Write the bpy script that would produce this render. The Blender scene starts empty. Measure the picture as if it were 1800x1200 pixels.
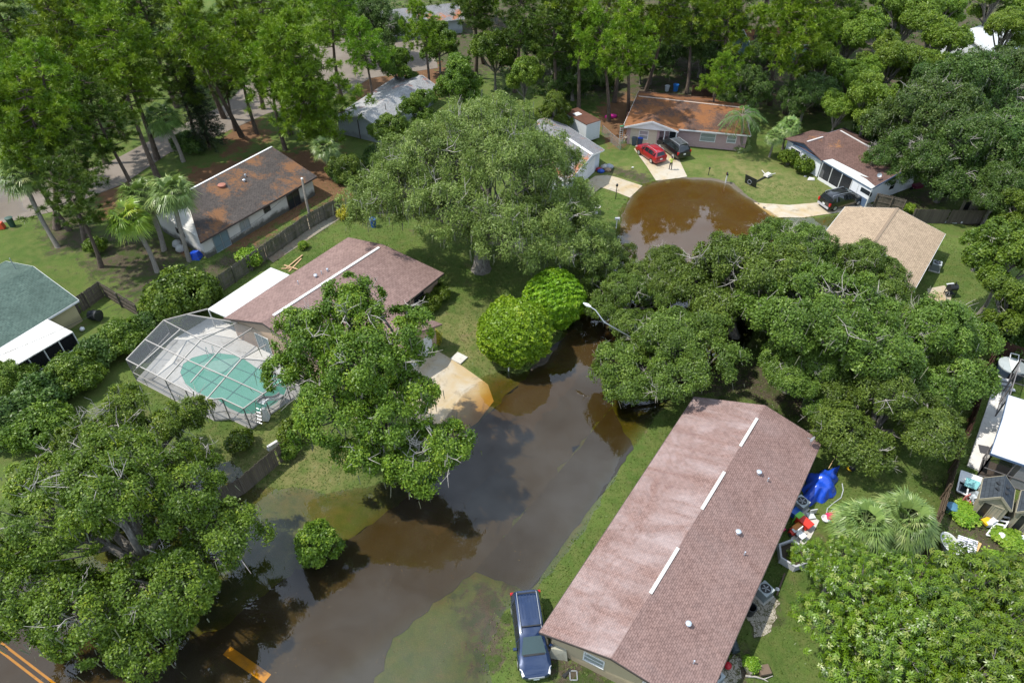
import bpy, math, random
import numpy as np
from mathutils import Vector, Matrix
R = math.radians
sc = bpy.context.scene
COL = sc.collection

# ------------------------------------------------------------------ camera
CAM_H, PITCH, FPX = 40.0, R(42.0), 1200.0          # drone 40 m up, 24 mm lens
cam = bpy.data.cameras.new('camera'); cam.sensor_width = 36.0; cam.lens = 24.0
cam.clip_start = 0.5; cam.clip_end = 6000.0
camo = bpy.data.objects.new('camera', cam); COL.objects.link(camo)
camo.location = (0, 0, CAM_H); camo.rotation_euler = (R(90) - PITCH, 0, 0)
sc.camera = camo
_c, _s = math.cos(PITCH), math.sin(PITCH)

def W(px, py, z=0.0):
    """point of the place at height z that the photograph shows at pixel (px, py) of 1800 x 1200"""
    a = (px - 900) / FPX; b = (600 - py) / FPX
    d = (a, _c + b * _s, -_s + b * _c)
    t = (CAM_H - z) / -d[2]
    return Vector((d[0] * t, d[1] * t, z))

# ------------------------------------------------------------------ sun, sky, exposure
SUN_EL, SUN_DIR = R(59.0), Vector((0.59, -0.03, -1.0)).normalized()
sun = bpy.data.lights.new('sun', 'SUN'); sun.energy = 4.2; sun.angle = R(0.55); sun.color = (1.0, 0.955, 0.88)
suno = bpy.data.objects.new('sun', sun); COL.objects.link(suno)
suno.rotation_euler = SUN_DIR.to_track_quat('-Z', 'Y').to_euler()
world = bpy.data.worlds.new('World'); sc.world = world; world.use_nodes = True
wt = world.node_tree; wt.nodes.clear()
def wn(t, **k):
    n = wt.nodes.new(t)
    for a, b in k.items(): setattr(n, a, b)
    return n
sky = wn('ShaderNodeTexSky', sky_type='NISHITA', sun_disc=False, sun_elevation=SUN_EL, sun_rotation=R(-93))
sky.air_density = 1.0; sky.dust_density = 1.6; sky.ozone_density = 1.0
tc = wn('ShaderNodeTexCoord'); sep = wn('ShaderNodeSeparateXYZ'); wt.links.new(tc.outputs['Generated'], sep.inputs[0])
addz = wn('ShaderNodeMath', operation='ADD'); addz.inputs[1].default_value = 0.12; wt.links.new(sep.outputs[2], addz.inputs[0])
maxz = wn('ShaderNodeMath', operation='MAXIMUM'); maxz.inputs[1].default_value = 0.06; wt.links.new(addz.outputs[0], maxz.inputs[0])
dv = wn('ShaderNodeVectorMath', operation='DIVIDE'); wt.links.new(tc.outputs['Generated'], dv.inputs[0])
cmb = wn('ShaderNodeCombineXYZ')
for i in range(2): wt.links.new(maxz.outputs[0], cmb.inputs[i])
cmb.inputs[2].default_value = 1.0; wt.links.new(cmb.outputs[0], dv.inputs[1])
cn = wn('ShaderNodeTexNoise'); cn.inputs['Scale'].default_value = 2.1; cn.inputs['Detail'].default_value = 9; cn.inputs['Roughness'].default_value = 0.58
CLOUD_OFF = (1.3, 0.0, 0.0)
co = wn('ShaderNodeVectorMath', operation='ADD'); co.inputs[1].default_value = CLOUD_OFF; wt.links.new(dv.outputs[0], co.inputs[0])
wt.links.new(co.outputs[0], cn.inputs['Vector'])
cr = wn('ShaderNodeValToRGB'); cr.color_ramp.elements[0].position = 0.34; cr.color_ramp.elements[1].position = 0.54
wt.links.new(cn.outputs[0], cr.inputs[0])
cn2 = wn('ShaderNodeTexNoise'); cn2.inputs['Scale'].default_value = 5.0; cn2.inputs['Detail'].default_value = 5
wt.links.new(dv.outputs[0], cn2.inputs['Vector'])
cc = wn('ShaderNodeMix', data_type='RGBA'); wt.links.new(cn2.outputs[0], cc.inputs[0])
cc.inputs[6].default_value = (5.6, 7.0, 9.0, 1); cc.inputs[7].default_value = (11.6, 13.6, 16.4, 1)
mx = wn('ShaderNodeMix', data_type='RGBA'); wt.links.new(cr.outputs[0], mx.inputs[0])
wt.links.new(sky.outputs[0], mx.inputs[6]); wt.links.new(cc.outputs[2], mx.inputs[7])
bg = wn('ShaderNodeBackground'); bg.inputs[1].default_value = 0.105
wt.links.new(mx.outputs[2], bg.inputs[0])
wo = wn('ShaderNodeOutputWorld'); wt.links.new(bg.outputs[0], wo.inputs[0])
sc.view_settings.view_transform = 'Standard'; sc.view_settings.look = 'None'
sc.view_settings.exposure = 0.40; sc.view_settings.gamma = 1.0; sc.view_settings.use_curve_mapping = False
sc.cycles.max_bounces = 8; sc.cycles.transparent_max_bounces = 12; sc.cycles.diffuse_bounces = 3

# ------------------------------------------------------------------ node materials
def s2l(c):
    return tuple((x / 255 / 12.92) if x / 255 < 0.04045 else ((x / 255 + 0.055) / 1.055) ** 2.4 for x in c)

class NT:
    def __init__(self, name):
        self.m = bpy.data.materials.new(name); self.m.use_nodes = True
        self.t = self.m.node_tree; self.t.nodes.clear()
        self.out = self.n('ShaderNodeOutputMaterial')
    def n(self, t, ins=None, **k):
        nd = self.t.nodes.new(t)
        for a, b in k.items(): setattr(nd, a, b)
        for i, v in (ins or {}).items(): self.set(nd.inputs[i], v)
        return nd
    def set(self, sock, v):
        if hasattr(v, 'is_output'): self.t.links.new(v, sock)
        elif isinstance(v, (tuple, list)) and len(v) == 3 and sock.type == 'RGBA': sock.default_value = (*v, 1)
        else: sock.default_value = v
    def coord(self, which='Object'): return self.n('ShaderNodeTexCoord').outputs[which]
    def pos(self): return self.n('ShaderNodeNewGeometry').outputs['Position']
    def uv(self): return self.n('ShaderNodeUVMap').outputs[0]
    def noise(self, vec, scale, detail=4, rough=.55, dist=0.0):
        return self.n('ShaderNodeTexNoise', {'Vector': vec, 'Scale': scale, 'Detail': detail, 'Roughness': rough, 'Distortion': dist}).outputs[0]
    def ramp(self, fac, a, b, ca=(0, 0, 0), cb=(1, 1, 1)):
        r = self.n('ShaderNodeValToRGB', {0: fac}); e = r.color_ramp.elements
        e[0].position = a; e[1].position = b; e[0].color = (*ca, 1); e[1].color = (*cb, 1)
        return r.outputs[0]
    def mix(self, f, a, b, mode='MIX'):
        nd = self.n('ShaderNodeMix', data_type='RGBA', blend_type=mode)
        self.set(nd.inputs[0], f); self.set(nd.inputs[6], a); self.set(nd.inputs[7], b)
        return nd.outputs[2]
    def math(self, op, a, b=0.0):
        return self.n('ShaderNodeMath', {0: a, 1: b}, operation=op).outputs[0]
    def mapping(self, vec, scale=(1, 1, 1), loc=(0, 0, 0), rot=(0, 0, 0)):
        return self.n('ShaderNodeMapping', {'Vector': vec, 'Scale': scale, 'Location': loc, 'Rotation': rot}).outputs[0]
    def bump(self, h, strength=.3, dist=.05):
        return self.n('ShaderNodeBump', {'Height': h, 'Strength': strength, 'Distance': dist}).outputs[0]
    def bsdf(self, col, rough=.7, spec=.3, metal=0.0, normal=None, **k):
        nd = self.n('ShaderNodeBsdfPrincipled')
        self.set(nd.inputs['Base Color'], col); self.set(nd.inputs['Roughness'], rough)
        self.set(nd.inputs['Specular IOR Level'], spec); self.set(nd.inputs['Metallic'], metal)
        if normal is not None: self.set(nd.inputs['Normal'], normal)
        for i, v in k.items(): self.set(nd.inputs[i.replace('_', ' ')], v)
        return nd.outputs[0]
    def done(self, sh):
        self.t.links.new(sh, self.out.inputs[0]); return self.m

_mats = {}
def M(name, col, rough=.6, spec=.3, metal=0., var=.18, scale=4., bump=0., dirt=0., dirtcol=(.06, .05, .035), coat=0.):
    """plain painted / moulded / concrete stuff with a little wear; col is a linear base colour"""
    if name in _mats: return _mats[name]
    t = NT(name); p = t.pos()
    n1 = t.noise(p, scale, 6, .6)
    c = t.mix(n1, tuple(x * (1 - var) for x in col), tuple(min(1, x * (1 + var)) for x in col))
    if dirt:
        d = t.ramp(t.noise(p, scale * .35, 7, .65, .4), .52, .72)
        c = t.mix(t.math('MULTIPLY', d, dirt), c, dirtcol)
    nm = t.bump(t.noise(p, scale * 6, 3), bump, .02) if bump else None
    k = {'Coat_Weight': coat, 'Coat_Roughness': .05} if coat else {}
    _mats[name] = t.done(t.bsdf(c, rough, spec, metal, nm, **k)); return _mats[name]

# ------------------------------------------------------------------ objects and tags
def tag(o, label=None, cat=None, group=None, kind=None):
    if label: o['label'] = label
    if cat: o['category'] = cat
    if group: o['group'] = group
    if kind: o['kind'] = kind
    return o

def thing(name, label, cat, loc=(0, 0, 0), rz=0.0, group=None):
    o = bpy.data.objects.new(name, None); COL.objects.link(o); o.empty_display_size = .3
    o.location = loc; o.rotation_euler = (0, 0, rz)
    return tag(o, label, cat, group)

class MB:
    """collects polygons (world coordinates, or local ones when the parent is turned) and links them as one mesh"""
    def __init__(s): s.v = []; s.f = []; s.m = []
    def poly(s, pts, mi=0):
        b = len(s.v); s.v += [tuple(p) for p in pts]; s.f.append(tuple(range(b, b + len(pts)))); s.m.append(mi); return s
    def hexa(s, p, mi=0):
        b = len(s.v); s.v += [tuple(q) for q in p]
        for q in ((3, 2, 1, 0), (4, 5, 6, 7), (0, 1, 5, 4), (1, 2, 6, 5), (2, 3, 7, 6), (3, 0, 4, 7)):
            s.f.append(tuple(b + i for i in q)); s.m.append(mi)
        return s
    def obox(s, o, ax, ay, az, mi=0):
        o, ax, ay, az = map(Vector, (o, ax, ay, az))
        return s.hexa([o, o + ax, o + ax + ay, o + ay, o + az, o + ax + az, o + ax + ay + az, o + ay + az], mi)
    def box(s, c, sz, rz=0., mi=0, taper=1.0):
        x, y, z = sz; cr, sr = math.cos(rz), math.sin(rz); p = []
        for k, tp in ((0, 1.0), (1, taper)):
            for a, b in ((-1, -1), (1, -1), (1, 1), (-1, 1)):
                u, v = a * x / 2 * tp, b * y / 2 * tp
                p.append((c[0] + u * cr - v * sr, c[1] + u * sr + v * cr, c[2] - z / 2 + k * z))
        return s.hexa(p, mi)
    def bar(s, p, q, w=.05, h=.05, mi=0, up=(0, 0, 1)):
        p, q = Vector(p), Vector(q); d = (q - p).normalized(); u = Vector(up)
        if abs(d.dot(u)) > .98: u = Vector((1, 0, 0))
        sd = d.cross(u).normalized(); u = sd.cross(d).normalized(); a, b = sd * w / 2, u * h / 2
        return s.hexa([p - a - b, p + a - b, p + a + b, p - a + b, q - a - b, q + a - b, q + a + b, q - a + b], mi)
    def tube(s, pts, rad, n=6, mi=0, cap=True):
        pts = [Vector(p) for p in pts]; rings = []; b = len(s.v)
        if not hasattr(rad, '__len__'): rad = [rad] * len(pts)
        ref = None
        for i, p in enumerate(pts):
            d = (pts[min(i + 1, len(pts) - 1)] - pts[max(i - 1, 0)])
            d = d.normalized() if d.length > 1e-9 else Vector((0, 0, 1))
            if ref is None: ref = Vector((1, 0, 0)) if abs(d.x) < .8 else Vector((0, 1, 0))
            a = (ref - d * ref.dot(d)).normalized(); c = d.cross(a); ref = a
            for k in range(n):
                t = 2 * math.pi * k / n; s.v.append(tuple(p + (a * math.cos(t) + c * math.sin(t)) * rad[i]))
        for i in range(len(pts) - 1):
            for k in range(n):
                k2 = (k + 1) % n
                s.f.append((b + i * n + k, b + i * n + k2, b + (i + 1) * n + k2, b + (i + 1) * n + k)); s.m.append(mi)
        if cap:
            s.f.append(tuple(b + k for k in range(n))[::-1]); s.m.append(mi)
            e = b + (len(pts) - 1) * n; s.f.append(tuple(e + k for k in range(n))); s.m.append(mi)
        return s
    def lathe(s, c, prof, n=14, mi=0, sx=1., sy=1.):
        b = len(s.v)
        for r, z in prof:
            for k in range(n):
                t = 2 * math.pi * k / n; s.v.append((c[0] + r * sx * math.cos(t), c[1] + r * sy * math.sin(t), c[2] + z))
        for i in range(len(prof) - 1):
            for k in range(n):
                k2 = (k + 1) % n
                s.f.append((b + i * n + k, b + i * n + k2, b + (i + 1) * n + k2, b + (i + 1) * n + k)); s.m.append(mi)
        s.f.append(tuple(b + k for k in range(n))[::-1]); s.m.append(mi)
        e = b + (len(prof) - 1) * n; s.f.append(tuple(e + k for k in range(n))); s.m.append(mi)
        return s
    def prism(s, poly, z0, z1, mi=0):
        n = len(poly); b = len(s.v)
        s.v += [(p[0], p[1], z0) for p in poly] + [(p[0], p[1], z1) for p in poly]
        ar = sum(poly[i][0] * poly[(i + 1) % n][1] - poly[(i + 1) % n][0] * poly[i][1] for i in range(n))
        fl = (lambda t: t) if ar > 0 else (lambda t: t[::-1])
        s.f.append(fl(tuple(b + i for i in range(n))[::-1])); s.f.append(fl(tuple(b + n + i for i in range(n)))); s.m += [mi, mi]
        for i in range(n):
            j = (i + 1) % n; s.f.append(fl((b + i, b + j, b + n + j, b + n + i))); s.m.append(mi)
        return s
    def build(s, name, mats, parent=None, smooth=0., uvrot=0.):
        off = Vector((0, 0, 0)); q = parent
        while q is not None: off += q.location; q = q.parent
        if parent is not None and parent.rotation_euler.z != 0: off = Vector((0, 0, 0))
        elif parent is not None and parent.parent is not None and parent.parent.rotation_euler.z != 0: off = Vector((0, 0, 0))
        me = bpy.data.meshes.new(name)
        me.from_pydata([(v[0] - off.x, v[1] - off.y, v[2] - off.z) for v in s.v], [], s.f)
        if not isinstance(mats, (list, tuple)): mats = [mats]
        for m in mats: me.materials.append(m)
        me.polygons.foreach_set('material_index', s.m)
        uvl = me.uv_layers.new(name='UVMap')
        dat = np.zeros((len(me.loops), 2))
        for p in me.polygons:
            n = p.normal; u = Vector((-n.y, n.x, 0))
            u = u.normalized() if u.length > .08 else Vector((1, 0, 0))
            w = n.cross(u)
            for li in p.loop_indices:
                co = s.v[me.loops[li].vertex_index]; co = Vector(co)
                dat[li] = (co.dot(u), co.dot(w))
        uvl.data.foreach_set('uv', dat.ravel())
        if smooth:
            me.polygons.foreach_set('use_smooth', [True] * len(me.polygons)); me.set_sharp_from_angle(angle=R(smooth))
        o = bpy.data.objects.new(name, me); COL.objects.link(o); o.parent = parent
        return o

def copy_tree(o, parent=None):
    c = o.copy(); COL.objects.link(c); c.parent = parent
    for ch in list(o.children): copy_tree(ch, c)
    return c
# ------------------------------------------------------------------ terrain: one sheet, hollow where the flood stands
def PXW(pts, z=0.): return [tuple(W(a, b, z))[:2] for a, b in pts]
FLOOD = [PXW(p) for p in (
    [(-260, 1010), (120, 1010), (250, 900), (345, 835), (405, 812), (425, 838), (452, 862), (520, 858), (585, 868), (650, 850), (715, 832), (755, 790),
     (772, 742), (800, 705), (828, 668), (850, 655), (885, 648), (905, 655), (960, 632), (1000, 575), (1030, 520), (1062, 470), (1085, 440), (1084, 400), (1094, 360),
     (1110, 345), (1128, 328), (1160, 316), (1205, 312), (1250, 313), (1292, 322), (1312, 345), (1342, 362), (1375, 382), (1440, 380), (1500, 374), (1470, 420),
     (1390, 470), (1335, 540), (1300, 640), (1230, 668), (1170, 712), (1140, 752), (1118, 792), (1075, 850), (1020, 930), (968, 1012), (938, 1044),
     (905, 1062), (880, 1100), (852, 1150), (860, 1210), (900, 1300), (-260, 1300)],
    [(-60, 300), (22, 305), (40, 345), (58, 372), (18, 388), (-60, 384)],
    [(1628, 302), (1664, 306), (1690, 330), (1662, 345), (1640, 330)],
    [(1676, -20), (1752, -20), (1748, 30), (1712, 36), (1690, 20)],
    [(1640, 378), (1800, 380), (1800, 404), (1700, 400)],
)]
def sdist(x, y, poly):
    x = np.asarray(x, float); y = np.asarray(y, float)
    d = np.full(x.shape, 1e9); inside = np.zeros(x.shape, bool); n = len(poly)
    for i in range(n):
        ax, ay = poly[i]; bx, by = poly[(i + 1) % n]; ex, ey = bx - ax, by - ay
        t = np.clip(((x - ax) * ex + (y - ay) * ey) / (ex * ex + ey * ey + 1e-12), 0, 1)
        d = np.minimum(d, np.hypot(x - ax - t * ex, y - ay - t * ey))
        c = ((ay > y) != (by > y)) & (x < (bx - ax) * (y - ay) / (by - ay + 1e-12) + ax); inside ^= c
    return np.where(inside, -d, d)
def wob(x, y):
    return (np.sin(x * 1.3 + 1.7 * np.sin(y * .7)) * np.sin(y * 1.1 + 1.3 * np.sin(x * .9)) * .6 + np.sin(x * .37 + 2) * np.sin(y * .31 + 1) +
            .35 * np.sin(x * 3.1 + 2 * np.sin(y * 1.9)) * np.sin(y * 2.7 + x))
def hgt(x, y):
    x = np.asarray(x, float); y = np.asarray(y, float)
    sd = np.full(x.shape, 1e9)
    for i, p in enumerate(FLOOD): sd = np.minimum(sd, sdist(x, y, p))
    sd = sd + wob(x, y) * .3
    deep = np.zeros(x.shape)
    for p in DEEP: deep = np.maximum(deep, np.clip(.5 - sdist(x, y, p) / 1.2, 0, 1))
    return np.where(sd < 0, np.maximum(sd * (.08 + .08 * deep), -.052 - .123 * deep), np.minimum(sd * .06, .2 + np.minimum(np.maximum(sd - 5, 0) * .002, .05)))
DEEP = [PXW(p, -.1) for p in ([(-200, 1300), (-200, 1080), (330, 1120), (600, 968), (697, 880), (845, 700), (985, 520), (1088, 420), (1108, 340), (1200, 308), (1310, 340), (1375, 390), (1320, 480), (1200, 600), (1125, 775), (935, 1040), (838, 1005), (700, 1100), (560, 1210), (560, 1300)],)]
def hz(x, y): return float(hgt(np.array([x]), np.array([y]))[0])
def G(px, py, lift=0.):
    p = W(px, py, .2)
    for _ in range(3): p = W(px, py, hz(p.x, p.y))
    p.z += lift; return p

def blend(x, y, poly, soft): return np.clip(.5 - (sdist(x, y, poly) + wob(x * .8, y * .8) * soft * .25) / (soft * 2.2), 0, 1)
ZONE_DIRT_SHADE = [(PXW(p, .25), s) for p, s in (
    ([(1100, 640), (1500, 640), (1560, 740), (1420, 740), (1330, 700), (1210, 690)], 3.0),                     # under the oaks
    ([(440, 432), (600, 350), (610, 372), (470, 462), (385, 490), (330, 480)], 1.5),                            # yard behind the white house
    ([(1310, 1060), (1362, 1035), (1375, 1100), (1330, 1120)], .8), ([(1230, 1160), (1310, 1130), (1340, 1230), (1210, 1230)], 1.),
    ([(955, 1120), (1060, 1180), (1110, 1230), (1000, 1230), (950, 1160)], 1.0),
    ([(1560, 340), (1640, 330), (1700, 350), (1600, 372), (1540, 365)], 2.),
    ([(190, 390), (330, 440), (260, 520), (110, 480)], 5.), ([(60, 380), (150, 370), (170, 440), (90, 450)], 2.5), ([(440, 440), (590, 345), (600, 365), (470, 465), (390, 495)], 1.0), ([(1690, 870), (1790, 870), (1800, 1000), (1680, 1000)], 3.),  # patches below the left pines: bare soil plus tree shade put into the colour
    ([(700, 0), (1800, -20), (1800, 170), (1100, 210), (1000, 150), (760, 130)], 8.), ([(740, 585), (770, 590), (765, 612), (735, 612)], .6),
    ([(820, 1030), (900, 1010), (880, 1140), (840, 1160)], 2.5), ([(1055, 290), (1140, 300), (1150, 325), (1060, 300)], 1.5))]
ZONE_STRAW = [(PXW(p, .25), s) for p, s in (
    ([(330, 300), (600, 250), (610, 345), (560, 350), (440, 430), (330, 440)], 2.5), ([(610, 130), (770, 110), (790, 170), (640, 200)], 4.),
    ([(1040, 190), (1110, 160), (1110, 240), (1075, 260)], 2.), ([(170, 330), (230, 320), (240, 380), (190, 380)], 2.), ([(390, 200), (450, 190), (480, 240), (400, 270)], 3.))]
ZONE_DRY = [(PXW(p, .25), s) for p, s in (
    ([(1205, 290), (1300, 280), (1450, 320), (1440, 360), (1340, 350), (1290, 318)], 3.), ([(760, 560), (850, 540), (870, 640), (800, 630)], 2.),
    ([(360, 800), (480, 760), (620, 800), (560, 880), (420, 830)], 2.), ([(1050, 300), (1110, 290), (1120, 320)], 2.))]
def grid_axis(a, b, step, far):
    core = list(np.arange(a, b + step / 2, step)); o = []; d = step; x = core[-1]
    while x < far: d *= 1.6; x += d; o.append(x)
    l = []; d = step; x = core[0]
    while x > -far: d *= 1.6; x -= d; l.append(x)
    return np.array(l[::-1] + core + o)
gx = grid_axis(-92, 92, .5, 2500.); gy = grid_axis(6, 132, .5, 2500.)
XX, YY = np.meshgrid(gx, gy); ZZ = hgt(XX, YY)
def np_mesh(name, verts, quads, mats, parent=None, fattr=None, cattr=None, smooth=False):
    me = bpy.data.meshes.new(name); nv, nf = len(verts), len(quads)
    me.vertices.add(nv); me.vertices.foreach_set('co', np.asarray(verts, np.float32).ravel())
    me.loops.add(nf * 4); me.loops.foreach_set('vertex_index', np.asarray(quads, np.int32).ravel())
    me.polygons.add(nf); me.polygons.foreach_set('loop_start', np.arange(0, nf * 4, 4, dtype=np.int32))
    if smooth: me.polygons.foreach_set('use_smooth', np.ones(nf, bool))
    me.update(calc_edges=True)
    if fattr is not None:
        a = me.attributes.new('rnd', 'FLOAT', 'FACE'); a.data.foreach_set('value', np.asarray(fattr, np.float32))
    if cattr is not None:
        a = me.attributes.new('zone', 'FLOAT_COLOR', 'POINT'); a.data.foreach_set('color', np.asarray(cattr, np.float32).ravel())
    for m in (mats if isinstance(mats, (list, tuple)) else [mats]): me.materials.append(m)
    o = bpy.data.objects.new(name, me); COL.objects.link(o); o.parent = parent
    return o
def zmask(zs):
    m = np.zeros(XX.shape)
    for p, s in zs: m = np.maximum(m, blend(XX, YY, p, s))
    return m
ny, nx = XX.shape
idx = np.arange(nx * ny).reshape(ny, nx)
quads = np.stack([idx[:-1, :-1], idx[:-1, 1:], idx[1:, 1:], idx[1:, :-1]], -1).reshape(-1, 4)
zone = np.stack([zmask(ZONE_DIRT_SHADE), zmask(ZONE_STRAW), zmask(ZONE_DRY), np.ones(XX.shape)], -1).reshape(-1, 4)

def mat_ground():
    t = NT('lawn and soil'); p = t.pos()
    z = t.n('ShaderNodeAttribute', attribute_name='zone').outputs['Color']
    sp = t.n('ShaderNodeSeparateColor', {0: z}); r, g, b = sp.outputs[0], sp.outputs[1], sp.outputs[2]
    big = t.noise(p, .16, 5, .6, .6); mid = t.noise(p, 1.1, 6, .65, .3); fine = t.noise(p, 14., 4, .7); vfine = t.noise(p, 38., 2, .7)
    grass = t.mix(t.ramp(big, .35, .66), (.060, .105, .020), (.115, .165, .036))
    grass = t.mix(t.ramp(mid, .42, .70), grass, (.135, .150, .045))
    grass = t.mix(t.ramp(fine, .40, .72), grass, t.mix(.5, grass, (.03, .058, .012)))
    grass = t.mix(t.math('MULTIPLY', t.ramp(t.noise(p, 1.7, 8, .75, .5), .48, .70), .40), grass, (.045, .075, .016))
    grass = t.mix(t.ramp(vfine, .52, .8), grass, (.17, .22, .06))
    grass = t.mix(t.math('MULTIPLY', b, t.ramp(mid, .3, .62)), grass, (.20, .185, .075))
    bald = t.ramp(t.noise(p, .55, 7, .7, .5), .60, .70)
    grass = t.mix(t.math('MULTIPLY', bald, .75), grass, (.14, .105, .06))
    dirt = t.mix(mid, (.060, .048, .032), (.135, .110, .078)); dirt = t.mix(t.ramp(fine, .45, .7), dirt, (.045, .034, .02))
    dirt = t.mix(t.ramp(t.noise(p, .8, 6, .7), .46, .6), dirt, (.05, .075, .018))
    straw = t.mix(mid, (.125, .070, .038), (.215, .118, .062)); straw = t.mix(t.ramp(fine, .5, .8), straw, (.08, .042, .022))
    wobn = t.math('MULTIPLY', t.math('SUBTRACT', t.noise(p, .8, 8, .72, .4), .5), 1.9)
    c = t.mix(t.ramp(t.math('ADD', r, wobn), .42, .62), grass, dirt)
    c = t.mix(t.ramp(t.math('ADD', g, wobn), .42, .60), c, straw)
    h = t.math('ADD', t.math('MULTIPLY', fine, .6), t.math('MULTIPLY', vfine, .5))
    return t.done(t.bsdf(c, .92, .12, 0., t.bump(h, .9, .10)))
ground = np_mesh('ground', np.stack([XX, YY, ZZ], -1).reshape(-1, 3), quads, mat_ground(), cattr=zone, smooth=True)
tag(ground, kind='structure')

def mat_water():
    t = NT('flood water'); p = t.pos()
    rip = t.noise(t.mapping(p, (1, 1.6, 1)), .7, 3, .5, .5); sm = t.noise(p, 1.7, 2, .5)
    nr = t.bump(t.math('ADD', rip, t.math('MULTIPLY', sm, .15)), .012, .12)
    fr = t.n('ShaderNodeFresnel', {'IOR': 1.62, 'Normal': nr}).outputs[0]
    gl = t.n('ShaderNodeBsdfGlossy', {'Color': (1, 1, 1), 'Roughness': .015, 'Normal': nr}).outputs[0]
    silt = t.n('ShaderNodeBsdfDiffuse', {'Color': (.16, .145, .115)}).outputs[0]
    tr = t.n('ShaderNodeBsdfTransparent', {'Color': (.97, .94, .86)}).outputs[0]
    cl = t.ramp(t.noise(p, .22, 6, .6, 1.), .3, .75)
    body = t.n('ShaderNodeMixShader', {0: t.math('MULTIPLY', cl, .13), 1: tr, 2: silt}).outputs[0]
    sh = t.n('ShaderNodeMixShader', {0: fr, 1: body, 2: gl}).outputs[0]
    vol = t.n('ShaderNodeVolumeAbsorption', {'Color': (.87, .70, .14), 'Density': 6.5}).outputs[0]
    t.t.links.new(vol, t.out.inputs['Volume'])
    return t.done(sh)
wb = MB(); wb.prism([(-75, 8), (75, 8), (75, 125), (-75, 125)], -1.2, 0.0)
water = tag(wb.build('flood_water', mat_water()), kind='structure')

# ------------------------------------------------------------------ paved things, draped on the terrain
import bmesh
def clip_grid(poly, step):
    bm = bmesh.new(); bm.faces.new([bm.verts.new((x, y, 0)) for x, y in poly])
    if bm.faces[:][0].normal.z < 0: bmesh.ops.reverse_faces(bm, faces=bm.faces[:])
    bmesh.ops.triangulate(bm, faces=bm.faces[:])
    xs = [v.co.x for v in bm.verts]; ys = [v.co.y for v in bm.verts]
    for ax, lo, hi in ((0, min(xs), max(xs)), (1, min(ys), max(ys))):
        k = math.floor(lo / step) * step + step
        while k < hi:
            no = (1, 0, 0) if ax == 0 else (0, 1, 0); co = (k, 0, 0) if ax == 0 else (0, k, 0)
            bmesh.ops.bisect_plane(bm, geom=bm.verts[:] + bm.edges[:] + bm.faces[:], plane_co=co, plane_no=no)
            k += step
    bmesh.ops.dissolve_limit(bm, angle_limit=R(.1), verts=[], edges=[]) if False else None
    return bm
def ragged(poly, amp=.14, step=.45):
    o = []; rg = random.Random(5)
    for i in range(len(poly)):
        a, b = poly[i], poly[(i + 1) % len(poly)]; L = math.hypot(b[0] - a[0], b[1] - a[1]); k = max(1, int(L / step)); n_ = ((b[1] - a[1]) / L, -(b[0] - a[0]) / L)
        for j in range(k):
            f = j / k; d = (rg.gauss(0, 1) * .5 + math.sin(f * L * .9) * .6 + math.sin(f * L * 2.3) * .4) * amp if j else 0; o.append((a[0] + (b[0] - a[0]) * f + n_[0] * d, a[1] + (b[1] - a[1]) * f + n_[1] * d))
    return o
def drape(name, poly, mat, lift=.02, step=.5, thick=0., hmin=None):
    bm = clip_grid(poly, step); vs = bm.verts[:]
    z = hgt(np.array([v.co.x for v in vs]), np.array([v.co.y for v in vs]))
    for v, q in zip(vs, z): v.co.z = (q if hmin is None else max(q, hmin)) + lift
    me = bpy.data.meshes.new(name); bm.normal_update(); bm.to_mesh(me); bm.free()
    for f in me.polygons: f.use_smooth = True
    me.materials.append(mat); o = bpy.data.objects.new(name, me); COL.objects.link(o)
    return tag(o, kind='structure')

def mat_asphalt(name, c0, c1, crack=.5, leaf=0.):
    t = NT(name); p = t.pos()
    c = t.mix(t.noise(p, .35, 6, .6, .4), c0, c1); c = t.mix(t.math('MULTIPLY', t.noise(p, 30, 3, .8), .5), c, tuple(x * .55 for x in c0))
    v = t.n('ShaderNodeTexVoronoi', {'Vector': p, 'Scale': .35, 'Randomness': 1.}, feature='DISTANCE_TO_EDGE').outputs[0]
    c = t.mix(t.math('MULTIPLY', t.ramp(v, .004, .012, (1, 1, 1), (0, 0, 0)), crack), c, tuple(x * .35 for x in c0))
    if leaf:
        l = t.ramp(t.noise(p, 6.5, 4, .8, .6), .66, .70); l2 = t.ramp(t.noise(p, .5, 4, .6), .5, .62)
        c = t.mix(t.math('MULTIPLY', t.math('MULTIPLY', l, l2), leaf), c, (.20, .12, .05))
    return t.done(t.bsdf(c, .9, .2, 0., t.bump(t.noise(p, 40, 2), .3, .02)))
def mat_concrete(name, c0, c1, stain=.6, staincol=(.32, .19, .06), joint=0.):
    t = NT(name); p = t.pos()
    c = t.mix(t.noise(p, .8, 6, .6), c0, c1)
    c = t.mix(t.math('MULTIPLY', t.ramp(t.noise(p, .33, 6, .62, .6), .40, .66), stain), c, staincol)
    c = t.mix(t.math('MULTIPLY', t.ramp(t.noise(p, .9, 7, .7, .9), .54, .70), .6), c, (.13, .105, .065))
    c = t.mix(t.math('MULTIPLY', t.noise(p, 22, 3, .7), .25), c, tuple(x * .6 for x in c0))
    return t.done(t.bsdf(c, .85, .25, 0., t.bump(t.noise(p, 25, 2), .15, .02)))
A_ROAD = mat_asphalt('worn asphalt', (.046, .0445, .041), (.068, .065, .060), .12, .9)
A_PAD = mat_asphalt('dark asphalt', (.038, .037, .036), (.052, .051, .049), .1, .6)
A_LANE = mat_asphalt('brown lane', (.060, .051, .039), (.082, .070, .054), .1, .8)
C_YEL = mat_concrete('tannin stained concrete', (.40, .355, .28), (.50, .45, .37), .75, (.40, .27, .10))
C_PLAIN = mat_concrete('pale concrete', (.50, .48, .43), (.60, .58, .53), .25, (.35, .30, .22))
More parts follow.
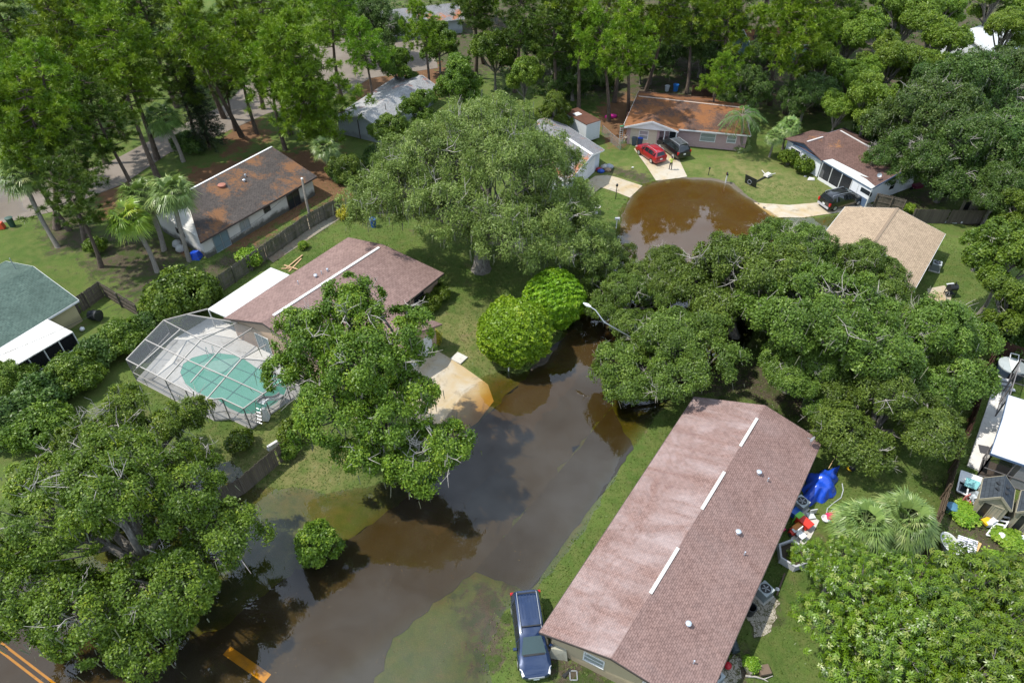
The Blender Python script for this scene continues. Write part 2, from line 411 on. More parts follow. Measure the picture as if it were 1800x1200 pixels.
DIRT_RD = mat_asphalt('sandy track', (.12, .098, .078), (.33, .285, .24), .0, .9)

u = Vector((.58, .8146, 0)); nv = Vector((.8146, -.58, 0))
SR = W(835, 1005, -.15)                            # corner of street and parking strip
SL = SR - nv * 7.3
def along(p, d): q = p + u * d; return (q.x, q.y)
MR0 = W(0, 1135, 0); MR1 = W(85, 1200, 0); md = (MR1 - MR0).normalized(); mn = Vector((-md.y, md.x, 0))
mrc = MR0
def mr(a, b): q = mrc + md * a + mn * b; return (q.x, q.y)
drape('main_road', [mr(-40, -3.8), mr(60, -3.8), mr(60, 3.8), mr(-40, 3.8)], A_ROAD, .024)
far = 36.0
street = [mr(9.0, 3.7), mr(22.5, 3.7), tuple(W(690, 1120))[:2], tuple(W(760, 1058))[:2], tuple(SR)[:2], along(SR, far), along(SL, far), along(SL, 1.0)]
drape('street', ragged(street, .22), A_ROAD, .028)
circ = PXW([(1088, 420), (1094, 375), (1108, 347), (1128, 329), (1160, 317), (1205, 312), (1250, 313), (1290, 322), (1312, 343), (1342, 362), (1368, 386), (1372, 420), (1330, 470), (1220, 510), (1120, 500), (1085, 460)])
drape('turning_circle', ragged(circ, .08), mat_asphalt('pale silted asphalt', (.120, .100, .074), (.165, .140, .105), .1, .6), .032)
drape('street_patch', ragged([along(SL, 0.6), along(SL + nv * 3.6, 0.6), along(SL + nv * 3.6, 26), along(SL, 26)], .2), A_LANE, .034)
PR = W(930, 1040, -.1)
drape('parking_strip', ragged([tuple(SR)[:2], tuple(PR)[:2], along(PR, 13.8), along(SR + nv * .2, 17.5)], .07), A_PAD, .031)
Y_PAINT = M('worn yellow paint', (.60, .38, .03), .6, .3, 0, .25, 3., 0, .5, (.12, .10, .06))
W_PAINT = M('worn white paint', (.70, .58, .30), .6, .3, 0, .2, 3., 0, .5, (.14, .10, .05))
for k, off in enumerate((-.16, .16)):
    drape('yellow_line', [mr(-40, off - .06), mr(8.5, off - .06), mr(8.5, off + .06), mr(-40, off + .06)], Y_PAINT, .045)
sb0, sb1 = W(398, 1142, -.1), W(470, 1192, -.1); sd_ = (sb1 - sb0).normalized(); sn_ = Vector((-sd_.y, sd_.x, 0)) * .28
drape('stop_line', [tuple(sb0 - sn_)[:2], tuple(sb1 - sn_)[:2], tuple(sb1 + sn_)[:2], tuple(sb0 + sn_)[:2]], Y_PAINT, .045)
def PP(pts): return [tuple(G(a, b))[:2] for a, b in pts]
drape('driveway', PP([(690, 690), (700, 650), (768, 616), (815, 645), (858, 676), (868, 705), (840, 742), (795, 772), (720, 735)]), C_YEL, .022)
drape('driveway', PP([(1018, 348), (1030, 354), (1056, 330), (1085, 339), (1107, 348), (1129, 327), (1068, 308), (1046, 310), (1034, 318)]), C_YEL, .04)
drape('driveway', PP([(1114, 262), (1153, 318), (1208, 311), (1196, 286), (1180, 250), (1150, 245)]), C_YEL, .04)
drape('driveway', PP([(1325, 357), (1360, 384), (1413, 383), (1473, 374), (1540, 362), (1505, 350), (1433, 357), (1387, 361)]), C_YEL, .04)
drape('patio', PP([(1630, 508), (1660, 502), (1673, 518), (1668, 540), (1648, 541), (1632, 526)]), C_YEL, .04)
drape('dirt_road', PP([(-40, 312), (60, 318), (180, 292), (290, 234), (400, 182), (455, 120), (560, 75), (700, 50), (760, 66), (770, 120), (650, 138), (600, 170), (470, 200),
                     (330, 262), (300, 268), (215, 325), (95, 372), (-40, 400)]), DIRT_RD, .03)
def mat_stones():
    t = NT('broken stone path'); p = t.pos(); q = t.n('ShaderNodeVectorMath', {0: p, 1: t.n('ShaderNodeTexNoise', {'Vector': p, 'Scale': 3.}).outputs[1]}, operation='ADD').outputs[0]
    v = t.n('ShaderNodeTexVoronoi', {'Vector': q, 'Scale': 2.6}, feature='DISTANCE_TO_EDGE').outputs[0]; vc = t.n('ShaderNodeTexVoronoi', {'Vector': q, 'Scale': 2.6}).outputs['Color']
    vg = t.n('ShaderNodeSeparateColor', {0: vc}).outputs[0]; c = t.mix(vg, t.mix(t.noise(p, 5, 5, .7), (.20, .175, .14), (.36, .32, .26)), t.mix(t.noise(p, 7, 5, .7), (.30, .27, .215), (.43, .39, .32))); gap = t.math('ADD', v, t.math('MULTIPLY', t.math('SUBTRACT', t.noise(p, 4, 6, .75), .5), .22))
    return t.done(t.bsdf(t.mix(t.ramp(gap, .03, .10), t.mix(t.noise(p, 6, 4), (.10, .075, .045), (.07, .085, .03)), c), .9, .2))
STONES = mat_stones()
drape('stone_path', ragged(PP([(1318, 1045), (1345, 1030), (1372, 1060), (1355, 1110), (1325, 1120), (1310, 1085)]), .2), STONES, .035)
drape('stone_path', ragged(PP([(1262, 1185), (1290, 1150), (1312, 1165), (1290, 1215), (1240, 1225)]), .2), STONES, .035)
drape('concrete_slab', PP([(1388, 952), (1410, 895), (1440, 915), (1425, 945), (1402, 968)]), C_PLAIN, .045)
drape('concrete_path', PP([(455, 440), (560, 372), (600, 362), (605, 380), (480, 462)]), mat_concrete('mossy concrete', (.20, .19, .15), (.28, .26, .21), .6, (.20, .10, .045)), .03)
# ------------------------------------------------------------------ building materials
def mat_shingle(name, c1, c2, mortar, row=.16, wid=.34, streak=None, straw=0., strawcol=(.19, .092, .042), strawpos=(.45, .6), fade=.5):
    t = NT(name); uv = t.uv(); p = t.pos()
    b = t.n('ShaderNodeTexBrick', {'Vector': uv, 'Color1': (*c1, 1), 'Color2': (*c2, 1), 'Mortar': (*mortar, 1), 'Scale': 1.0, 'Mortar Size': .022, 'Mortar Smooth': .3,
                                  'Bias': 0.0, 'Brick Width': wid, 'Row Height': row}, offset=.5)
    c = b.outputs[0]
    wn_ = t.n('ShaderNodeTexWhiteNoise', {'Vector': t.n('ShaderNodeVectorMath', {0: t.n('ShaderNodeVectorMath', {0: uv, 1: (wid * .5, row, 1)}, operation='DIVIDE').outputs[0]}, operation='FLOOR').outputs[0]}, noise_dimensions='3D').outputs[0]
    c = t.mix(t.math('MULTIPLY', wn_, .45), c, tuple(x * 1.45 for x in c1))
    c = t.mix(t.math('MULTIPLY', t.ramp(t.noise(p, .55, 6, .6, .4), .35, .7), fade), c, tuple(x * .55 for x in c2))
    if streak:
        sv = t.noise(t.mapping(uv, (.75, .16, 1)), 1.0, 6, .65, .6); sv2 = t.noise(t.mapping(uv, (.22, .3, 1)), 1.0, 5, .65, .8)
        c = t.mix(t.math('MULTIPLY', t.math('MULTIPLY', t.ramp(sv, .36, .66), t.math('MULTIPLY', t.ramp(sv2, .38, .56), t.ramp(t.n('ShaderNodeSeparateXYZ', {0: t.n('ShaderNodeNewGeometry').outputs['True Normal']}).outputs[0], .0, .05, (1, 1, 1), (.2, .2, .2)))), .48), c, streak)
    if straw:
        s = t.math('ADD', t.noise(p, .35, 4, .6, .3), t.math('MULTIPLY', t.math('SUBTRACT', t.noise(p, 3.4, 6, .75, .8), .5), .55))
        fine = t.noise(p, 17, 3, .7)
        c = t.mix(t.math('MULTIPLY', t.ramp(s, *strawpos), straw), c, t.mix(fine, tuple(x * .5 for x in strawcol), tuple(min(1, x * 1.55) for x in strawcol)))
    c = t.mix(t.math('MULTIPLY', t.ramp(t.noise(p, 9, 3, .8), .62, .75), .35), c, tuple(x * .4 for x in c2))
    return t.done(t.bsdf(c, .9, .18, 0., t.bump(b.outputs[1], .35, .015)))
def mat_siding(name, col, lap=.2, dirt=.35, mold=(.05, .05, .04)):
    t = NT(name); p = t.pos(); uv = t.uv()
    w = t.n('ShaderNodeTexWave', {'Vector': uv, 'Scale': .314 / lap / 1.0, 'Distortion': 0.}, wave_type='BANDS', bands_direction='Y', wave_profile='SAW').outputs[1]
    c = t.mix(t.noise(p, 1.2, 6, .65), tuple(x * .82 for x in col), col)
    sp = t.n('ShaderNodeSeparateXYZ', {0: p}).outputs[2]
    low = t.ramp(t.math('ADD', sp, t.math('MULTIPLY', t.noise(p, 1.1, 6, .7), -1.3)), -.25, .45, (1, 1, 1), (0, 0, 0))
    c = t.mix(t.math('MULTIPLY', low, dirt), c, mold)
    c = t.mix(t.math('MULTIPLY', t.ramp(w, .86, .96), .35), c, tuple(x * .5 for x in col))
    return t.done(t.bsdf(c, .7, .25, 0., t.bump(w, .25, .02)))
def mat_brick(name, c1, c2, mortar):
    t = NT(name); uv = t.uv(); p = t.pos()
    b = t.n('ShaderNodeTexBrick', {'Vector': uv, 'Color1': (*c1, 1), 'Color2': (*c2, 1), 'Mortar': (*mortar, 1), 'Scale': 1.0, 'Mortar Size': .012, 'Brick Width': .24, 'Row Height': .08}, offset=.5)
    return t.done(t.bsdf(t.mix(t.math('MULTIPLY', t.noise(p, .9, 5), .4), b.outputs[0], mortar), .85, .2))
def mat_metal_roof(name, col, dirt=.5, per=.3):
    t = NT(name); uv = t.uv(); p = t.pos()
    w = t.n('ShaderNodeTexWave', {'Vector': uv, 'Scale': .314 / per, 'Distortion': 0.}, wave_type='BANDS', bands_direction='X', wave_profile='SAW').outputs[1]
    c = t.mix(t.noise(p, .7, 6, .6), tuple(x * .85 for x in col), col)
    st = t.noise(t.mapping(uv, (2.2, .22, 1)), 1.2, 5, .65)
    c = t.mix(t.math('MULTIPLY', t.ramp(st, .5, .72), dirt), c, (.22, .19, .15))
    c = t.mix(t.math('MULTIPLY', t.ramp(w, .88, .97), .5), c, tuple(x * .55 for x in col))
    return t.done(t.bsdf(c, .45, .4, 0., t.bump(w, .4, .03)))
def mat_glass(name, tint=(.02, .025, .03), blind=0.):
    t = NT(name); uv = t.uv()
    c = tint
    if blind:
        w = t.n('ShaderNodeTexWave', {'Vector': uv, 'Scale': 4.5, 'Distortion': 0.}, wave_type='BANDS', bands_direction='Y').outputs[1]
        c = t.mix(t.math('MULTIPLY', w, blind), tint, (.45, .47, .46))
    return t.done(t.bsdf(c, .04, .6))
def mat_screen(name, col=(.03, .032, .035), op=.42):
    t = NT(name)
    tr = t.n('ShaderNodeBsdfTransparent').outputs[0]; df = t.n('ShaderNodeBsdfDiffuse', {'Color': (*col, 1)}).outputs[0]
    return t.done(t.n('ShaderNodeMixShader', {0: op, 1: tr, 2: df}).outputs[0])
GLASS = mat_glass('dark window glass'); GLASS_B = mat_glass('window glass with blinds', (.10, .13, .14), .8); GLASS_T = mat_glass('teal glass door', (.10, .17, .20), .3)
WHITE = M('white trim paint', (.66, .66, .65), .5, .35, 0, .10, 2., 0, .25, (.25, .23, .2))
DARKTRIM = M('dark trim', (.07, .055, .05), .6); GREYMET = M('galvanised metal', (.42, .44, .46), .35, .5, .6, .15)
VENTMET = M('aluminium vent', (.55, .60, .66), .3, .5, .5, .1); BLACKPL = M('black plastic', (.018, .019, .02), .45, .4)
WOOD_F = None

class House:
    """A,B,C,D eave corners (A near, going round), R1 ridge end between A and D, R2 between B and C; all world points"""
    def __init__(s, name, label, cat, A, B, C, D, R1, R2, roof, wall, over=.45, rake=.3, th=.14, fascia=None, base=None, group=None, foot=0.0):
        s.A, s.B, s.C, s.D, s.R1, s.R2 = map(Vector, (A, B, C, D, R1, R2)); s.wall = wall; s.foot = foot
        ctr = (s.A + s.B + s.C + s.D) / 4; s.root = thing(name, label, cat, (ctr.x, ctr.y, foot), 0, group)
        dn = Vector((0, 0, -th)); P = [s.A, s.R1, s.D]; Q = [s.B, s.R2, s.C]; m = MB()
        m.poly([s.A, s.R1, s.R2, s.B]); m.poly([s.R1, s.D, s.C, s.R2])
        m.poly([s.B + dn, s.R2 + dn, s.R1 + dn, s.A + dn]); m.poly([s.R2 + dn, s.C + dn, s.D + dn, s.R1 + dn])
        m.poly([s.A, s.B, s.B + dn, s.A + dn][::-1]); m.poly([s.C, s.D, s.D + dn, s.C + dn][::-1])
        for a, b, c in ((s.A, s.R1, s.D), (s.C, s.R2, s.B)):
            m.poly([a, b, b + dn, a + dn][::-1]); m.poly([b, c, c + dn, b + dn][::-1])
        s.roof = m.build('roof', roof, s.root)
        # walls: corners inset from the eaves
        wd = (s.D - s.A).length; ln = (s.B - s.A).length; uu, vv = over / wd, rake / ln
        def q(u_, v_): return s.A.lerp(s.D, u_).lerp(s.B.lerp(s.C, u_), v_)
        s.c = [q(uu, vv), q(uu, 1 - vv), q(1 - uu, 1 - vv), q(1 - uu, vv)]
        zt = s.A.z + (s.R1.z - s.A.z) * 2 * uu - th - .01; pz = s.R1.z - th - .02
        t1 = s.R1.lerp(s.R2, vv); t2 = s.R1.lerp(s.R2, 1 - vv); s.zt = zt
        b = [Vector((k.x, k.y, foot)) for k in s.c]; e = [Vector((k.x, k.y, zt)) for k in s.c]
        t1 = Vector((t1.x, t1.y, pz)); t2 = Vector((t2.x, t2.y, pz)); m = MB()
        m.poly([b[0], e[0], e[1], b[1]]); m.poly([b[2], e[2], e[3], b[3]])
        m.poly([b[3], e[3], t1, e[0], b[0]]); m.poly([b[1], e[1], t2, e[2], b[2]]); m.poly([b[0], b[1], b[2], b[3]])
        s.wallo = m.build('wall', wall, s.root)
        if fascia:
            m = MB(); lo = Vector((0, 0, -.10)); cen = ctr
            def off(a, b):
                d = (b - a); n = Vector((d.y, -d.x, 0)).normalized() * .02
                mid = (a + b) / 2 - cen
                return n if n.dot(Vector((mid.x, mid.y, 0))) > 0 else -n
            for a, b in ((s.A, s.B), (s.C, s.D)): o = off(a, b); m.bar(a + lo + o, b + lo + o, .035, .17)
            for a, r_, b in ((s.A, s.R1, s.D), (s.B, s.R2, s.C)):
                o = off(a, b); m.bar(a + lo + o, r_ + lo + o, .035, .17); m.bar(r_ + lo + o, b + lo + o, .035, .17)
            m.build('fascia', fascia, s.root)
    def frame(s, side):
        i = {'A': (1, 0), 'D': (3, 2), 'near': (0, 3), 'far': (2, 1)}[side]          # from left to right as seen from outside
        a, b = s.c[i[0]], s.c[i[1]]; a = Vector((a.x, a.y, 0)); b = Vector((b.x, b.y, 0))
        d = (b - a); L = d.length; d.normalize(); return a, d, Vector((d.y, -d.x, 0)), L
    def open(s, side, t0, w, z0, z1, kind='window', frame=None, pane=None, bars=1, fw=.07):
        a, d, n, L = s.frame(side); o = a + d * (t0 * L) + Vector((0, 0, s.foot)); up = Vector((0, 0, 1))
        frame = frame or WHITE; pane = pane or GLASS
        m = MB(); h = z1 - z0; e = n * .05
        def rb(x0, x1, y0, y1, t=.05): m.obox(o + d * x0 + up * (z0 + y0) + n * -.02, d * (x1 - x0), n * (t + .02), up * (y1 - y0))
        rb(0, w, 0, fw, .07); rb(0, w, h - fw, h); rb(0, fw, fw, h - fw); rb(w - fw, w, fw, h - fw)
        for k in range(bars):
            if kind == 'window': y = h * (k + 1) / (bars + 1); rb(fw, w - fw, y - .02, y + .02, .04)
            else: x = w * (k + 1) / (bars + 1); rb(x - .03, x + .03, fw, h - fw, .04)
        f = m.build(kind, frame, s.root)
        p = MB(); p.obox(o + d * fw + up * (z0 + fw) + n * -.02, d * (w - 2 * fw), n * .035, up * (h - 2 * fw)); p.build('pane', pane, f)
        return f
    def garage(s, side, t0, w, z1, mat):
        a, d, n, L = s.frame(side); o = a + d * (t0 * L) + Vector((0, 0, s.foot + .02)); m = MB()
        for k in range(4): m.obox(o + Vector((0, 0, k * z1 / 4 + .01)) - n * .02, d * w, n * .05, Vector((0, 0, z1 / 4 - .03)))
        return m.build('garage_door', mat, s.root)
    def ridge(s, segs, mat, w=.30, name='ridge_vent'):
        for a, b in segs:
            m = MB(); p, q = s.R1.lerp(s.R2, a), s.R1.lerp(s.R2, b); m.bar(p + Vector((0, 0, .02)), q + Vector((0, 0, .02)), w, .05); m.build(name, mat, s.root)
    def on_roof(s, side, a, b):
        """point on the roof: a along the ridge, b from ridge (0) to eave (1)"""
        e = (s.A.lerp(s.B, a) if side == 'A' else s.D.lerp(s.C, a)); return s.R1.lerp(s.R2, a).lerp(e, b)
    def vent(s, side, a, b, kind='can', r=.14, mat=None, h=.35):
        p = s.on_roof(side, a, b); m = MB()
        if kind == 'can': m.lathe(p - Vector((0, 0, .05)), [(r * .6, 0), (r * .6, h * .6), (r, h * .65), (r * 1.05, h * .8), (r * .75, h * .97), (r * .3, h * 1.02)], 12)
        elif kind == 'disc': m.lathe(p - Vector((0, 0, .05)), [(r * .8, 0), (r, .12), (r, .26), (r * .6, .32)], 14)
        else: m.tube([p - Vector((0, 0, .1)), p + Vector((0, 0, h))], r * .4, 8)
        return m.build('roof_vent' if kind != 'pipe' else 'vent_pipe', mat or VENTMET, s.root, 40)

def dish(root, p, az, mat=None):
    m = MB(); m.tube([p, p + Vector((0, 0, .55))], .025, 6); m.tube([p + Vector((0, 0, .55)), p + Vector((math.cos(az) * .35, math.sin(az) * .35, .6))], .015, 5)
    c = p + Vector((-math.cos(az) * .06, -math.sin(az) * .06, .6)); d = Vector((math.cos(az), math.sin(az), .5)).normalized()
    a = d.cross(Vector((0, 0, 1))).normalized(); b = a.cross(d)
    rings = []
    for r, o in ((.02, 0), (.14, .02), (.25, .07)):
        rings.append([c + d * o + (a * math.cos(t) + b * math.sin(t)) * r for t in np.linspace(0, 2 * math.pi, 12, endpoint=False)])
    for i in range(2):
        for k in range(12): m.poly([rings[i][k], rings[i][(k + 1) % 12], rings[i + 1][(k + 1) % 12], rings[i + 1][k]])
    return m.build('satellite_dish', mat or GREYMET, root)

# ---- long duplex in front
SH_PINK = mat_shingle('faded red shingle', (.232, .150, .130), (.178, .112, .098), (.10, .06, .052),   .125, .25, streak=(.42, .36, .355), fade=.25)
TAN_SIDING = mat_siding('tan siding', (.47, .38, .25))
A, B, C = W(948, 1110, 2.65), W(1220, 697, 2.65), W(1445, 775, 2.65); D = C + (A - B)
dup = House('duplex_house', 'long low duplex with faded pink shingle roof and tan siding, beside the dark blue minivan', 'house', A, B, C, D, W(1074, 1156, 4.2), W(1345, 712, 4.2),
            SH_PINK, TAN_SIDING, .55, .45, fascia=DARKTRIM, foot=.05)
dup.ridge([(.20, .36), (.51, .67), (.79, .93)], M('weathered ridge vent', (.52, .50, .47), .7), .20)
for a, b, r in ((.18, .50, .17), (.505, .52, .17), (.735, .40, .17)): dup.vent('D', a, b, 'can', r)
for a, b in ((.455, .70), (.73, .55), (.10, .72)): dup.vent('D', a, b, 'pipe', .11, None, .3)
dup.open('near', .12 + .12, 1.25, 1.05, 2.0, pane=GLASS_B); dup.open('near', .66, 1.25, 1.05, 2.0)
dup.open('D', .12, 1.8, .1, 2.05, 'sliding_door', pane=GLASS_T); dup.open('D', .36, 1.2, 1.0, 2.0); dup.open('D', .58, 1.8, .1, 2.05, 'sliding_door', pane=GLASS_T); dup.open('D', .82, 1.2, 1.0, 2.0)
for t0 in (.12, .34, .6, .84): dup.open('A', t0, 1.3, .95, 2.0)
dish(dup.root, dup.on_roof('D', .955, .86), R(150))
m = MB(); p = W(1085, 1180, 0.) ; m.tube([p + Vector((0, 0, .1)), p + Vector((0, 0, .9)), p + Vector((.3, .15, 1.0))], .05, 6); m.build('drain_pipe', GREYMET, dup.root)

# ---- pool house
SH_MAUVE = mat_shingle('mauve brown shingle', (.235, .160, .142), (.190, .125, .112), (.115, .074, .066), .19, .36, fade=.4)
PEACH = mat_siding('peach stucco', (.48, .34, .25), 3., .2)
A, B, C = W(393, 559, 2.6), W(612, 417, 2.6), W(780, 480, 2.6); D = C + (A - B)
pool_house = House('pool_house', 'low house with mauve brown shingle roof and a white ridge strip, beside the caged pool', 'house', A, B, C, D, W(461, 567, 4.1), W(674, 430, 4.1), SH_MAUVE, PEACH, .5, .35, fascia=DARKTRIM, foot=.15)
ph = pool_house
ph.ridge([(.08, .96)], WHITE, .26, 'ridge_cap')
for a, b, k, r in ((.52, .36, 'can', .17), (.60, .30, 'can', .12), (.42, .50, 'pipe', .12), (.56, .33, 'pipe', .12)): ph.vent('A', a, b, k, r)
ph.open('D', .76, 1.35, .9, 1.95, frame=DARKTRIM, pane=GLASS); ph.open('D', .52, 1.2, .9, 1.95, pane=GLASS_T); ph.open('near', .25, 1.6, .1, 2.0, 'sliding_door', pane=GLASS_T); ph.open('near', .62, 1.1, .9, 1.9)
ph.open('far', .4, 1.2, 1.0, 2.0)
# garage wing towards the street
du = (D - A).normalized(); dl = (B - A).normalized()
w0 = D.lerp(C, .60); A2 = w0 - du * 4.2 - dl * 6.1; B2 = w0 - du * 4.2; C2 = B2 + du * 8.6; D2 = A2 + du * 8.6
m = MB(); z2, zr2 = 2.62, 3.9; ra, rb_ = (A2 + B2) / 2, (C2 + D2) / 2
for q in (A2, B2, C2, D2): q.z = z2
ra.z = rb_.z = zr2; dn = Vector((0, 0, -.14))
m.poly([A2, D2, rb_, ra]); m.poly([B2, ra, rb_, C2]); m.poly([ra + dn, rb_ + dn, D2 + dn, A2 + dn]); m.poly([C2 + dn, rb_ + dn, ra + dn, B2 + dn])
for a, b in ((A2, D2), (D2, rb_), (rb_, C2), (C2, B2)): m.poly([a, a + dn, b + dn, b])
wing = m.build('wing_roof', SH_MAUVE, ph.root)
m = MB(); i0 = .45; ca, cb, cc_, cd = A2 + dl * i0 + du * .3, B2 - dl * i0 + du * .3, C2 - dl * i0 - du * .4, D2 + dl * i0 - du * .4
zt2 = z2 - .06
m.poly([Vector((v.x, v.y, .1)) for v in (ca, cd)] + [Vector((v.x, v.y, zt2)) for v in (cd, ca)])
m.poly([Vector((cd.x, cd.y, .1)), Vector((cc_.x, cc_.y, .1)), Vector((cc_.x, cc_.y, zt2)), Vector(((cc_.x + cd.x) / 2, (cc_.y + cd.y) / 2, zr2 - .2)), Vector((cd.x, cd.y, zt2))])
m.poly([Vector((v.x, v.y, .1)) for v in (cc_, cb)] + [Vector((v.x, v.y, zt2)) for v in (cb, cc_)])
m.build('wing_wall', PEACH, ph.root)
m = MB(); gd = (cc_ - cd).normalized(); gn = Vector((gd.y, -gd.x, 0)); o = cd + gd * .6; o.z = .16
for k in range(4): m.obox(o + Vector((0, 0, k * .52)) - gn * .02, gd * ((cc_ - cd).length - 1.2), gn * .05, Vector((0, 0, .5)))
m.build('garage_door', WHITE, ph.root)
# white patio roof against it, on posts
m = MB(); q = [W(365, 543, 2.45), W(476, 470, 2.45), W(509, 483, 2.62), W(397, 557, 2.62)]; dn = Vector((0, 0, -.1))
m.hexa([v + dn for v in q] + q); pr = m.build('patio_roof', mat_metal_roof('white pan roof', (.64, .64, .63), .4, .3), ph.root)
for f in (0., .33, .66, 1.):
    m = MB(); v = q[0].lerp(q[1], f) * .96 + q[3].lerp(q[2], f) * .04; m.bar((v.x, v.y, .15), (v.x, v.y, v.z - .1), .09, .09); m.build('post', WHITE, pr)

# ---- white house with straw covered roof (left middle)
SH_CHAR = mat_shingle('charcoal shingle under pine straw', (.085, .073, .066), (.062, .054, .050), (.03, .026, .025), .16, .34, straw=.85, strawpos=(.50, .63))
MOLDY = mat_siding('white stucco with mould', (.62, .60, .55), 4., .9)
D, C = W(352, 426, 2.6), W(557, 310, 2.6); A = W(262, 372, 2.6); B = C + (A - D)
white_house = House('white_house', 'white stucco house with charcoal roof under orange pine straw, behind the wooden fence', 'house', A, B, C, D, W(325, 338, 4.05), W(478, 258, 4.05), SH_CHAR, MOLDY, .5, .4, fascia=DARKTRIM, foot=.12)
wh = white_house; wh.ridge([(.0, 1.)], WHITE, .22, 'ridge_cap')
wh.vent('D', .33, .25, 'disc', .42, M('rusty red cap', (.33, .14, .10), .7)); wh.vent('D', .52, .38, 'can', .17); wh.vent('D', .56, .30, 'can', .11)
wh.open('D', .075, 1.9, .1, 2.1, 'sliding_door', pane=GLASS_T, frame=GREYMET); wh.open('D', .30, 1.3, .75, 2.0, 'sliding_window', pane=GLASS_B, frame=GREYMET); wh.open('D', .52, .9, 1.35, 2.05, frame=DARKTRIM)
wh.open('D', .735, 1.8, .1, 2.1, 'sliding_door', frame=DARKTRIM); wh.open('near', .42, 1.5, 1.3, 1.95, frame=DARKTRIM)

# ---- green roof house, left edge
SH_GREEN = mat_shingle('green shingle', (.085, .125, .105), (.060, .095, .080), (.030, .045, .040), .17, .34, fade=.5)
CREAM = mat_siding('cream yellow siding', (.55, .47, .27))
R1_, D_ = W(58, 468, 4.1), W(138, 527, 2.6); back = W(13, 459, 2.6)
# ridge runs off to the left; near gable faces right
A_ = Vector((2 * R1_.x - D_.x, 2 * R1_.y - D_.y, 2.6)); dirn = (W(-60, 532, 4.1) - R1_); dirn.z = 0; dirn = dirn.normalized() * 16
green_house = House('green_house', 'house with weathered green shingle roof and cream siding, with a white awning', 'house', D_, D_ + dirn, A_ + dirn, A_, R1_, R1_ + dirn, SH_GREEN, CREAM, .45, .35, fascia=WHITE, foot=.15)
green_house.open('near', .32, 1.0, .9, 1.9, frame=DARKTRIM); green_house.vent('D', .05, .3, 'pipe', .1, GREYMET, 1.2)
m = MB(); q = [W(78, 558, 2.62), W(128, 583, 2.35), W(22, 645, 2.35), W(-30, 615, 2.62)]; m.hexa([v - Vector((0, 0, .09)) for v in q] + q)
aw = m.build('awning', mat_metal_roof('weathered white awning', (.66, .64, .60), .75, .3), green_house.root)
m = MB(); sc_m = MB()
base = [Vector((v.x, v.y, .15)) for v in (q[0], q[1], q[2])]
for f in (0, .25, .5, .75, 1):
    v = (q[1] * .97 + q[0] * .03).lerp(q[2] * .97 + q[3] * .03, f); m.bar((v.x, v.y, .15), (v.x, v.y, 2.27), .07, .07)
m.bar(Vector((q[1].x, q[1].y, .8)), Vector((q[2].x, q[2].y, .8)), .05, .06)
m.build('porch_frame', WHITE, aw)
v0, v1 = q[1] * .96 + q[0] * .04, q[2] * .96 + q[3] * .04; v9 = q[0]
sc_m.obox((v0.x, v0.y, .2), Vector((v1.x - v0.x, v1.y - v0.y, 0)), (.02, .02, 0), (0, 0, 2.0)); sc_m.obox((v0.x, v0.y, .2), Vector((v9.x - v0.x, v9.y - v0.y, 0)), (.02, -.02, 0), (0, 0, 2.0))
sc_m.build('porch_screen', mat_screen('dark porch screen', (.02, .02, .022), .75), aw)

# ---- pale grey roof house behind the bright pine
SH_GREY = mat_shingle('pale grey shingle', (.34, .34, .34), (.28, .28, .285), (.15, .15, .15), .16, .34, straw=.75, strawcol=(.30, .11, .07), strawpos=(.60, .68), fade=.25)
PALE = mat_siding('pale blue grey siding', (.40, .44, .47))
A, D = W(587, 205, 2.6), W(666, 224, 2.6); R1_ = W(637, 203, 3.75); L_ = (W(742, 132, 3.75) - W(637, 203, 3.75))
grey_house = House('grey_house', 'pale blue grey house with straw streaked light grey roof, behind the bright green pine', 'house', A, A + L_, D + L_, D, R1_, R1_ + L_, SH_GREY, PALE, .3, .25, fascia=WHITE, foot=.2)
grey_house.open('near', .72, .8, 1.0, 1.9, frame=DARKTRIM); grey_house.vent('D', .25, .45, 'pipe', .1, BLACKPL, .8)
m = MB(); a, d, n, L = grey_house.frame('near'); o = a + d * (L * .52); m.bar((o + n * .05) + Vector((0, 0, .2)), o + n * .05 + Vector((0, 0, 2.8)), .12, .1); m.build('corner_post', DARKTRIM, grey_house.root)

# ---- garage house by the mossy oak
SH_BLUEG = mat_shingle('bluish grey shingle', (.22, .22, .225), (.17, .17, .178), (.09, .09, .095), .16, .34, straw=.9, strawcol=(.34, .13, .06), strawpos=(.57, .66), fade=.4)
PALEBLUE = mat_siding('pale blue white siding', (.58, .62, .66))
A, D = W(998, 322, 2.65), W(1062, 263, 2.65); R1_ = W(1041, 272, 3.9); L_ = (W(1000, 223, 2.65) - D); L_ = Vector((L_.x, L_.y, 0)).normalized() * 11.
garage_house = House('garage_house', 'pale blue house with grey roof and white garage door, half hidden by the mossy oak', 'house', A, A + L_, D + L_, D, R1_, R1_ + L_, SH_BLUEG, PALEBLUE, .35, .5, fascia=WHITE, foot=.22)
garage_house.garage('near', .30, garage_house.frame('near')[3] * .55, 2.1, WHITE); garage_house.ridge([(0, .45)], WHITE, .35, 'ridge_cap')
garage_house.open('A', .8, 1.0, .9, 1.9, frame=DARKTRIM)

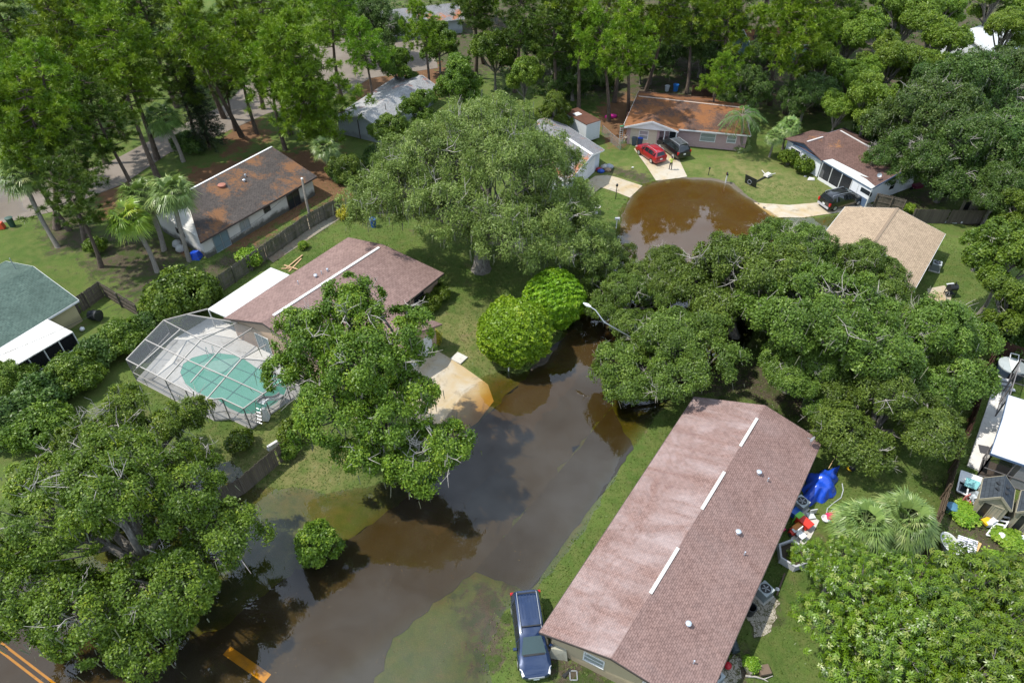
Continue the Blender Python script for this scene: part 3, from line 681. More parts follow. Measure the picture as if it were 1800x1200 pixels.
# ---- pink brick house at the end of the turning circle
SH_BROWN = mat_shingle('brown shingle under pine straw', (.115, .070, .052), (.085, .052, .040), (.045, .03, .025), .16, .34, straw=.95, strawcol=(.205, .088, .036), strawpos=(.40, .54))
PINKBR = mat_brick('pink painted brick', (.40, .255, .255), (.34, .20, .205), (.44, .34, .33))
A, B = W(1097, 218, 2.65), W(1123, 160, 2.65); D = W(1320, 238, 2.65); C = D + (B - A) * .98
pink = House('pink_brick_house', 'pink brick house with straw covered brown roof at the end of the turning circle', 'house', D, A, B, C, W(1308, 190, 4.1), W(1119, 169, 4.1), SH_BROWN, PINKBR, .5, .35, fascia=WHITE, foot=.25)
pink.ridge([(.02, .98)], M('sun bleached ridge', (.45, .36, .30), .8), .2, 'ridge_cap')
pink.open('A', .62, 1.9, .85, 1.95, pane=GLASS_B); pink.open('A', .84, 1.15, .95, 1.9, pane=GLASS_B)
# porch gable
a, d, n, L = pink.frame('A'); zt = 2.72; bl = a + d * (-.3) + n * 1.5; br = a + d * 6.4 + n * 1.5; pk = (bl + br) / 2
inw = -n * 4.6; m = MB()
P_ = [Vector((bl.x, bl.y, zt)), Vector((pk.x, pk.y, 3.75)), Vector((br.x, br.y, zt))]; Q_ = [v + inw for v in P_]; dn = Vector((0, 0, -.12))
m.poly([P_[0], P_[1], Q_[1], Q_[0]]); m.poly([P_[1], P_[2], Q_[2], Q_[1]]); m.poly([P_[0] + dn, Q_[0] + dn, Q_[1] + dn, P_[1] + dn]); m.poly([P_[1] + dn, Q_[1] + dn, Q_[2] + dn, P_[2] + dn])
m.poly([P_[0], P_[0] + dn, P_[1] + dn, P_[1]]); m.poly([P_[1], P_[1] + dn, P_[2] + dn, P_[2]])
pg = m.build('porch_roof', SH_BROWN, pink.root)
m = MB(); m.poly([P_[0] + dn - n * .12, P_[2] + dn - n * .12, P_[1] + dn - n * .12]); m.build('gable_panel', WHITE, pg)
m = MB()
for i in (0, 1): m.bar(P_[i] + n * .03 + dn * .6, P_[i + 1] + n * .03 + dn * .6, .05, .22)
m.build('fascia', WHITE, pg)
TANP = M('tan stucco', (.50, .44, .34), .8, .2)
m = MB(); o = a + d * .55 + n * .95; m.obox((o.x, o.y, .25), d * 3.3, -n * 1.2, (0, 0, 2.35)); bay = m.build('bay_wall', TANP, pink.root)
for x0 in (-.32, 3.3): m = MB(); o2 = o + d * x0; m.obox((o2.x, o2.y, .25), d * .32, n * .03 - n * .5, (0, 0, 2.33)); m.build('brick_pier', PINKBR, bay)
m = MB(); o2 = o + d * 1.05 + n * .0; 
for x0, x1, y0, y1 in ((0, 1.2, 0, .09), (0, 1.2, 1.11, 1.2), (0, .09, .09, 1.11), (1.11, 1.2, .09, 1.11), (.09, 1.11, .57, .63)):
    m.obox(o2 + d * x0 + Vector((0, 0, 1.05 + y0)), d * (x1 - x0), n * .06, (0, 0, y1 - y0))
f = m.build('window', WHITE, bay); m = MB(); m.obox(o2 + d * .09 + Vector((0, 0, 1.14)), d * 1.02, n * .03, (0, 0, 1.02)); m.build('pane', GLASS_B, bay)
for x in (4.75, 6.2): m = MB(); v = a + d * x + n * 1.35; m.bar((v.x, v.y, .25), (v.x, v.y, 2.65), .1, .1); m.build('porch_post', WHITE, pink.root)
pink.open('A', .36, 1.0, .05, 2.1, 'door', pane=GLASS, bars=0)

# ---- white and blue house on the right
SH_BR2 = mat_shingle('plum brown shingle', (.135, .082, .068), (.105, .062, .052), (.055, .034, .03), .16, .34, straw=.55, strawcol=(.30, .14, .05), strawpos=(.62, .70), fade=.45)
BW = M('white siding', (.66, .68, .70), .6, .3, 0, .08, 3.); NAVY = M('slate blue trim', (.085, .13, .21), .6, .3)
A, D, C = W(1395, 252, 2.6), W(1532, 331, 2.6), W(1625, 297, 2.6)
B = C + (A - D)
R1_, R2_ = W(1474, 228, 3.95), W(1595, 296, 3.95)
bh = House('white_blue_house', 'white house with blue lower walls, plum brown roof and a dark screened porch', 'house', D, A, B, C, R2_, R1_, SH_BR2, BW, .5, .3, fascia=NAVY, foot=.25)
bh.ridge([(.06, .97)], M('grey ridge strip', (.50, .47, .46), .7), .2, 'ridge_cap')
dish(bh.root, bh.on_roof('A', .05, .72), R(-110)); 
bh.open('near', .42, .95, .8, 2.0); bh.open('near', .68, 1.0, .1, 2.1, 'door', pane=BW, bars=0)
# cross gable with low ridge on the left
a0, g0, a1 = W(1377, 244, 2.62), W(1412, 250, 3.35), W(1445, 282, 2.62); back_ = (W(1452, 236, 3.35) - W(1419, 246, 3.35)); back_.z = 0; back_ = back_.normalized() * 5.0; m = MB(); dn = Vector((0, 0, -.12))
gm = Vector(((a0.x + a1.x) / 2, (a0.y + a1.y) / 2, 3.45)); P_ = [a0, gm, a1]; Q_ = [v + back_ for v in P_]
m.poly([P_[0], P_[1], Q_[1], Q_[0]][::-1]); m.poly([P_[1], P_[2], Q_[2], Q_[1]][::-1]); m.poly([P_[0] + dn, P_[1] + dn, Q_[1] + dn, Q_[0] + dn]); m.poly([P_[1] + dn, P_[2] + dn, Q_[2] + dn, Q_[1] + dn])
for i in (0, 1): m.poly([P_[i], P_[i] + dn, P_[i + 1] + dn, P_[i + 1]])
cg = m.build('gable_roof', SH_BR2, bh.root)
m = MB(); m.bar(gm + Vector((0, 0, .03)) + back_ * .1, gm + Vector((0, 0, .03)) + back_ * .62, .2, .07); m.build('ridge_cap', M('grey ridge strip', (.5, .47, .46)), cg)
m = MB(); t3 = back_.normalized() * .35; m.poly([P_[0] + dn + t3, P_[1] + dn + t3, P_[2] + dn + t3][::-1]); m.build('gable_panel', NAVY, cg)
m = MB(); q0, q1 = P_[0] + t3 * 1.2, P_[2] + t3 * 1.2; q0 = q0.lerp(q1, .06); q1 = q0.lerp(q1, .95)
m.obox((q0.x, q0.y, .25), Vector((q1.x - q0.x, q1.y - q0.y, 0)), back_.normalized() * .25, (0, 0, 2.28)); gw = m.build('gable_wall', BW, cg)
dd = (q1 - q0).normalized(); nn = -back_.normalized(); m = MB(); o = q0 + dd * .9 + nn * .02; m.obox((o.x, o.y, 1.25), dd * 1.5, nn * .04, (0, 0, .75)); m.build('window_pane', GLASS, cg)
m = MB()
for x0, x1, y0, y1 in ((-.08, 1.58, -.08, 0), (-.08, 1.58, .75, .83), (-.08, 0, 0, .75), (1.5, 1.58, 0, .75), (.7, .78, 0, .75)): m.obox(o + dd * x0 + Vector((0, 0, 1.25 + y0 - o.z)), dd * (x1 - x0), nn * .07, (0, 0, y1 - y0))
m.build('window_frame', WHITE, cg)
# porch with metal strip roof along the front
p0, p1, p2, p3 = W(1447, 283, 2.58), W(1532, 332, 2.58), W(1548, 323, 2.86), W(1463, 280, 2.86)
m = MB(); lft = Vector((0, 0, .04)); m.hexa([v + lft - Vector((0, 0, .06)) for v in (p0, p1, p2, p3)] + [v + lft for v in (p0, p1, p2, p3)]); ps = m.build('porch_roof', mat_metal_roof('grey white porch strip', (.52, .54, .53), .5, .4), bh.root)
fd = Vector((p1.x - p0.x, p1.y - p0.y, 0)); FL = fd.length; fd.normalize(); fn = Vector((fd.y, -fd.x, 0)); o = Vector((p0.x, p0.y, .2)) - fn * .12
m = MB()
for f in (0., .21, .42, .63, .76, 1.): v = o + fd * (FL * f); m.bar(v, v + Vector((0, 0, 2.3)), .10, .10)
m.obox(o - fn * .05, fd * (FL * .64), fn * .12, (0, 0, .34)); m.obox(o + Vector((0, 0, 2.2)) - fn * .04, fd * FL, fn * .09, (0, 0, .12)); m.build('porch_frame', WHITE, ps)
m = MB(); m.obox(o + Vector((0, 0, .34)), fd * (FL * .63), fn * .015, (0, 0, 1.86)); m.build('porch_screen', mat_screen('porch screen', (.03, .032, .035), .6), ps)
m = MB(); m.obox(o + fd * (FL * .64), fd * (FL * .35), fn * .03, (0, 0, 1.0)); m.build('lower_panel', NAVY, ps)
m = MB(); m.obox(o + fd * (FL * .64) + Vector((0, 0, 1.0)), fd * (FL * .35), fn * .028, (0, 0, 1.2)); m.build('upper_panel', BW, ps)
m = MB(); m.obox(o + fd * (FL * .82) + Vector((0, 0, 1.45)) + fn * .02, fd * 1.5, fn * .03, (0, 0, .5)); m.build('window_pane', GLASS, ps)

# ---- tan roof house
SH_TAN = mat_shingle('tan shingle', (.34, .26, .18), (.285, .215, .148), (.17, .125, .09), .17, .34, fade=.22)
B, C, D = W(1486, 363, 2.6), W(1662, 411, 2.6), W(1614, 498, 2.6); D = C + (D - C) * 1.3; A = D + (B - C); R2_ = W(1578, 366, 3.75); R1_ = R2_ + (D - C)
tan_house = House('tan_house', 'house with plain tan shingle roof, its front corner under the big oaks', 'house', A, B, C, D, R1_, R2_, SH_TAN, TANP, .5, .4, fascia=WHITE, foot=.3)
tan_house.vent('D', .30, .30, 'can', .18); tan_house.vent('D', .28, .55, 'pipe', .1); tan_house.ridge([(0, 1)], M('tan ridge shingle', (.22, .165, .115), .9), .26, 'ridge_cap')
tan_house.open('D', .55, 1.8, .1, 2.05, 'sliding_door', pane=GLASS_T); tan_house.open('far', .4, 1.2, .9, 1.9)

# ---- white metal roof house on the right edge
MROOF = mat_metal_roof('white metal roof', (.54, .55, .57), .35, .45)
a_, b_, c_ = W(1773, 694, 2.75), W(1742, 796, 2.75), W(1800, 819, 2.6)
dirr = (c_ - b_); dirr.z = 0; dirr = dirr.normalized(); far_ = dirr * 13
A, D = a_, b_; B, C = a_ + far_, b_ + far_
mh = House('metal_roof_house', 'house with white metal roof and screened porches, on the right edge of the photo', 'house', B, A, D, C, (B + C) / 2 + Vector((0, 0, .35)), (A + D) / 2 + Vector((0, 0, .35)), MROOF, BW, .12, 2.0, fascia=NAVY, foot=.3)
def scr_room(corners, h, name):
    f = MB(); s_ = MB(); n_ = len(corners)
    for i in range(n_ - 1):
        p, q = corners[i], corners[i + 1]; k = max(1, round((q - p).length / 1.5))
        for j in range(k + 1): v = p.lerp(q, j / k); f.bar(v, v + Vector((0, 0, h)), .07, .07)
        for z in (.05, .9, h): f.bar(p + Vector((0, 0, z)), q + Vector((0, 0, z)), .06, .06)
        s_.poly([p, q, q + Vector((0, 0, h)), p + Vector((0, 0, h))])
    r_ = f.build(name, M('bronze porch frame', (.16, .15, .15), .5), mh.root)
    s_.build('screen_panel', mat_screen('bronze screen', (.05, .05, .05), .45), r_)
dz = Vector((0, 0, .3)); fwd = (b_ - a_); fwd.z = 0; fwd.normalize()
b0 = Vector((b_.x, b_.y, .3)); a0 = Vector((a_.x, a_.y, .3))
scr_room([b0 + dirr * .15 - fwd * 1.9, b0 - fwd * .1 + dirr * .15, b0 - fwd * .1 + dirr * 9], 2.28, 'front_porch')
scr_room([a0 - fwd * .1 + dirr * .1, a0 - fwd * 5. + dirr * .1, a0 - fwd * 5. + dirr * 8.], 2.4, 'rear_porch')
m = MB(); m.obox(b0 - fwd * 1.85 + dirr * .2, dirr * 9, fwd * 1.75, (0, 0, .06)); m.build('porch_floor', M('brown porch floor', (.16, .12, .09), .7), mh.root)
slab = [tuple(W(x, y, .3))[:2] for x, y in ((1755, 652), (1781, 657), (1772, 697), (1740, 797), (1734, 833), (1700, 818))]
m = MB(); m.prism(slab, .0, .36); sl = tag(m.build('concrete_slab', mat_concrete('bleached concrete', (.62, .60, .56), (.72, .70, .66), .30, (.40, .38, .33))), kind='structure')

# ---- three houses that only show through the far trees
def far_house(name, label, px, py, w, l, rz, roof, wall, ze=2.7, zr=4.2):
    c = W(px, py, zr); d = Vector((math.cos(rz), math.sin(rz), 0)); n_ = Vector((-d.y, d.x, 0)); c.z = 0
    P = [c - d * l / 2 - n_ * w / 2, c - d * l / 2 + n_ * w / 2, c + d * l / 2 + n_ * w / 2, c + d * l / 2 - n_ * w / 2]
    for q in P: q.z = ze
    r1, r2 = c - d * l / 2, c + d * l / 2; r1.z = r2.z = zr
    h = House(name, label, 'house', P[0], P[3], P[2], P[1], r1, r2, roof, wall, .4, .3, fascia=WHITE, foot=.2)
    h.open('A', .3, 1.3, .9, 1.9); h.open('near', .5, 1., .9, 1.9); return h
far_house('grey_house', 'grey roofed house glimpsed between pine trunks at the top edge', 735, 12, 8, 14, R(20), SH_BLUEG, PALE)
far_house('teal_house', 'teal walled house with orange brown roof, glimpsed behind the tall pines', 1375, 48, 8, 13, R(10), SH_BROWN, M('teal siding', (.14, .24, .26), .7))
far_house('white_roof_house', 'white roofed house among trees near the top right corner', 1738, 52, 8, 12, R(35), mat_metal_roof('far white roof', (.60, .62, .62), .2), BW)
# ------------------------------------------------------------------ pool, cage, spa
DECK = mat_concrete('pool deck', (.60, .58, .54), (.70, .68, .64), .18, (.45, .42, .36))
deck = MB(); dk = [tuple(W(x, y, 2.55))[:2] for x, y in ((222, 632), (290, 667), (362, 703), (390, 700), (428, 718), (463, 692), (500, 667), (540, 640))] + [tuple(W(x, y, .2))[:2] for x, y in ((500, 640), (468, 608), (404, 572), (372, 558))] + [tuple(W(288, 563, 2.55))[:2]]
deck.prism(dk, .02, .34); tag(deck.build('pool_deck', DECK), kind='structure')
pool = thing('swimming_pool', 'kidney shaped swimming pool with green water inside the screen cage', 'pool', W(412, 675, .34))
pp = [W(x, y, .35) for x, y in ((317, 655), (322, 640), (338, 629), (360, 623), (385, 621), (410, 624), (430, 632), (450, 646), (474, 655), (498, 664), (505, 678), (500, 694), (486, 708), (468, 719), (446, 727), (424, 727), (402, 717), (384, 703), (364, 697), (344, 688), (326, 674))]
def mat_pool():
    t = NT('green pool water'); p = t.pos()
    c = t.mix(t.noise(p, .5, 5, .6, .8), (.075, .32, .22), (.19, .48, .37)); n = t.bump(t.noise(p, 2.5, 3), .05, .1)
    return t.done(t.bsdf(c, .03, .5, 0., n))
cen = sum(pp, Vector()) / len(pp)
m = MB(); m.poly([v + Vector((0, 0, .012)) for v in pp][::-1]); m.build('water', mat_pool(), pool)
m = MB()
for i in range(len(pp)):
    a, b = pp[i], pp[(i + 1) % len(pp)]; oa, ob = (a - cen).normalized() * .32, (b - cen).normalized() * .32; up = Vector((0, 0, .035))
    m.hexa([a, b, b + ob, a + oa, a + up, b + up, b + ob + up, a + oa + up])
m.build('coping', M('pale pool coping', (.62, .60, .56), .7), pool)
m = MB(); s0 = W(388, 634, .372)
for r, z in ((1.7, 0), (1.15, .006), (.65, .012)):
    pts = [s0 + Vector((math.cos(t) * r, math.sin(t) * r * .8, z)) for t in np.linspace(R(-170), R(20), 14)]; m.poly(pts)
m.build('pool_step', M('pale pool step', (.26, .47, .38), .1, .5), pool)
CHROME = M('polished rail', (.62, .64, .66), .25, .5, .9, .05)
def rail(px, py, az, parent, name='hand_rail'):
    b = W(px, py, .34); d = Vector((math.cos(az), math.sin(az), 0)); m = MB()
    for s_ in (-.25, .25):
        o = b + Vector((-d.y, d.x, 0)) * s_
        m.tube([o, o + Vector((0, 0, .75)), o + Vector((0, 0, .9)) + d * .2, o + Vector((0, 0, .85)) + d * .5, o + d * .8 + Vector((0, 0, .1))], .025, 6)
    m.build(name, CHROME, parent, 40)
rail(372, 620, R(-70), pool); rail(440, 742, R(80), pool)
slide = thing('pool_slide', 'white pool slide with chrome ladder at the corner of the pool', 'slide', W(460, 745, .34), R(0)); slide.rotation_euler.z = 0
m = MB(); o = W(468, 736, .34); dd = Vector((.35, .9, 0)).normalized(); sd = Vector((dd.y, -dd.x, 0))
prof = [(0, 1.75), (.5, 1.7), (1.0, 1.25), (1.5, .75), (2.0, .5), (2.3, .45)]
for (x0, z0), (x1, z1) in zip(prof[:-1], prof[1:]):
    a, b = o + dd * x0 + Vector((0, 0, z0)), o + dd * x1 + Vector((0, 0, z1))
    m.poly([a - sd * .3, a + sd * .3, b + sd * .3, b - sd * .3][::-1])
    for s_ in (-1, 1): m.bar(a + sd * .3 * s_ + Vector((0, 0, .08)), b + sd * .3 * s_ + Vector((0, 0, .08)), .05, .2)
m.build('chute', WHITE, slide)
m = MB(); m.hexa([o + v for v in (Vector((-.2, -.25, 0)), Vector((.25, -.25, 0)), Vector((.25, .3, 0)), Vector((-.2, .3, 0)), Vector((-.12, -.1, 1.2)), Vector((.15, -.1, 1.2)), Vector((.15, .2, 1.1)), Vector((-.12, .2, 1.1)))]); m.build('pedestal', WHITE, slide)
m = MB(); l0 = o - dd * .8
for s_ in (-.25, .25): m.tube([l0 + sd * s_, l0 + dd * .5 + sd * s_ + Vector((0, 0, 1.7)), l0 + dd * .7 + sd * s_ + Vector((0, 0, 2.3)), o + dd * .3 + sd * s_ + Vector((0, 0, 1.9))], .025, 6)
for k in range(1, 6): q = l0 + dd * (.09 * k) + Vector((0, 0, .3 * k)); m.tube([q - sd * .25, q + sd * .25], .02, 5)
m.build('ladder', CHROME, slide, 40)

cage = thing('pool_cage', 'screened pool enclosure of thin pale metal bars around the green pool', 'pool cage', W(380, 680, .2))
CAGE = M('bronze and white cage bar', (.42, .39, .36), .5, .3, .1, .12)
zo, zi = 2.55, 3.25
T = lambda x, y, z=zo: W(x, y, z)
def base_of(v): return Vector((v.x, v.y, .2))
outer = [T(222, 632), T(290, 667), T(362, 703), T(390, 700), T(428, 718), T(463, 692), T(500, 667), T(540, 640)]
inner = {'n0': T(288, 563), 'n1': T(330, 553), 'a': T(255, 597, 2.9), 'b': T(318, 578, zi), 'c': T(353, 597, zi), 'd': T(390, 611, zi), 'e': T(425, 630, zi), 'f': T(335, 635, 3.1), 'g': T(463, 690, zo)}
hs = [T(365, 543), T(418, 567, 2.6), T(453, 571, 2.6), T(468, 606, 2.6)]
bars = [(outer[i], outer[i + 1]) for i in range(7)]
bars += [(outer[0], inner['a']), (inner['a'], inner['n0']), (inner['n0'], hs[0]), (inner['n0'], inner['c']), (inner['c'], inner['d']), (inner['d'], inner['e']), (inner['e'], outer[7]), (inner['n1'], hs[1]),
         (inner['a'], inner['f']), (inner['f'], T(400, 663, zi)), (T(400, 663, zi), outer[5]), (outer[1], inner['c']), (inner['c'], hs[1]), (T(335, 672, 2.9), inner['d']), (inner['d'], hs[2]), (outer[2], inner['e']), (inner['e'], hs[3]),
         (T(240, 647, 2.6), inner['b'])]
m = MB()
for a, b in bars: m.bar(a, b, .055, .11)
m.build('roof_beam', CAGE, cage)
posts = [outer[0], outer[1], T(326, 686), outer[2], outer[3], outer[4], outer[5], outer[6], inner['n0'], T(255, 597)]
for v in posts: m = MB(); m.bar(base_of(v), v, .06, .07); m.build('post', M('shade toned cage post', (.16, .15, .145), .5), cage)  # posts darker than the roof bars: shade side put into their colour
m = MB()
for i in range(7):
    a, b = outer[i], outer[i + 1]; m.bar(base_of(a) + Vector((0, 0, .95)), base_of(b) + Vector((0, 0, .95)), .05, .06); m.bar(base_of(a) + Vector((0, 0, .05)), base_of(b) + Vector((0, 0, .05)), .06, .1)
a, b = outer[0], inner['n0']; m.bar(base_of(a) + Vector((0, 0, .95)), base_of(b) + Vector((0, 0, .95)), .05, .06)
m.build('lower_rail', CAGE, cage)
m = MB()
for i in range(7):
    a, b = outer[i], outer[i + 1]; m.poly([base_of(a), base_of(b), b, a])
a, b = outer[0], inner['n0']; m.poly([base_of(a), base_of(b), b, a])
m.build('wall_screen', mat_screen('pool cage screen', (.085, .09, .095), .5), cage)
m = MB()
for q in ([outer[0], outer[1], inner['c'], inner['b'], inner['n0'], inner['a']], [outer[1], outer[2], inner['e'], inner['d'], inner['c']], [outer[2], outer[3], outer[4], outer[5], inner['e']], [outer[5], outer[6], outer[7], inner['e']],
          [inner['n0'], inner['b'], inner['c'], hs[1], inner['n1'], hs[0]], [inner['c'], inner['d'], hs[2], hs[1]], [inner['d'], inner['e'], hs[3], hs[2]]): m.poly(q)
m.build('roof_screen', mat_screen('pool roof screen', (.13, .14, .15), .34), cage)

spa = thing('hot_tub', 'round dark hot tub with grey cover behind the brown fence', 'hot tub', W(1772, 650, .3))
c = W(1772, 655, .3); m = MB(); m.lathe(c, [(1.02, 0), (1.06, .1), (1.06, .72), (.98, .78)], 28); m.build('shell', M('dark blue tub panel', (.03, .05, .075), .5), spa, 40)
m = MB(); m.lathe(c + Vector((0, 0, .76)), [(1.05, 0), (1.05, .08), (.2, .12)], 28); m.build('cover', M('grey tub cover', (.36, .40, .40), .6), spa, 40)
lo = thing('lounge_chair', 'white plastic lounger lying on the hot tub cover', 'lounger', c + Vector((.1, .1, .88)))
m = MB(); d = Vector((.35, .9, 0)).normalized(); s_ = Vector((d.y, -d.x, 0)); o = c + Vector((.1, 0, .9))
for k in (-.3, .3): m.bar(o + s_ * k - d * .8, o + s_ * k + d * .5, .06, .05); m.bar(o + s_ * k + d * .5, o + s_ * k + d * 1.0 + Vector((0, 0, .35)), .06, .05)
for k in range(14): q = o - d * .78 + d * (.1 * k); m.bar(q - s_ * .3, q + s_ * .3, .075, .02)
m.bar(o + d * 1.0 - s_ * .3 + Vector((0, 0, .35)), o + d * 1.0 + s_ * .3 + Vector((0, 0, .35)), .08, .04); m.build('lounge_chair_frame', WHITE, lo)
st = thing('steps', 'grey two tread step unit in front of the hot tub', 'steps', W(1762, 684, .36)); o = W(1765, 680, .36)
for k, y in ((0, -.35), (1, .0), (2, .32)): m = MB(); m.box(o + Vector((y * -.3, y, .12 + .2 * k)), (.95, .3, .06), R(-15)); m.box(o + Vector((y * -.3, y, .06 + .1 * k)), (.8, .05, .12 + .2 * k), R(-15)); m.build('tread', M('grey plastic step', (.45, .46, .47), .6), st)
gr = thing('floor_grate', 'dark square mat on the bleached concrete slab', 'mat', W(1731, 790, .365)); m = MB(); m.box(W(1731, 790, .38), (.75, .8, .03), R(-18))
for k in range(5): m.box(W(1731, 790, .4) + Vector((-.28 + .14 * k, 0, 0)), (.03, .75, .015), R(-18))
m.build('mat', M('dark rubber', (.07, .07, .075), .8), gr)

# ------------------------------------------------------------------ fences
def mat_fence(name, c0, c1, green=.0):
    t = NT(name); p = t.pos(); uv = t.uv()
    st = t.noise(t.mapping(uv, (6, .35, 1)), 1.6, 5, .65)
    c = t.mix(st, c0, c1); pl = t.n('ShaderNodeTexWhiteNoise', {'Vector': t.n('ShaderNodeVectorMath', {0: t.mapping(uv, (7., .0, 0))}, operation='FLOOR').outputs[0]}).outputs[0]
    c = t.mix(t.math('MULTIPLY', pl, .4), c, tuple(x * .5 for x in c0))
    if green: c = t.mix(t.math('MULTIPLY', t.ramp(t.noise(p, 1.1, 5, .7), .45, .62), green), c, (.06, .075, .03))
    return t.done(t.bsdf(c, .9, .12))
F_DARK = mat_fence('weathered dark fence wood', (.085, .070, .055), (.17, .145, .115), .0); F_GREY = mat_fence('lichen grey fence wood', (.115, .105, .09), (.22, .20, .165), .55)
F_BROWN = mat_fence('brown stained fence wood', (.060, .032, .024), (.10, .055, .04))
def fence(name, label, pts, h, mat, rails=True, slats=.14, post_side=1, broken=(), bmat=None, lean=0.):
    f = thing(name, label, 'fence', (pts[0].x, pts[0].y, pts[0].z)); rng = random.Random(len(label))
    bd = MB(); ra = MB(); pm = []
    for a, b in zip(pts[:-1], pts[1:]):
        L = (b - a).length; d = (b - a).normalized(); nn = Vector((-d.y, d.x, 0)) * post_side; k = int(L / slats)
        for i in range(k):
            if rng.random() < .02: continue
            p = a + d * (i * slats); p = Vector((p.x, p.y, a.z + (b.z - a.z) * i / k - .15)); hh = h + .15 + rng.uniform(-.03, .03); tl = Vector((nn.x, nn.y, 0)) * rng.uniform(-.03, .03)
            bd.hexa([p, p + d * (slats - .012), p + d * (slats - .012) + nn * .02, p + nn * .02] + [q + Vector((0, 0, hh)) + tl for q in (p, p + d * (slats - .012), p + d * (slats - .012) + nn * .02, p + nn * .02)])
        for z in (.3, h * .5, h - .25): ra.bar(a + nn * .045 + Vector((0, 0, z)), b + nn * .045 + Vector((0, 0, z)), .04, .09)
        n_ = max(1, round(L / 2.4))
        for i in range(n_ + 1): p = a.lerp(b, i / n_) + nn * .11; pm.append(p)
    bd.build('board_panel', mat, f); 
    if rails: ra.build('rail', mat, f)
    for p in pm: q = MB(); q.box(p + Vector((0, 0, h / 2 - .1)), (.10, .10, h + .2), rng.random()); q.build('post', mat, f)
    return f
def FP(pts): return [G(a, b) for a, b in pts]
fence('wood_fence', 'dark board fence standing in flood water left of the small round tree', FP([(356, 908), (430, 868), (500, 808)]), 1.75, F_DARK, post_side=1)
fence('wood_fence', 'long mossy grey board fence between white stucco house and mauve roofed house', FP([(385, 516), (470, 456), (545, 402), (600, 372)]), 1.8, F_GREY, post_side=-1)
fence('wood_fence', 'dark board fence running right from the cream house corner to the round hedge tree', FP([(128, 560), (185, 520), (250, 560)]), 1.7, F_DARK, post_side=-1)
fence('wood_fence', 'tall weathered fence beside the white and blue house, with one new orange board', FP([(1533, 366), (1560, 372), (1582, 378)]), 1.9, F_DARK, post_side=-1)
fence('wood_fence', 'long dark board fence behind the tan roofed house, in the shade', FP([(1600, 392), (1700, 394), (1800, 392)]), 1.7, F_DARK, post_side=1)
fence('wood_fence', 'dark board fence behind the pink brick house', FP([(1215, 172), (1290, 176), (1345, 180)]), 1.8, F_BROWN, post_side=1)
fence('wood_fence', 'brown stained fence around the bleached concrete slab', [Vector((*W(x, y, 2.05)[:2], .25)) for x, y in ((1806, 614), (1760, 597), (1712, 745), (1690, 800))], 1.8, F_BROWN, post_side=-1)
fence('wood_fence', 'worn brown fence between the fan palm and the yard with two sheds', [Vector((*W(x, y, 1.95)[:2], .25)) for x, y in ((1688, 806), (1660, 900), (1640, 955), (1612, 1040))], 1.7, mat_fence('worn brown wood', (.09, .065, .045), (.16, .12, .085)), post_side=-1)
cl = thing('chain_fence', 'sagging chain link fence between white trailer and pink brick house', 'fence', G(1086, 262)); m = MB(); sm = MB()
pts = FP([(1058, 236), (1075, 252), (1090, 264), (1101, 250)])
for p in pts: m.tube([p, p + Vector((0, 0, 1.3))], .03, 6)
for a, b in zip(pts[:-1], pts[1:]): m.tube([a + Vector((0, 0, 1.25)), b + Vector((0, 0, 1.25))], .02, 5); sm.poly([a, b, b + Vector((0, 0, 1.25)), a + Vector((0, 0, 1.25))])
m.build('frame', GREYMET, cl); sm.build('mesh_panel', mat_screen('chain link', (.25, .26, .26), .35), cl)

# ------------------------------------------------------------------ vehicles (local coordinates: x forwards, y left)
TYRE = M('tyre rubber', (.018, .018, .018), .85, .2); RIM = M('alloy rim', (.50, .50, .51), .35, .5, .6); CGLASS = NT('car glass'); CGLASS = CGLASS.done(CGLASS.bsdf((.012, .016, .018), .03, .8))
WSHIELD = NT('windscreen'); WSHIELD = WSHIELD.done(WSHIELD.bsdf((.030, .055, .055), .04, .8)); LAMP = M('clear lamp', (.72, .72, .70), .12, .6); RED = M('red lamp', (.42, .012, .012), .15, .5); PLATE = M('number plate', (.62, .64, .62), .5)
def carpaint(name, col, flake=.0):
    t = NT(name); p = t.pos(); c = t.mix(t.noise(p, 1.6, 4), tuple(x * .85 for x in col), col)
    return t.done(t.bsdf(c, .28, .5, flake, None, Coat_Weight=1.0, Coat_Roughness=.03))
VAN = [(2.54, .36, .60, .62, .66, .52), (2.45, .25, .72, .82, .76, .68), (2.2, .22, .84, .93, .90, .74), (1.85, .20, .92, .96, 1.00, .78), (1.42, .20, .99, .97, 1.10, .80), (1.0, .20, 1.02, .98, 1.36, .74), (.55, .20, 1.04, .98, 1.62, .70), (.2, .20, 1.05, .98, 1.70, .70),
       (-.5, .20, 1.06, .98, 1.74, .71), (-1.4, .20, 1.06, .98, 1.75, .71), (-2.05, .22, 1.06, .97, 1.72, .70), (-2.32, .24, 1.05, .96, 1.62, .68), (-2.5, .30, 1.0, .93, 1.12, .80), (-2.56, .36, .72, .88, .78, .78)]
SUV = [(2.25, .42, .66, .60, .72, .50), (2.17, .30, .80, .80, .84, .64), (1.95, .25, .92, .88, .98, .72), (1.5, .24, 1.0, .92, 1.06, .74), (1.02, .24, 1.04, .93, 1.12, .76), (.62, .24, 1.06, .93, 1.38, .70), (.22, .24, 1.08, .93, 1.60, .66), (-.3, .24, 1.09, .93, 1.68, .66),
       (-1.0, .24, 1.09, .93, 1.68, .66), (-1.6, .26, 1.10, .92, 1.64, .65), (-1.9, .28, 1.09, .90, 1.56, .63), (-2.12, .32, 1.04, .88, 1.14, .74), (-2.22, .40, .80, .85, .86, .74)]
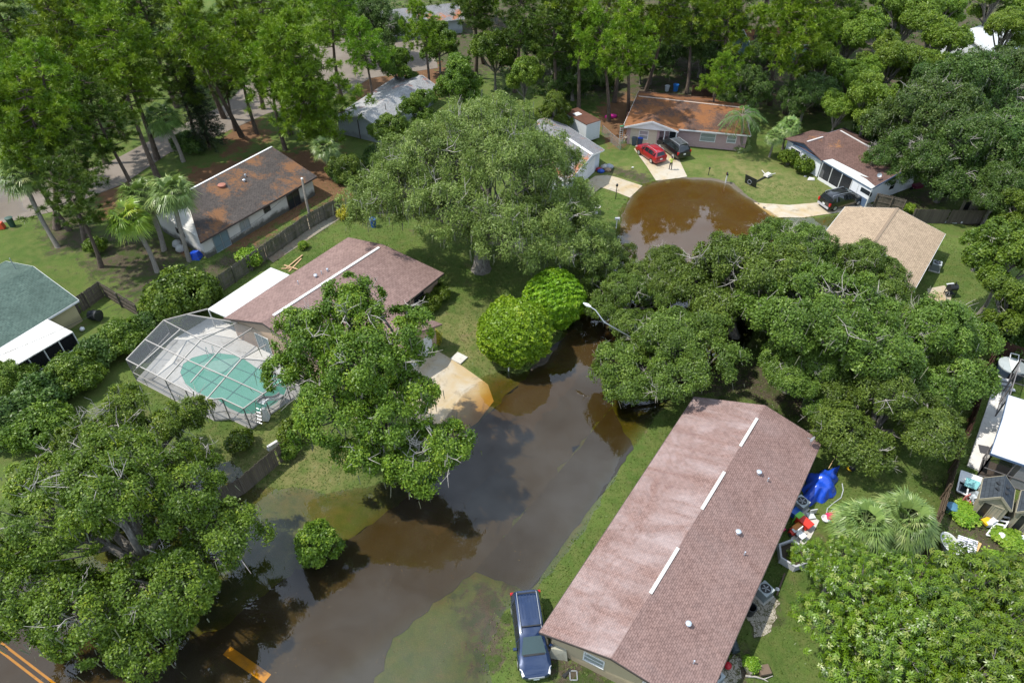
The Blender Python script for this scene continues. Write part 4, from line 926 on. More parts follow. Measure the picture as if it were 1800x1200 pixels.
def car(name, label, loc, rz, prof, paint, sc_=1., rack='rails', ribs=False, rearbump=None):
    r = thing(name, label, 'car', loc, rz); k = sc_
    P = []
    for x, zb, zl, hw, zt, ht in prof:
        P.append([Vector((x * k, s_ * y * k, z * k)) for s_ in (1,) for y, z in ((hw * .9, zb), (hw, zb + .16), (hw * 1.0, (zb + zl) * .5 + .05), (hw * .97, zl), (ht + (.06 if zt - zl < .2 else .03), zt - .07 if zt - zl > .2 else (zl + zt) / 2), (ht * .80, zt))])
    body = MB(); nP = len(prof); w = len(P[0])
    def ring(i): return P[i] + [Vector((v.x, -v.y, v.z)) for v in P[i][::-1]]
    for i in range(nP):
        for v in ring(i): body.v.append(tuple(v))
    for i in range(nP - 1):
        for j in range(2 * w):
            j2 = (j + 1) % (2 * w); body.f.append((i * 2 * w + j, i * 2 * w + j2, (i + 1) * 2 * w + j2, (i + 1) * 2 * w + j)); body.m.append(0)
    body.f.append(tuple(range(2 * w))[::-1]); body.f.append(tuple((nP - 1) * 2 * w + j for j in range(2 * w))); body.m += [0, 0]
    body.build('body', paint, r, 35)
    def panel(q, ins, off, nm, mat):
        c = sum(q, Vector()) / 4; n = (q[1] - q[0]).cross(q[3] - q[0]).normalized()
        if n.dot(c - Vector((c.x * .8, 0, .6))) < 0: n = -n
        m_ = MB(); qq = [v.lerp(c, ins) for v in q]; m_.hexa([v - n * .03 for v in qq] + [v + n * off for v in qq]); m_.build(nm, mat, r)
    # cabin stations
    zt = [p[4] - p[2] for p in prof]; cab = [i for i in range(nP) if zt[i] > .45]; c0, c1 = cab[0], cab[-1]; wb = c0 - 2
    L = lambda i, j: P[i][j]; Rr = lambda i, j: Vector((P[i][j].x, -P[i][j].y, P[i][j].z))
    panel([L(wb, 5).lerp(L(wb, 4), .6), Rr(wb, 5).lerp(Rr(wb, 4), .6), Rr(c0, 5), L(c0, 5)], .05, .035, 'windscreen', WSHIELD)
    panel([L(c1, 5), Rr(c1, 5), Rr(c1 + 1, 5).lerp(Rr(c1 + 1, 4), .3), L(c1 + 1, 5).lerp(L(c1 + 1, 4), .3)], .07, .02, 'rear_window', CGLASS)
    cuts = np.linspace(0, len(cab) - 1, 4)
    def at(fi, j, sd):
        i = min(int(fi), len(cab) - 2); f = fi - i; v = P[cab[i]][j].lerp(P[cab[i + 1]][j], f); return v if sd > 0 else Vector((v.x, -v.y, v.z))
    for sd in (1, -1):
        for a, b in zip(cuts[:-1], cuts[1:]): panel([at(a, 3, sd), at(b, 3, sd), at(b, 4, sd), at(a, 4, sd)], .07, .012, 'side_window', CGLASS)
        q = [(L if sd > 0 else Rr)(i, j) for i, j in ((wb, 3), (c0, 3), (c0, 4), (wb, 4))]; panel(q, .16, .012, 'quarter_window', CGLASS)
        ax = (prof[3][0] - .28) * k, (prof[-3][0] + .62) * k if prof is VAN else (prof[-3][0] + .50) * k
        for x in ax:
            m_ = MB(); y = sd * (prof[6][3] - .11) * k; rr = .335 * k
            m_.tube([(x, y - .11, rr), (x, y + .11, rr)], rr, 18); wh_ = m_.build('wheel', TYRE, r, 40)
            m_ = MB(); m_.tube([(x, y + sd * .085, rr), (x, y + sd * .122, rr)], rr * .66, 14); m_.build('rim', RIM, wh_, 40)
        x0, zl, hw = prof[2][0] * k, prof[2][2] * k, prof[2][3] * k
        m_ = MB(); f0, f1 = P[1][3], P[3][3]; t0, t1 = P[1][4].lerp(P[1][5], .3), P[2][4].lerp(P[2][5], .25); up = Vector((0, 0, .022))
        q = [P[1][3] + Vector((.02, .02, 0)), P[2][3].lerp(P[3][3], .45) + Vector((0, .02, 0)), P[2][4].lerp(P[3][4], .15) + up, t0 + up]; lowr = [Vector((v.x, v.y, v.z - .13)) for v in q]
        if sd < 0: q = [Vector((v.x, -v.y, v.z)) for v in q]; lowr = [Vector((v.x, -v.y, v.z)) for v in lowr]
        m_.hexa(lowr + q); m_.build('headlight', LAMP, r)
        m_ = MB(); e = nP - 2; v = P[e][3]; m_.box((v.x - .0, sd * (v.y - .05), v.z - .14), (.16, .20, .34)); m_.build('tail_light', RED, r)
        m_ = MB(); v = P[wb + 1][3]; m_.box((v.x, sd * (v.y + .13), v.z + .06), (.14, .2, .14)); m_.bar((v.x, sd * v.y, v.z), (v.x, sd * (v.y + .1), v.z + .03), .05, .05); m_.build('mirror', paint, r)
        if rack:
            m_ = MB(); zt_ = prof[-5][4] * k; xs = [prof[c0][0] * k - .15, prof[c1][0] * k + .1]; y = prof[-5][5] * k * .86
            m_.tube([(xs[0], sd * y, zt_ - .12), (xs[0] - .1, sd * y, zt_ + .05), (xs[1] + .1, sd * y, zt_ + .07), (xs[1], sd * y, zt_ - .06)], .022, 5); m_.build('roof_rail', GREYMET, r)
    if rack == 'rack':
        m_ = MB(); zt_ = prof[-5][4] * k + .06; y = prof[-5][5] * k * .86
        for q in np.linspace(prof[c0][0] * k - .4, prof[c1][0] * k + .3, 7): m_.bar((q, -y, zt_), (q, y, zt_), .07, .03)
        m_.build('roof_rack', GREYMET, r)
    elif ribs:
        for q in (prof[c0][0] * k - .5, prof[c1][0] * k + .25): m_ = MB(); y = prof[-5][5] * k * .86; zt_ = prof[-5][4] * k + .06; m_.bar((q, -y, zt_ - .02), (q, y, zt_), .07, .035); m_.build('cross_bar', BLACKPL, r)
        m_ = MB(); zt_ = prof[-5][4] * k
        for y in np.linspace(-.38, .38, 5): m_.bar((-.45, y, zt_ - .012), (-1.95, y, zt_ - .006), .05, .03)
        m_.build('roof_rib', paint, r)
    m_ = MB(); f = P[0]; m_.box((f[0].x + .005, 0, (f[0].z + f[3].z) / 2 + .06), (.06, .95 * k, .17)); m_.build('grille', GREYMET, r)
    m_ = MB(); m_.box((f[0].x + .03, 0, f[0].z + .06), (.03, .34, .15)); m_.build('number_plate', PLATE, r)
    e = P[-1]; m_ = MB(); m_.box((e[0].x - .01, 0, e[3].z - .06), (.03, .34, .16)); m_.build('rear_plate', PLATE, r)
    m_ = MB(); m_.box((e[0].x + .02, 0, e[0].z + .06), (.16, prof[-1][3] * 1.9 * k, .22)); m_.build('bumper', rearbump or paint, r)
    m_ = MB(); v = P[wb][5]; m_.bar((v.x + .02, v.y, v.z + .015), (v.x + .02, -v.y, v.z + .015), .12, .03); m_.build('wiper_cowl', BLACKPL, r)
    return r
def heading(p, q): d = q - p; return math.atan2(d.y, d.x)
BLUE = carpaint('midnight blue paint', (.012, .030, .085), .25); BLACK = carpaint('black paint', (.008, .008, .009)); REDP = carpaint('cherry red paint', (.34, .006, .018), .1)
p0, p1 = G(926, 1078), G(939, 1170); c = (p0 + p1) / 2; c.z = hz(c.x, c.y)
car('minivan', 'dark blue minivan with roof rails parked at the corner of the long duplex', c, heading(p0, p1), VAN, BLUE, .96, 'rails', True)
p0, p1 = G(1448, 366), G(1505, 352); c = (p0 + p1) / 2; c.z += .03
car('minivan', 'black minivan on the stained driveway of the white and blue house', c, heading(p0, p1) + .02, VAN, BLACK, 1.0, 'rails', False, M('silver bumper', (.4, .4, .42), .4))
p0, p1 = G(1158, 288), G(1127, 266); c = (p0 + p1) / 2; c.z += .04
car('red_suv', 'cherry red compact SUV parked on the pink brick house driveway', c, heading(p0, p1), SUV, REDP, .97, 'rails')
p0, p1 = G(1198, 280), G(1165, 256); c = (p0 + p1) / 2; c.z += .04
car('black_suv', 'black SUV with a roof rack beside the cherry red SUV', c, heading(p0, p1), SUV, BLACK, 1.1, 'rack')
p0, p1 = G(1335, 560), G(1302, 545); c = (p0 + p1) / 2; c.z = hz(c.x, c.y) + .02
car('parked_car', 'dark car with pale blue windscreen mostly hidden under the big oaks', c, heading(p1, p0), SUV, BLACK, 1.0, None)

# trailer
tr = thing('cargo_trailer', 'white enclosed cargo trailer with rusty brown roof', 'trailer', G(1030, 248))
q = [G(1028, 256), G(1058, 246), None, None]; fx = (q[1] - q[0]); fx.z = 0; W_ = 2.3; fx = fx.normalized(); by = Vector((-fx.y, fx.x, 0)); o = q[0] + Vector((0, 0, .45)); ln = 4.6
m = MB(); m.obox(o, fx * W_, by * ln, (0, 0, 2.3)); tb = m.build('body', mat_siding('white trailer side', (.56, .58, .58), .25, .25), tr)
m = MB(); m.obox(o + Vector((0, 0, 2.3)) - fx * .04 - by * .04, fx * (W_ + .08), by * (ln + .08), (0, 0, .07)); m.build('roof', M('rusty brown roof', (.105, .050, .034), .85, .2, 0, .4, 1.5), tr)
m = MB(); m.obox(o + Vector((0, 0, 2.38)) + fx * .5 + by * 2.6, fx * .9, by * .8, (0, 0, .06)); m.build('roof_hatch', WHITE, tr)
m = MB(); 
for x in (0, W_ - .08): m.obox(o + fx * x - by * .03, fx * .08, by * .03, (0, 0, 2.3))
m.obox(o - by * .03 + Vector((0, 0, 2.2)), fx * W_, by * .03, (0, 0, .1)); m.build('corner_trim', WHITE, tr)
for k in (.35, .5):
    p = o + fx * (W_ + .02) + by * (ln * k) + Vector((0, 0, -.10)); m = MB(); m.tube([p - fx * .2, p + fx * .04], .36, 16); wl = m.build('wheel', TYRE, tr, 40); m = MB(); m.tube([p + fx * .04, p + fx * .06], .2, 12); m.build('rim', WHITE, wl, 40)

# ------------------------------------------------------------------ people
def person(name, label, loc, rz, shirt, pants, pose, hat=None, skin=(.28, .17, .11), hair=(.02, .015, .012), shorts=False):
    r = thing(name, label, 'person', loc, rz); V = []; E_ = []; Rd = []
    def v(p, rad, par=None):
        V.append(p); Rd.append(rad); i = len(V) - 1
        if par is not None: E_.append((par, i))
        return i
    pel = v((0, 0, .95), (.155, .11)); sp_ = v((0, 0, 1.15), (.145, .10), pel); ch = v((0, 0, 1.36), (.17, .115), sp_); nk = v((0, 0, 1.50), (.06, .06), ch); hb = v((.01, 0, 1.58), (.07, .085), nk); hd = v((.015, 0, 1.67), (.078, .098), hb); v((.005, 0, 1.755), (.055, .07), hd)
    for s_ in (1, -1):
        fo = pose.get('stride', .05) * s_
        hp = v((0, .095 * s_, .90), (.092, .095), pel); kn = v((fo * .5 + .03, .11 * s_, .50), (.062, .062), hp); an = v((fo - .02, .115 * s_, .09), (.042, .045), kn); v((fo + .14, .125 * s_, .035), (.042, .035), an)
        sh = v((0, .18 * s_, 1.41), (.062, .062), ch); el, ha = pose['l' if s_ > 0 else 'r']
        e_ = v(el, (.046, .046), sh); w_ = v(ha, (.033, .036), e_); dv = (Vector(ha) - Vector(el)).normalized(); v(tuple(Vector(ha) + dv * .09), (.028, .04), w_)
    me = bpy.data.meshes.new('body'); me.from_pydata(V, E_, []); o = bpy.data.objects.new('body', me); COL.objects.link(o)
    mo = o.modifiers.new('skin', 'SKIN'); mo.use_smooth_shade = True
    for i, sv in enumerate(me.skin_vertices[0].data): sv.radius = Rd[i]; sv.use_root = (i == 0)
    mo2 = o.modifiers.new('sub', 'SUBSURF'); mo2.levels = 2; mo2.render_levels = 2
    dg = bpy.context.evaluated_depsgraph_get(); m2 = bpy.data.meshes.new_from_object(o.evaluated_get(dg)); m2.name = 'body'
    bpy.data.objects.remove(o); m2.materials.clear()
    for mt in (M('skin tone %.2f' % skin[0], skin, .6), shirt, pants, M('dark shoe', (.03, .028, .025), .6), M('dark hair', hair, .7)): m2.materials.append(mt)
    for f in m2.polygons:
        c = f.center; i = 0
        arm = math.hypot(c.x, c.y) > .245 and c.z < 1.40 or abs(c.y) > .235
        if c.z < .075: i = 3
        elif c.z < 1.0 and not arm: i = 2 if (not shorts or c.z > .5) else 0
        elif c.z < 1.475 and (not arm or (abs(c.y) < .30 and c.z > 1.18)): i = 1
        elif c.z > 1.69 or (c.z > 1.58 and c.x < -.02): i = 4
        f.material_index = i; f.use_smooth = True
    b = bpy.data.objects.new('body', m2); COL.objects.link(b); b.parent = r
    m = MB(); m.box((.105, 0, 1.655), (.04, .025, .04)); 
    for s_ in (1, -1): m.box((.098, .035 * s_, 1.685), (.01, .022, .01)); m.box((.01, .10 * s_, 1.66), (.03, .02, .05))
    m.build('face', M('skin tone %.2f' % skin[0], skin), r)
    if hat: m = MB(); m.lathe((.0, 0, 1.71), [(.115, 0), (.115, .03), (.10, .09), (.05, .12)], 12); m.box((.12, 0, 1.72), (.12, .16, .015)); m.build('cap', hat, r, 40)
    return r
HIVIS = M('yellow green vest', (.55, .62, .14), .7, .2, 0, .1); CHARC = M('charcoal trousers', (.025, .026, .030), .85); WSH = M('white shirt', (.70, .70, .70), .8); TEEN = M('grey shorts', (.35, .36, .38), .85)
p = G(1178, 299); p.z += .04
person('person', 'person in yellow green top and dark trousers standing behind the cars', p, R(100), HIVIS, CHARC, {'l': ((.12, .30, 1.20), (.22, .14, 1.36)), 'r': ((.12, -.30, 1.20), (.22, -.10, 1.40)), 'stride': .06}, None, (.20, .12, .08))
p = G(1152, 255); p.z += .05
person('person', 'person in white shirt with raised elbows standing by the pink brick wall', p, R(-80), WSH, TEEN, {'l': ((.02, .44, 1.52), (.08, .20, 1.70)), 'r': ((.02, -.44, 1.50), (.08, -.20, 1.68)), 'stride': .12}, None, (.16, .09, .06), shorts=True)
# ------------------------------------------------------------------ vegetation
def mat_leaf(name, c0, c1, c2, trans=.30, rough=.45, spec=.35, hue=.10):
    """c0..c1 leaf to leaf, c2 the young or yellowing leaves"""
    t = NT(name); a = t.n('ShaderNodeAttribute', attribute_name='rnd').outputs['Fac']
    oi = t.n('ShaderNodeObjectInfo').outputs['Random']
    c = t.mix(t.ramp(a, .05, .75), c0, c1); c = t.mix(t.ramp(a, .80, 1.0), c, c2)
    hs = t.n('ShaderNodeHueSaturation', {'Color': c, 'Hue': t.math('ADD', .5 - hue * .1, t.math('MULTIPLY', oi, hue * .2)), 'Saturation': 1.0, 'Value': t.math('ADD', .86, t.math('MULTIPLY', oi, .28))}).outputs[0]
    b = t.bsdf(hs, rough, spec)
    tl = t.n('ShaderNodeBsdfTranslucent', {'Color': t.mix(.5, hs, t.mix(1.0, hs, (1.0, 1.15, .35), 'MULTIPLY'))}).outputs[0]
    return t.done(t.n('ShaderNodeMixShader', {0: trans, 1: b, 2: tl}).outputs[0])
def mat_bark(name, c0, c1, sc_=6.):
    t = NT(name); p = t.pos()
    n = t.noise(t.mapping(p, (1, 1, .35)), sc_, 6, .7, .4); c = t.mix(t.ramp(n, .35, .65), c0, c1)
    return t.done(t.bsdf(c, .9, .15, 0., t.bump(n, .5, .05)))
BK_OAK = mat_bark('lichen grey oak bark', (.095, .085, .072), (.27, .25, .22)); BK_PINE = mat_bark('pine bark', (.075, .055, .045), (.16, .125, .10)); BK_PALM = mat_bark('palm trunk', (.17, .15, .125), (.28, .25, .21), 9.); BK_DEAD = mat_bark('bleached twig', (.27, .245, .215), (.46, .43, .385))
L_OAK = mat_leaf('oak leaf', (0.059, 0.109, 0.009), (0.147, 0.224, 0.018), (0.260, 0.312, 0.027)); L_OAKR = mat_leaf('live oak leaf', (0.063, 0.111, 0.015), (0.138, 0.217, 0.029), (0.222, 0.300, 0.052))
L_MOSSOAK = mat_leaf('grey green oak leaf', (0.120, 0.184, 0.038), (0.222, 0.316, 0.070), (0.342, 0.408, 0.140)); L_PINE = mat_leaf('pine needle', (0.071, 0.135, 0.005), (0.172, 0.265, 0.011), (0.253, 0.335, 0.027), .2)
L_PINED = mat_leaf('dim pine needle', (0.037, 0.077, 0.007), (0.089, 0.144, 0.013), (0.130, 0.180, 0.027), .2); L_BRIGHT = mat_leaf('bright pine needle', (0.094, 0.189, 0.008), (0.193, 0.315, 0.018), (0.264, 0.378, 0.040), .25)
L_TOP = mat_leaf('clipped bright leaf', (0.104, 0.214, 0.006), (0.207, 0.337, 0.012), (0.328, 0.428, 0.030), .3); L_MAG = mat_leaf('glossy whorled leaf', (0.035, 0.075, 0.003), (0.145, 0.232, 0.011), (0.255, 0.295, 0.063), .3, .35, .5)
L_CAMP = mat_leaf('round crown leaf', (0.083, 0.154, 0.011), (0.175, 0.265, 0.025), (0.268, 0.350, 0.048)); L_DARK = mat_leaf('dark oak leaf', (0.041, 0.086, 0.014), (0.099, 0.167, 0.028), (0.158, 0.216, 0.060)); L_HEDGE = mat_leaf('hedge leaf', (0.057, 0.105, 0.010), (0.138, 0.210, 0.020), (0.218, 0.284, 0.035))
L_FAN = mat_leaf('fan palm leaf', (0.088, 0.163, 0.034), (0.203, 0.293, 0.072), (0.365, 0.416, 0.156), .2, .4, .5); L_FANY = mat_leaf('yellow fan palm leaf', (0.102, 0.186, 0.014), (0.240, 0.330, 0.030), (0.432, 0.432, 0.060), .2, .4, .5); L_QUEEN = mat_leaf('feather palm leaf', (.045, .10, .02), (.10, .175, .035), (.20, .22, .05), .2)
L_NORF = mat_leaf('dark conifer leaf', (.018, .036, .012), (.038, .066, .020), (.05, .08, .03), .1); L_LIME = mat_leaf('lime leaf', (.13, .25, .02), (.24, .37, .03), (.36, .44, .08), .35); L_YEL = mat_leaf('yellow leaf', (.30, .32, .02), (.48, .42, .03), (.6, .5, .05), .3); MOSS = mat_leaf('grey moss', (.10, .11, .07), (.18, .19, .13), (.25, .25, .19), .2, .9, .1)

class Leaves:
    def __init__(s): s.v = []; s.a = []
    def add(s, rng, pos, nrm, L, Wd, jit=.6, tdir=None, bend=.15, attr=None):
        n = len(pos)
        if n == 0: return
        nn = nrm + rng.normal(0, jit, (n, 3)); nn /= np.linalg.norm(nn, axis=1, keepdims=True) + 1e-9
        r = rng.normal(0, 1, (n, 3)) if tdir is None else tdir
        t = r - nn * np.sum(r * nn, 1, keepdims=True); t /= np.linalg.norm(t, axis=1, keepdims=True) + 1e-9; b = np.cross(nn, t)
        l = L * rng.uniform(.65, 1.3, (n, 1)); w = Wd * rng.uniform(.7, 1.25, (n, 1))
        s.v.append(np.stack([pos - t * l * .5, pos + b * w * .5 - nn * l * bend * .2, pos + t * l * .5 - nn * l * bend, pos - b * w * .5 - nn * l * bend * .2], 1)); s.a.append(rng.random(n) if attr is None else attr)
    def quads(s, q, a): s.v.append(np.asarray(q, float).reshape(-1, 4, 3)); s.a.append(np.asarray(a, float))
    def build(s, name, mat, parent=None):
        v = np.concatenate(s.v).reshape(-1, 3); a = np.concatenate(s.a)
        return np_mesh(name, v, np.arange(len(v)).reshape(-1, 4), mat, parent, fattr=a)
def unit(v): return v / (np.linalg.norm(v, axis=-1, keepdims=True) + 1e-9)
def shell(rng, lobes, n, down=-.35, thick=.20, inner=.14):
    lb = np.array(lobes, float); w = (lb[:, 3] * lb[:, 4] + lb[:, 3] * lb[:, 5] * 2); w /= w.sum(); C, N = [], []
    while len(C) < n:
        k = rng.choice(len(lb), p=w); d = unit(rng.normal(0, 1, 3))
        if d[2] < down: continue
        f = (1 - abs(rng.normal(0, thick)) if rng.random() > .2 else 1 + rng.uniform(0, .2)) if rng.random() > inner else rng.uniform(.45, .85)
        p = lb[k, :3] + d * lb[k, 3:] * f
        if f > .85 and math.sin(p[0] * 1.9 + 1.3 * math.sin(p[2] * 1.7 + k)) * math.sin(p[1] * 2.1 + 1.1 * math.sin(p[0] * 1.3)) + .6 * math.sin(p[2] * 2.9 + p[0] * 2.3) < -.62: continue
        q = np.linalg.norm((p - lb[:, :3]) / lb[:, 3:], axis=1); q[k] = 9
        if q.min() < .78 and rng.random() > inner: continue
        C.append(p); N.append(unit(d / lb[k, 3:] * lb[k, 3]))
    return np.array(C), np.array(N)
def clumps(rng, lv, C, N, k, r, L, Wd, flat=.35, jit=.65, up=.35, bend=.15, spread=.35):
    for c, n in zip(C, N):
        kk = int(k * rng.uniform(.6, 1.3)); rr = r * rng.uniform(.7, 1.3); d = rng.normal(0, 1, (kk, 3)); d = unit(d) * (rng.random((kk, 1)) ** .6 * rng.uniform(.75, 1.25, (kk, 1)))
        dn = d @ n; d = d - np.outer(dn * (1 - flat), n); rho = np.linalg.norm(d, axis=1, keepdims=True)
        pos = c + (d - n * (rho ** 2) * .30 + n * rng.normal(0, .12, (kk, 1))) * rr; at = np.clip(rng.normal(rng.uniform(.12, .78), .17, kk), 0, 1)
        lv.add(rng, pos, n * .75 + d * .5 + np.array([0, 0, up]), L, Wd, jit, None, bend, at)
def bez(a, b, c, n=5): return [a * (1 - t) ** 2 + b * 2 * t * (1 - t) + c * t * t for t in np.linspace(0, 1, n)]
def V3(p): return Vector((float(p[0]), float(p[1]), float(p[2])))
def limbs(rng, mb, lobes, hf, r0, C=None, sub=.25, base_r=.5, twigmb=None, twigs=0, lean=(0, 0), subr=.05):
    top = np.array([lean[0], lean[1], hf]); mb.tube([V3((0, 0, -.3)), V3((0, 0, .3)), V3(top * .55 + rng.normal(0, .1, 3) * [1, 1, 0]), V3(top)], [base_r * 1.5, base_r * 1.05, base_r * .85, base_r * .78], 9)
    lb = np.array(lobes, float)
    for l in lb:
        e = l[:3] + np.array([0, 0, -.15 * l[5]]); mid = (top + e) / 2 + np.array([0, 0, .18 * np.linalg.norm(e - top)]) * rng.uniform(-.3, 1) + rng.normal(0, .35, 3)
        pts = bez(top, mid, e, 6); mb.tube([V3(p) for p in pts], list(np.linspace(base_r * .55, r0 * .8, 6)), 7)
        if C is not None:
            d = np.linalg.norm((C - l[:3]) / l[3:], axis=1); ids = np.where(d < 1.15)[0]
            for i in ids:
                if rng.random() < sub:
                    s_ = pts[rng.integers(2, 6)]; m_ = (s_ + C[i]) / 2 + rng.normal(0, .3, 3); mb.tube([V3(p) for p in bez(s_, m_, C[i], 4)], [subr * 1.6, subr * 1.2, subr * .8, subr * .35], 5, 0, False)
    if twigmb is not None:
        for _ in range(twigs):
            l = lb[rng.integers(len(lb))]; d = unit(rng.normal(0, 1, 3)); d[2] = abs(d[2]) * .8 + .1; s_ = l[:3] + d * l[3:] * .55; e = l[:3] + d * l[3:] * rng.uniform(.98, 1.12)
            sidew = unit(np.cross(d, rng.normal(0, 1, 3))); mid = (s_ + e) / 2 + sidew * rng.uniform(.2, .7); twigmb.tube([V3(p) for p in bez(s_, mid, e, 5)], [.06, .052, .042, .03, .014], 5, 1, False)
            for _k in range(rng.integers(3, 6)):
                a = bez(s_, mid, e, 9)[rng.integers(3, 8)]; b = a + unit(d * .5 + rng.normal(0, .7, 3)) * rng.uniform(.7, 1.7); twigmb.tube([V3(a), V3((a + b) / 2 + rng.normal(0, .12, 3)), V3(b)], [.028, .020, .008], 4, 1, False)
                c2 = (a + b) / 2; b2 = c2 + unit(rng.normal(0, 1, 3) + d * .4) * rng.uniform(.4, .9); twigmb.tube([V3(c2), V3(b2)], [.016, .006], 4, 1, False)
def moss_strands(rng, lv, C, n, lmin=.3, lmax=1.0, w=.09):
    ii = rng.integers(0, len(C), n); b = C[ii] + rng.normal(0, .45, (n, 3)); l = rng.uniform(lmin, lmax, n); a = rng.uniform(0, math.pi, n)
    s_ = np.stack([np.cos(a), np.sin(a), 0 * a], 1) * (w * rng.uniform(.5, 1.2, n))[:, None]; dz = np.stack([rng.normal(0, .08, n), rng.normal(0, .08, n), -l], 1)
    lv.quads(np.stack([b - s_ * .5, b + s_ * .5, b + s_ * .25 + dz, b - s_ * .25 + dz], 1), rng.random(n))
PROTO = {}
def reg(key, cz, parts): 
    """parts: list of (name, object); kept as the source whose first use is moved into place"""
    PROTO[key] = [cz, parts, False]
    for _, o in parts: o.hide_render = False
def place(key, name, label, cat, loc, s=1., rz=0., group=None, sz=None):
    cz, parts, used = PROTO[key]; t = thing(name, label, cat, loc, rz, group); t.scale = (s, s, s * (sz or 1))
    for nm, o in parts:
        c = o if not used else o.copy()
        if used: COL.objects.link(c)
        c.parent = t
    PROTO[key][2] = True; return t
def oak_lobes(rng, Rr, H, n, top=2, lo=.40, hi=.74, rs=(.34, .46), squash=.72):
    L_ = []
    for i in range(n):
        a = 2 * math.pi * (i + rng.uniform(-.25, .25)) / n; d = Rr * rng.uniform(.50, .68); r = Rr * rng.uniform(*rs); L_.append((d * math.cos(a), d * math.sin(a), H * rng.uniform(lo, hi), r, r, r * squash))
    for i in range(top): a = rng.uniform(0, 6.28); d = Rr * rng.uniform(.05, .28); r = Rr * rng.uniform(*rs); L_.append((d * math.cos(a), d * math.sin(a), H * rng.uniform(.72, .82), r, r, r * squash))
    return L_
def make_oak(key, seed, Rr, H, n, nc, k, r, L, Wd, leaf, top=2, hf=.2, base_r=.45, twigs=10, moss=0, sub=.22, lobes=None, cz=None, bark=None, lean=(0, 0), flat=.35, jit=.65, down=-.35, lo=.40, hi=.74, rs=(.34, .46), squash=.72, trunkname='trunk', up=.35):
    rng = np.random.default_rng(seed); lobes = lobes or oak_lobes(rng, Rr, H, n, top, lo, hi, rs, squash); C, N = shell(rng, lobes, nc, down); lv = Leaves(); clumps(rng, lv, C, N, k, r, L, Wd, flat, jit, up)
    cr_ = lv.build('crown', leaf); mb = MB(); limbs(rng, mb, lobes, H * hf, .14, C, sub, base_r, mb, twigs, lean); parts = [('trunk', mb.build('trunk', [bark or BK_OAK, BK_DEAD], None, 60)), ('crown', cr_)]
    if moss: ml = Leaves(); moss_strands(rng, ml, C, moss); parts.append(('moss', ml.build('moss_foliage', MOSS)))
    reg(key, cz or H * .62, parts)
def make_pine(key, seed, H, Rr, h0, nb, per, leaf, dens=58, nl=.62, nw=.030, lean=.6, tr=.30, shape=.55):
    rng = np.random.default_rng(seed); mb = MB(); lx, ly = rng.normal(0, lean, 2); sp = lambda f: np.array([lx * f + .35 * math.sin(f * 5 + seed), ly * f + .3 * math.cos(f * 4 + seed), H * f])
    fs = np.linspace(0, 1, 9); o0 = sp(0) * [1, 1, 0]; mb.tube([V3(sp(f) - o0) for f in fs], list(np.interp(fs, [0, .05, 1], [tr * 1.35, tr, .06])), 8); P_ = []
    for i in range(nb):
        f = h0 + (1 - h0) * ((i + rng.random()) / nb) ** .9; b = sp(f) - o0; a = i * 2.4 + rng.normal(0, .5); g = (f - h0) / (1 - h0); ln = Rr * (math.sin(math.pi * min(1, (g * (1 - shape) + shape * .55))) ** .8) * rng.uniform(.55, 1.1) * (1 - .55 * max(0, g - .6) / .4)
        d = np.array([math.cos(a), math.sin(a), 0]); e = b + d * ln + np.array([0, 0, ln * rng.uniform(-.12, .38)]); m_ = (b + e) / 2 + np.array([0, 0, -ln * .10]); pts = bez(b, m_, e, 6); mb.tube([V3(p) for p in pts[:5]], [.085, .07, .055, .04, .02], 5, 0, False)
        for j in range(int(per * max(.5, ln / Rr))):
            q = pts[rng.integers(2, 6)] + rng.normal(0, 1, 3) * np.array([.55, .55, .38]) * (ln / Rr + .35); P_.append(q)
    P_ = np.array(P_); lv = Leaves(); nt = len(P_); d = unit(rng.normal(0, 1, (nt, dens, 3)) + np.array([0, 0, .8])); ta = np.repeat(np.clip(rng.normal(.5, .33, nt), 0, 1), dens)
    b = np.repeat(P_[:, None], dens, 1).reshape(-1, 3); d = d.reshape(-1, 3); ln = nl * rng.uniform(.6, 1.2, (len(b), 1)); s_ = unit(np.cross(d, rng.normal(0, 1, d.shape))) * nw; tip = b + d * ln + np.array([0, 0, -.06])
    lv.quads(np.stack([b, b + d * ln * .55 + s_, tip, b + d * ln * .55 - s_], 1), np.clip(ta + rng.normal(0, .12, len(ta)), 0, 1)); reg(key, H * (h0 + .55 * (1 - h0)), [('trunk', mb.build('trunk', BK_PINE, None, 60)), ('crown', lv.build('crown', leaf))])
def fan(rng, lv, hub, d, size, nseg=20, spread=1.5, droop=.38, w=.058):
    d = unit(d); up = np.array([0, 0, 1.]); s_ = unit(np.cross(d, up) + rng.normal(0, .05, 3)); nn = unit(np.cross(s_, d)); at = np.clip(rng.normal(.5, .22), 0, 1); Q, A_ = [], []
    for a in np.linspace(-spread, spread, nseg):
        e = unit(d * math.cos(a) + s_ * math.sin(a) - nn * .12 * abs(a)); l = size * (1 - .22 * abs(a) / spread) * rng.uniform(.85, 1.1); p1 = hub + e * l * .5 + nn * .02; p2 = hub + e * l + np.array([0, 0, -droop * l * rng.uniform(.5, 1.3)]); t = unit(np.cross(e, nn)) * w * size
        Q += [[hub - t * .25, hub + t * .25, p1 + t * .62, p1 - t * .62], [p1 - t * .62, p1 + t * .62, p2 + t * .08, p2 - t * .08]]; A_ += [np.clip(at + rng.normal(0, .12), 0, 1)] * 2
    lv.quads(Q, A_)
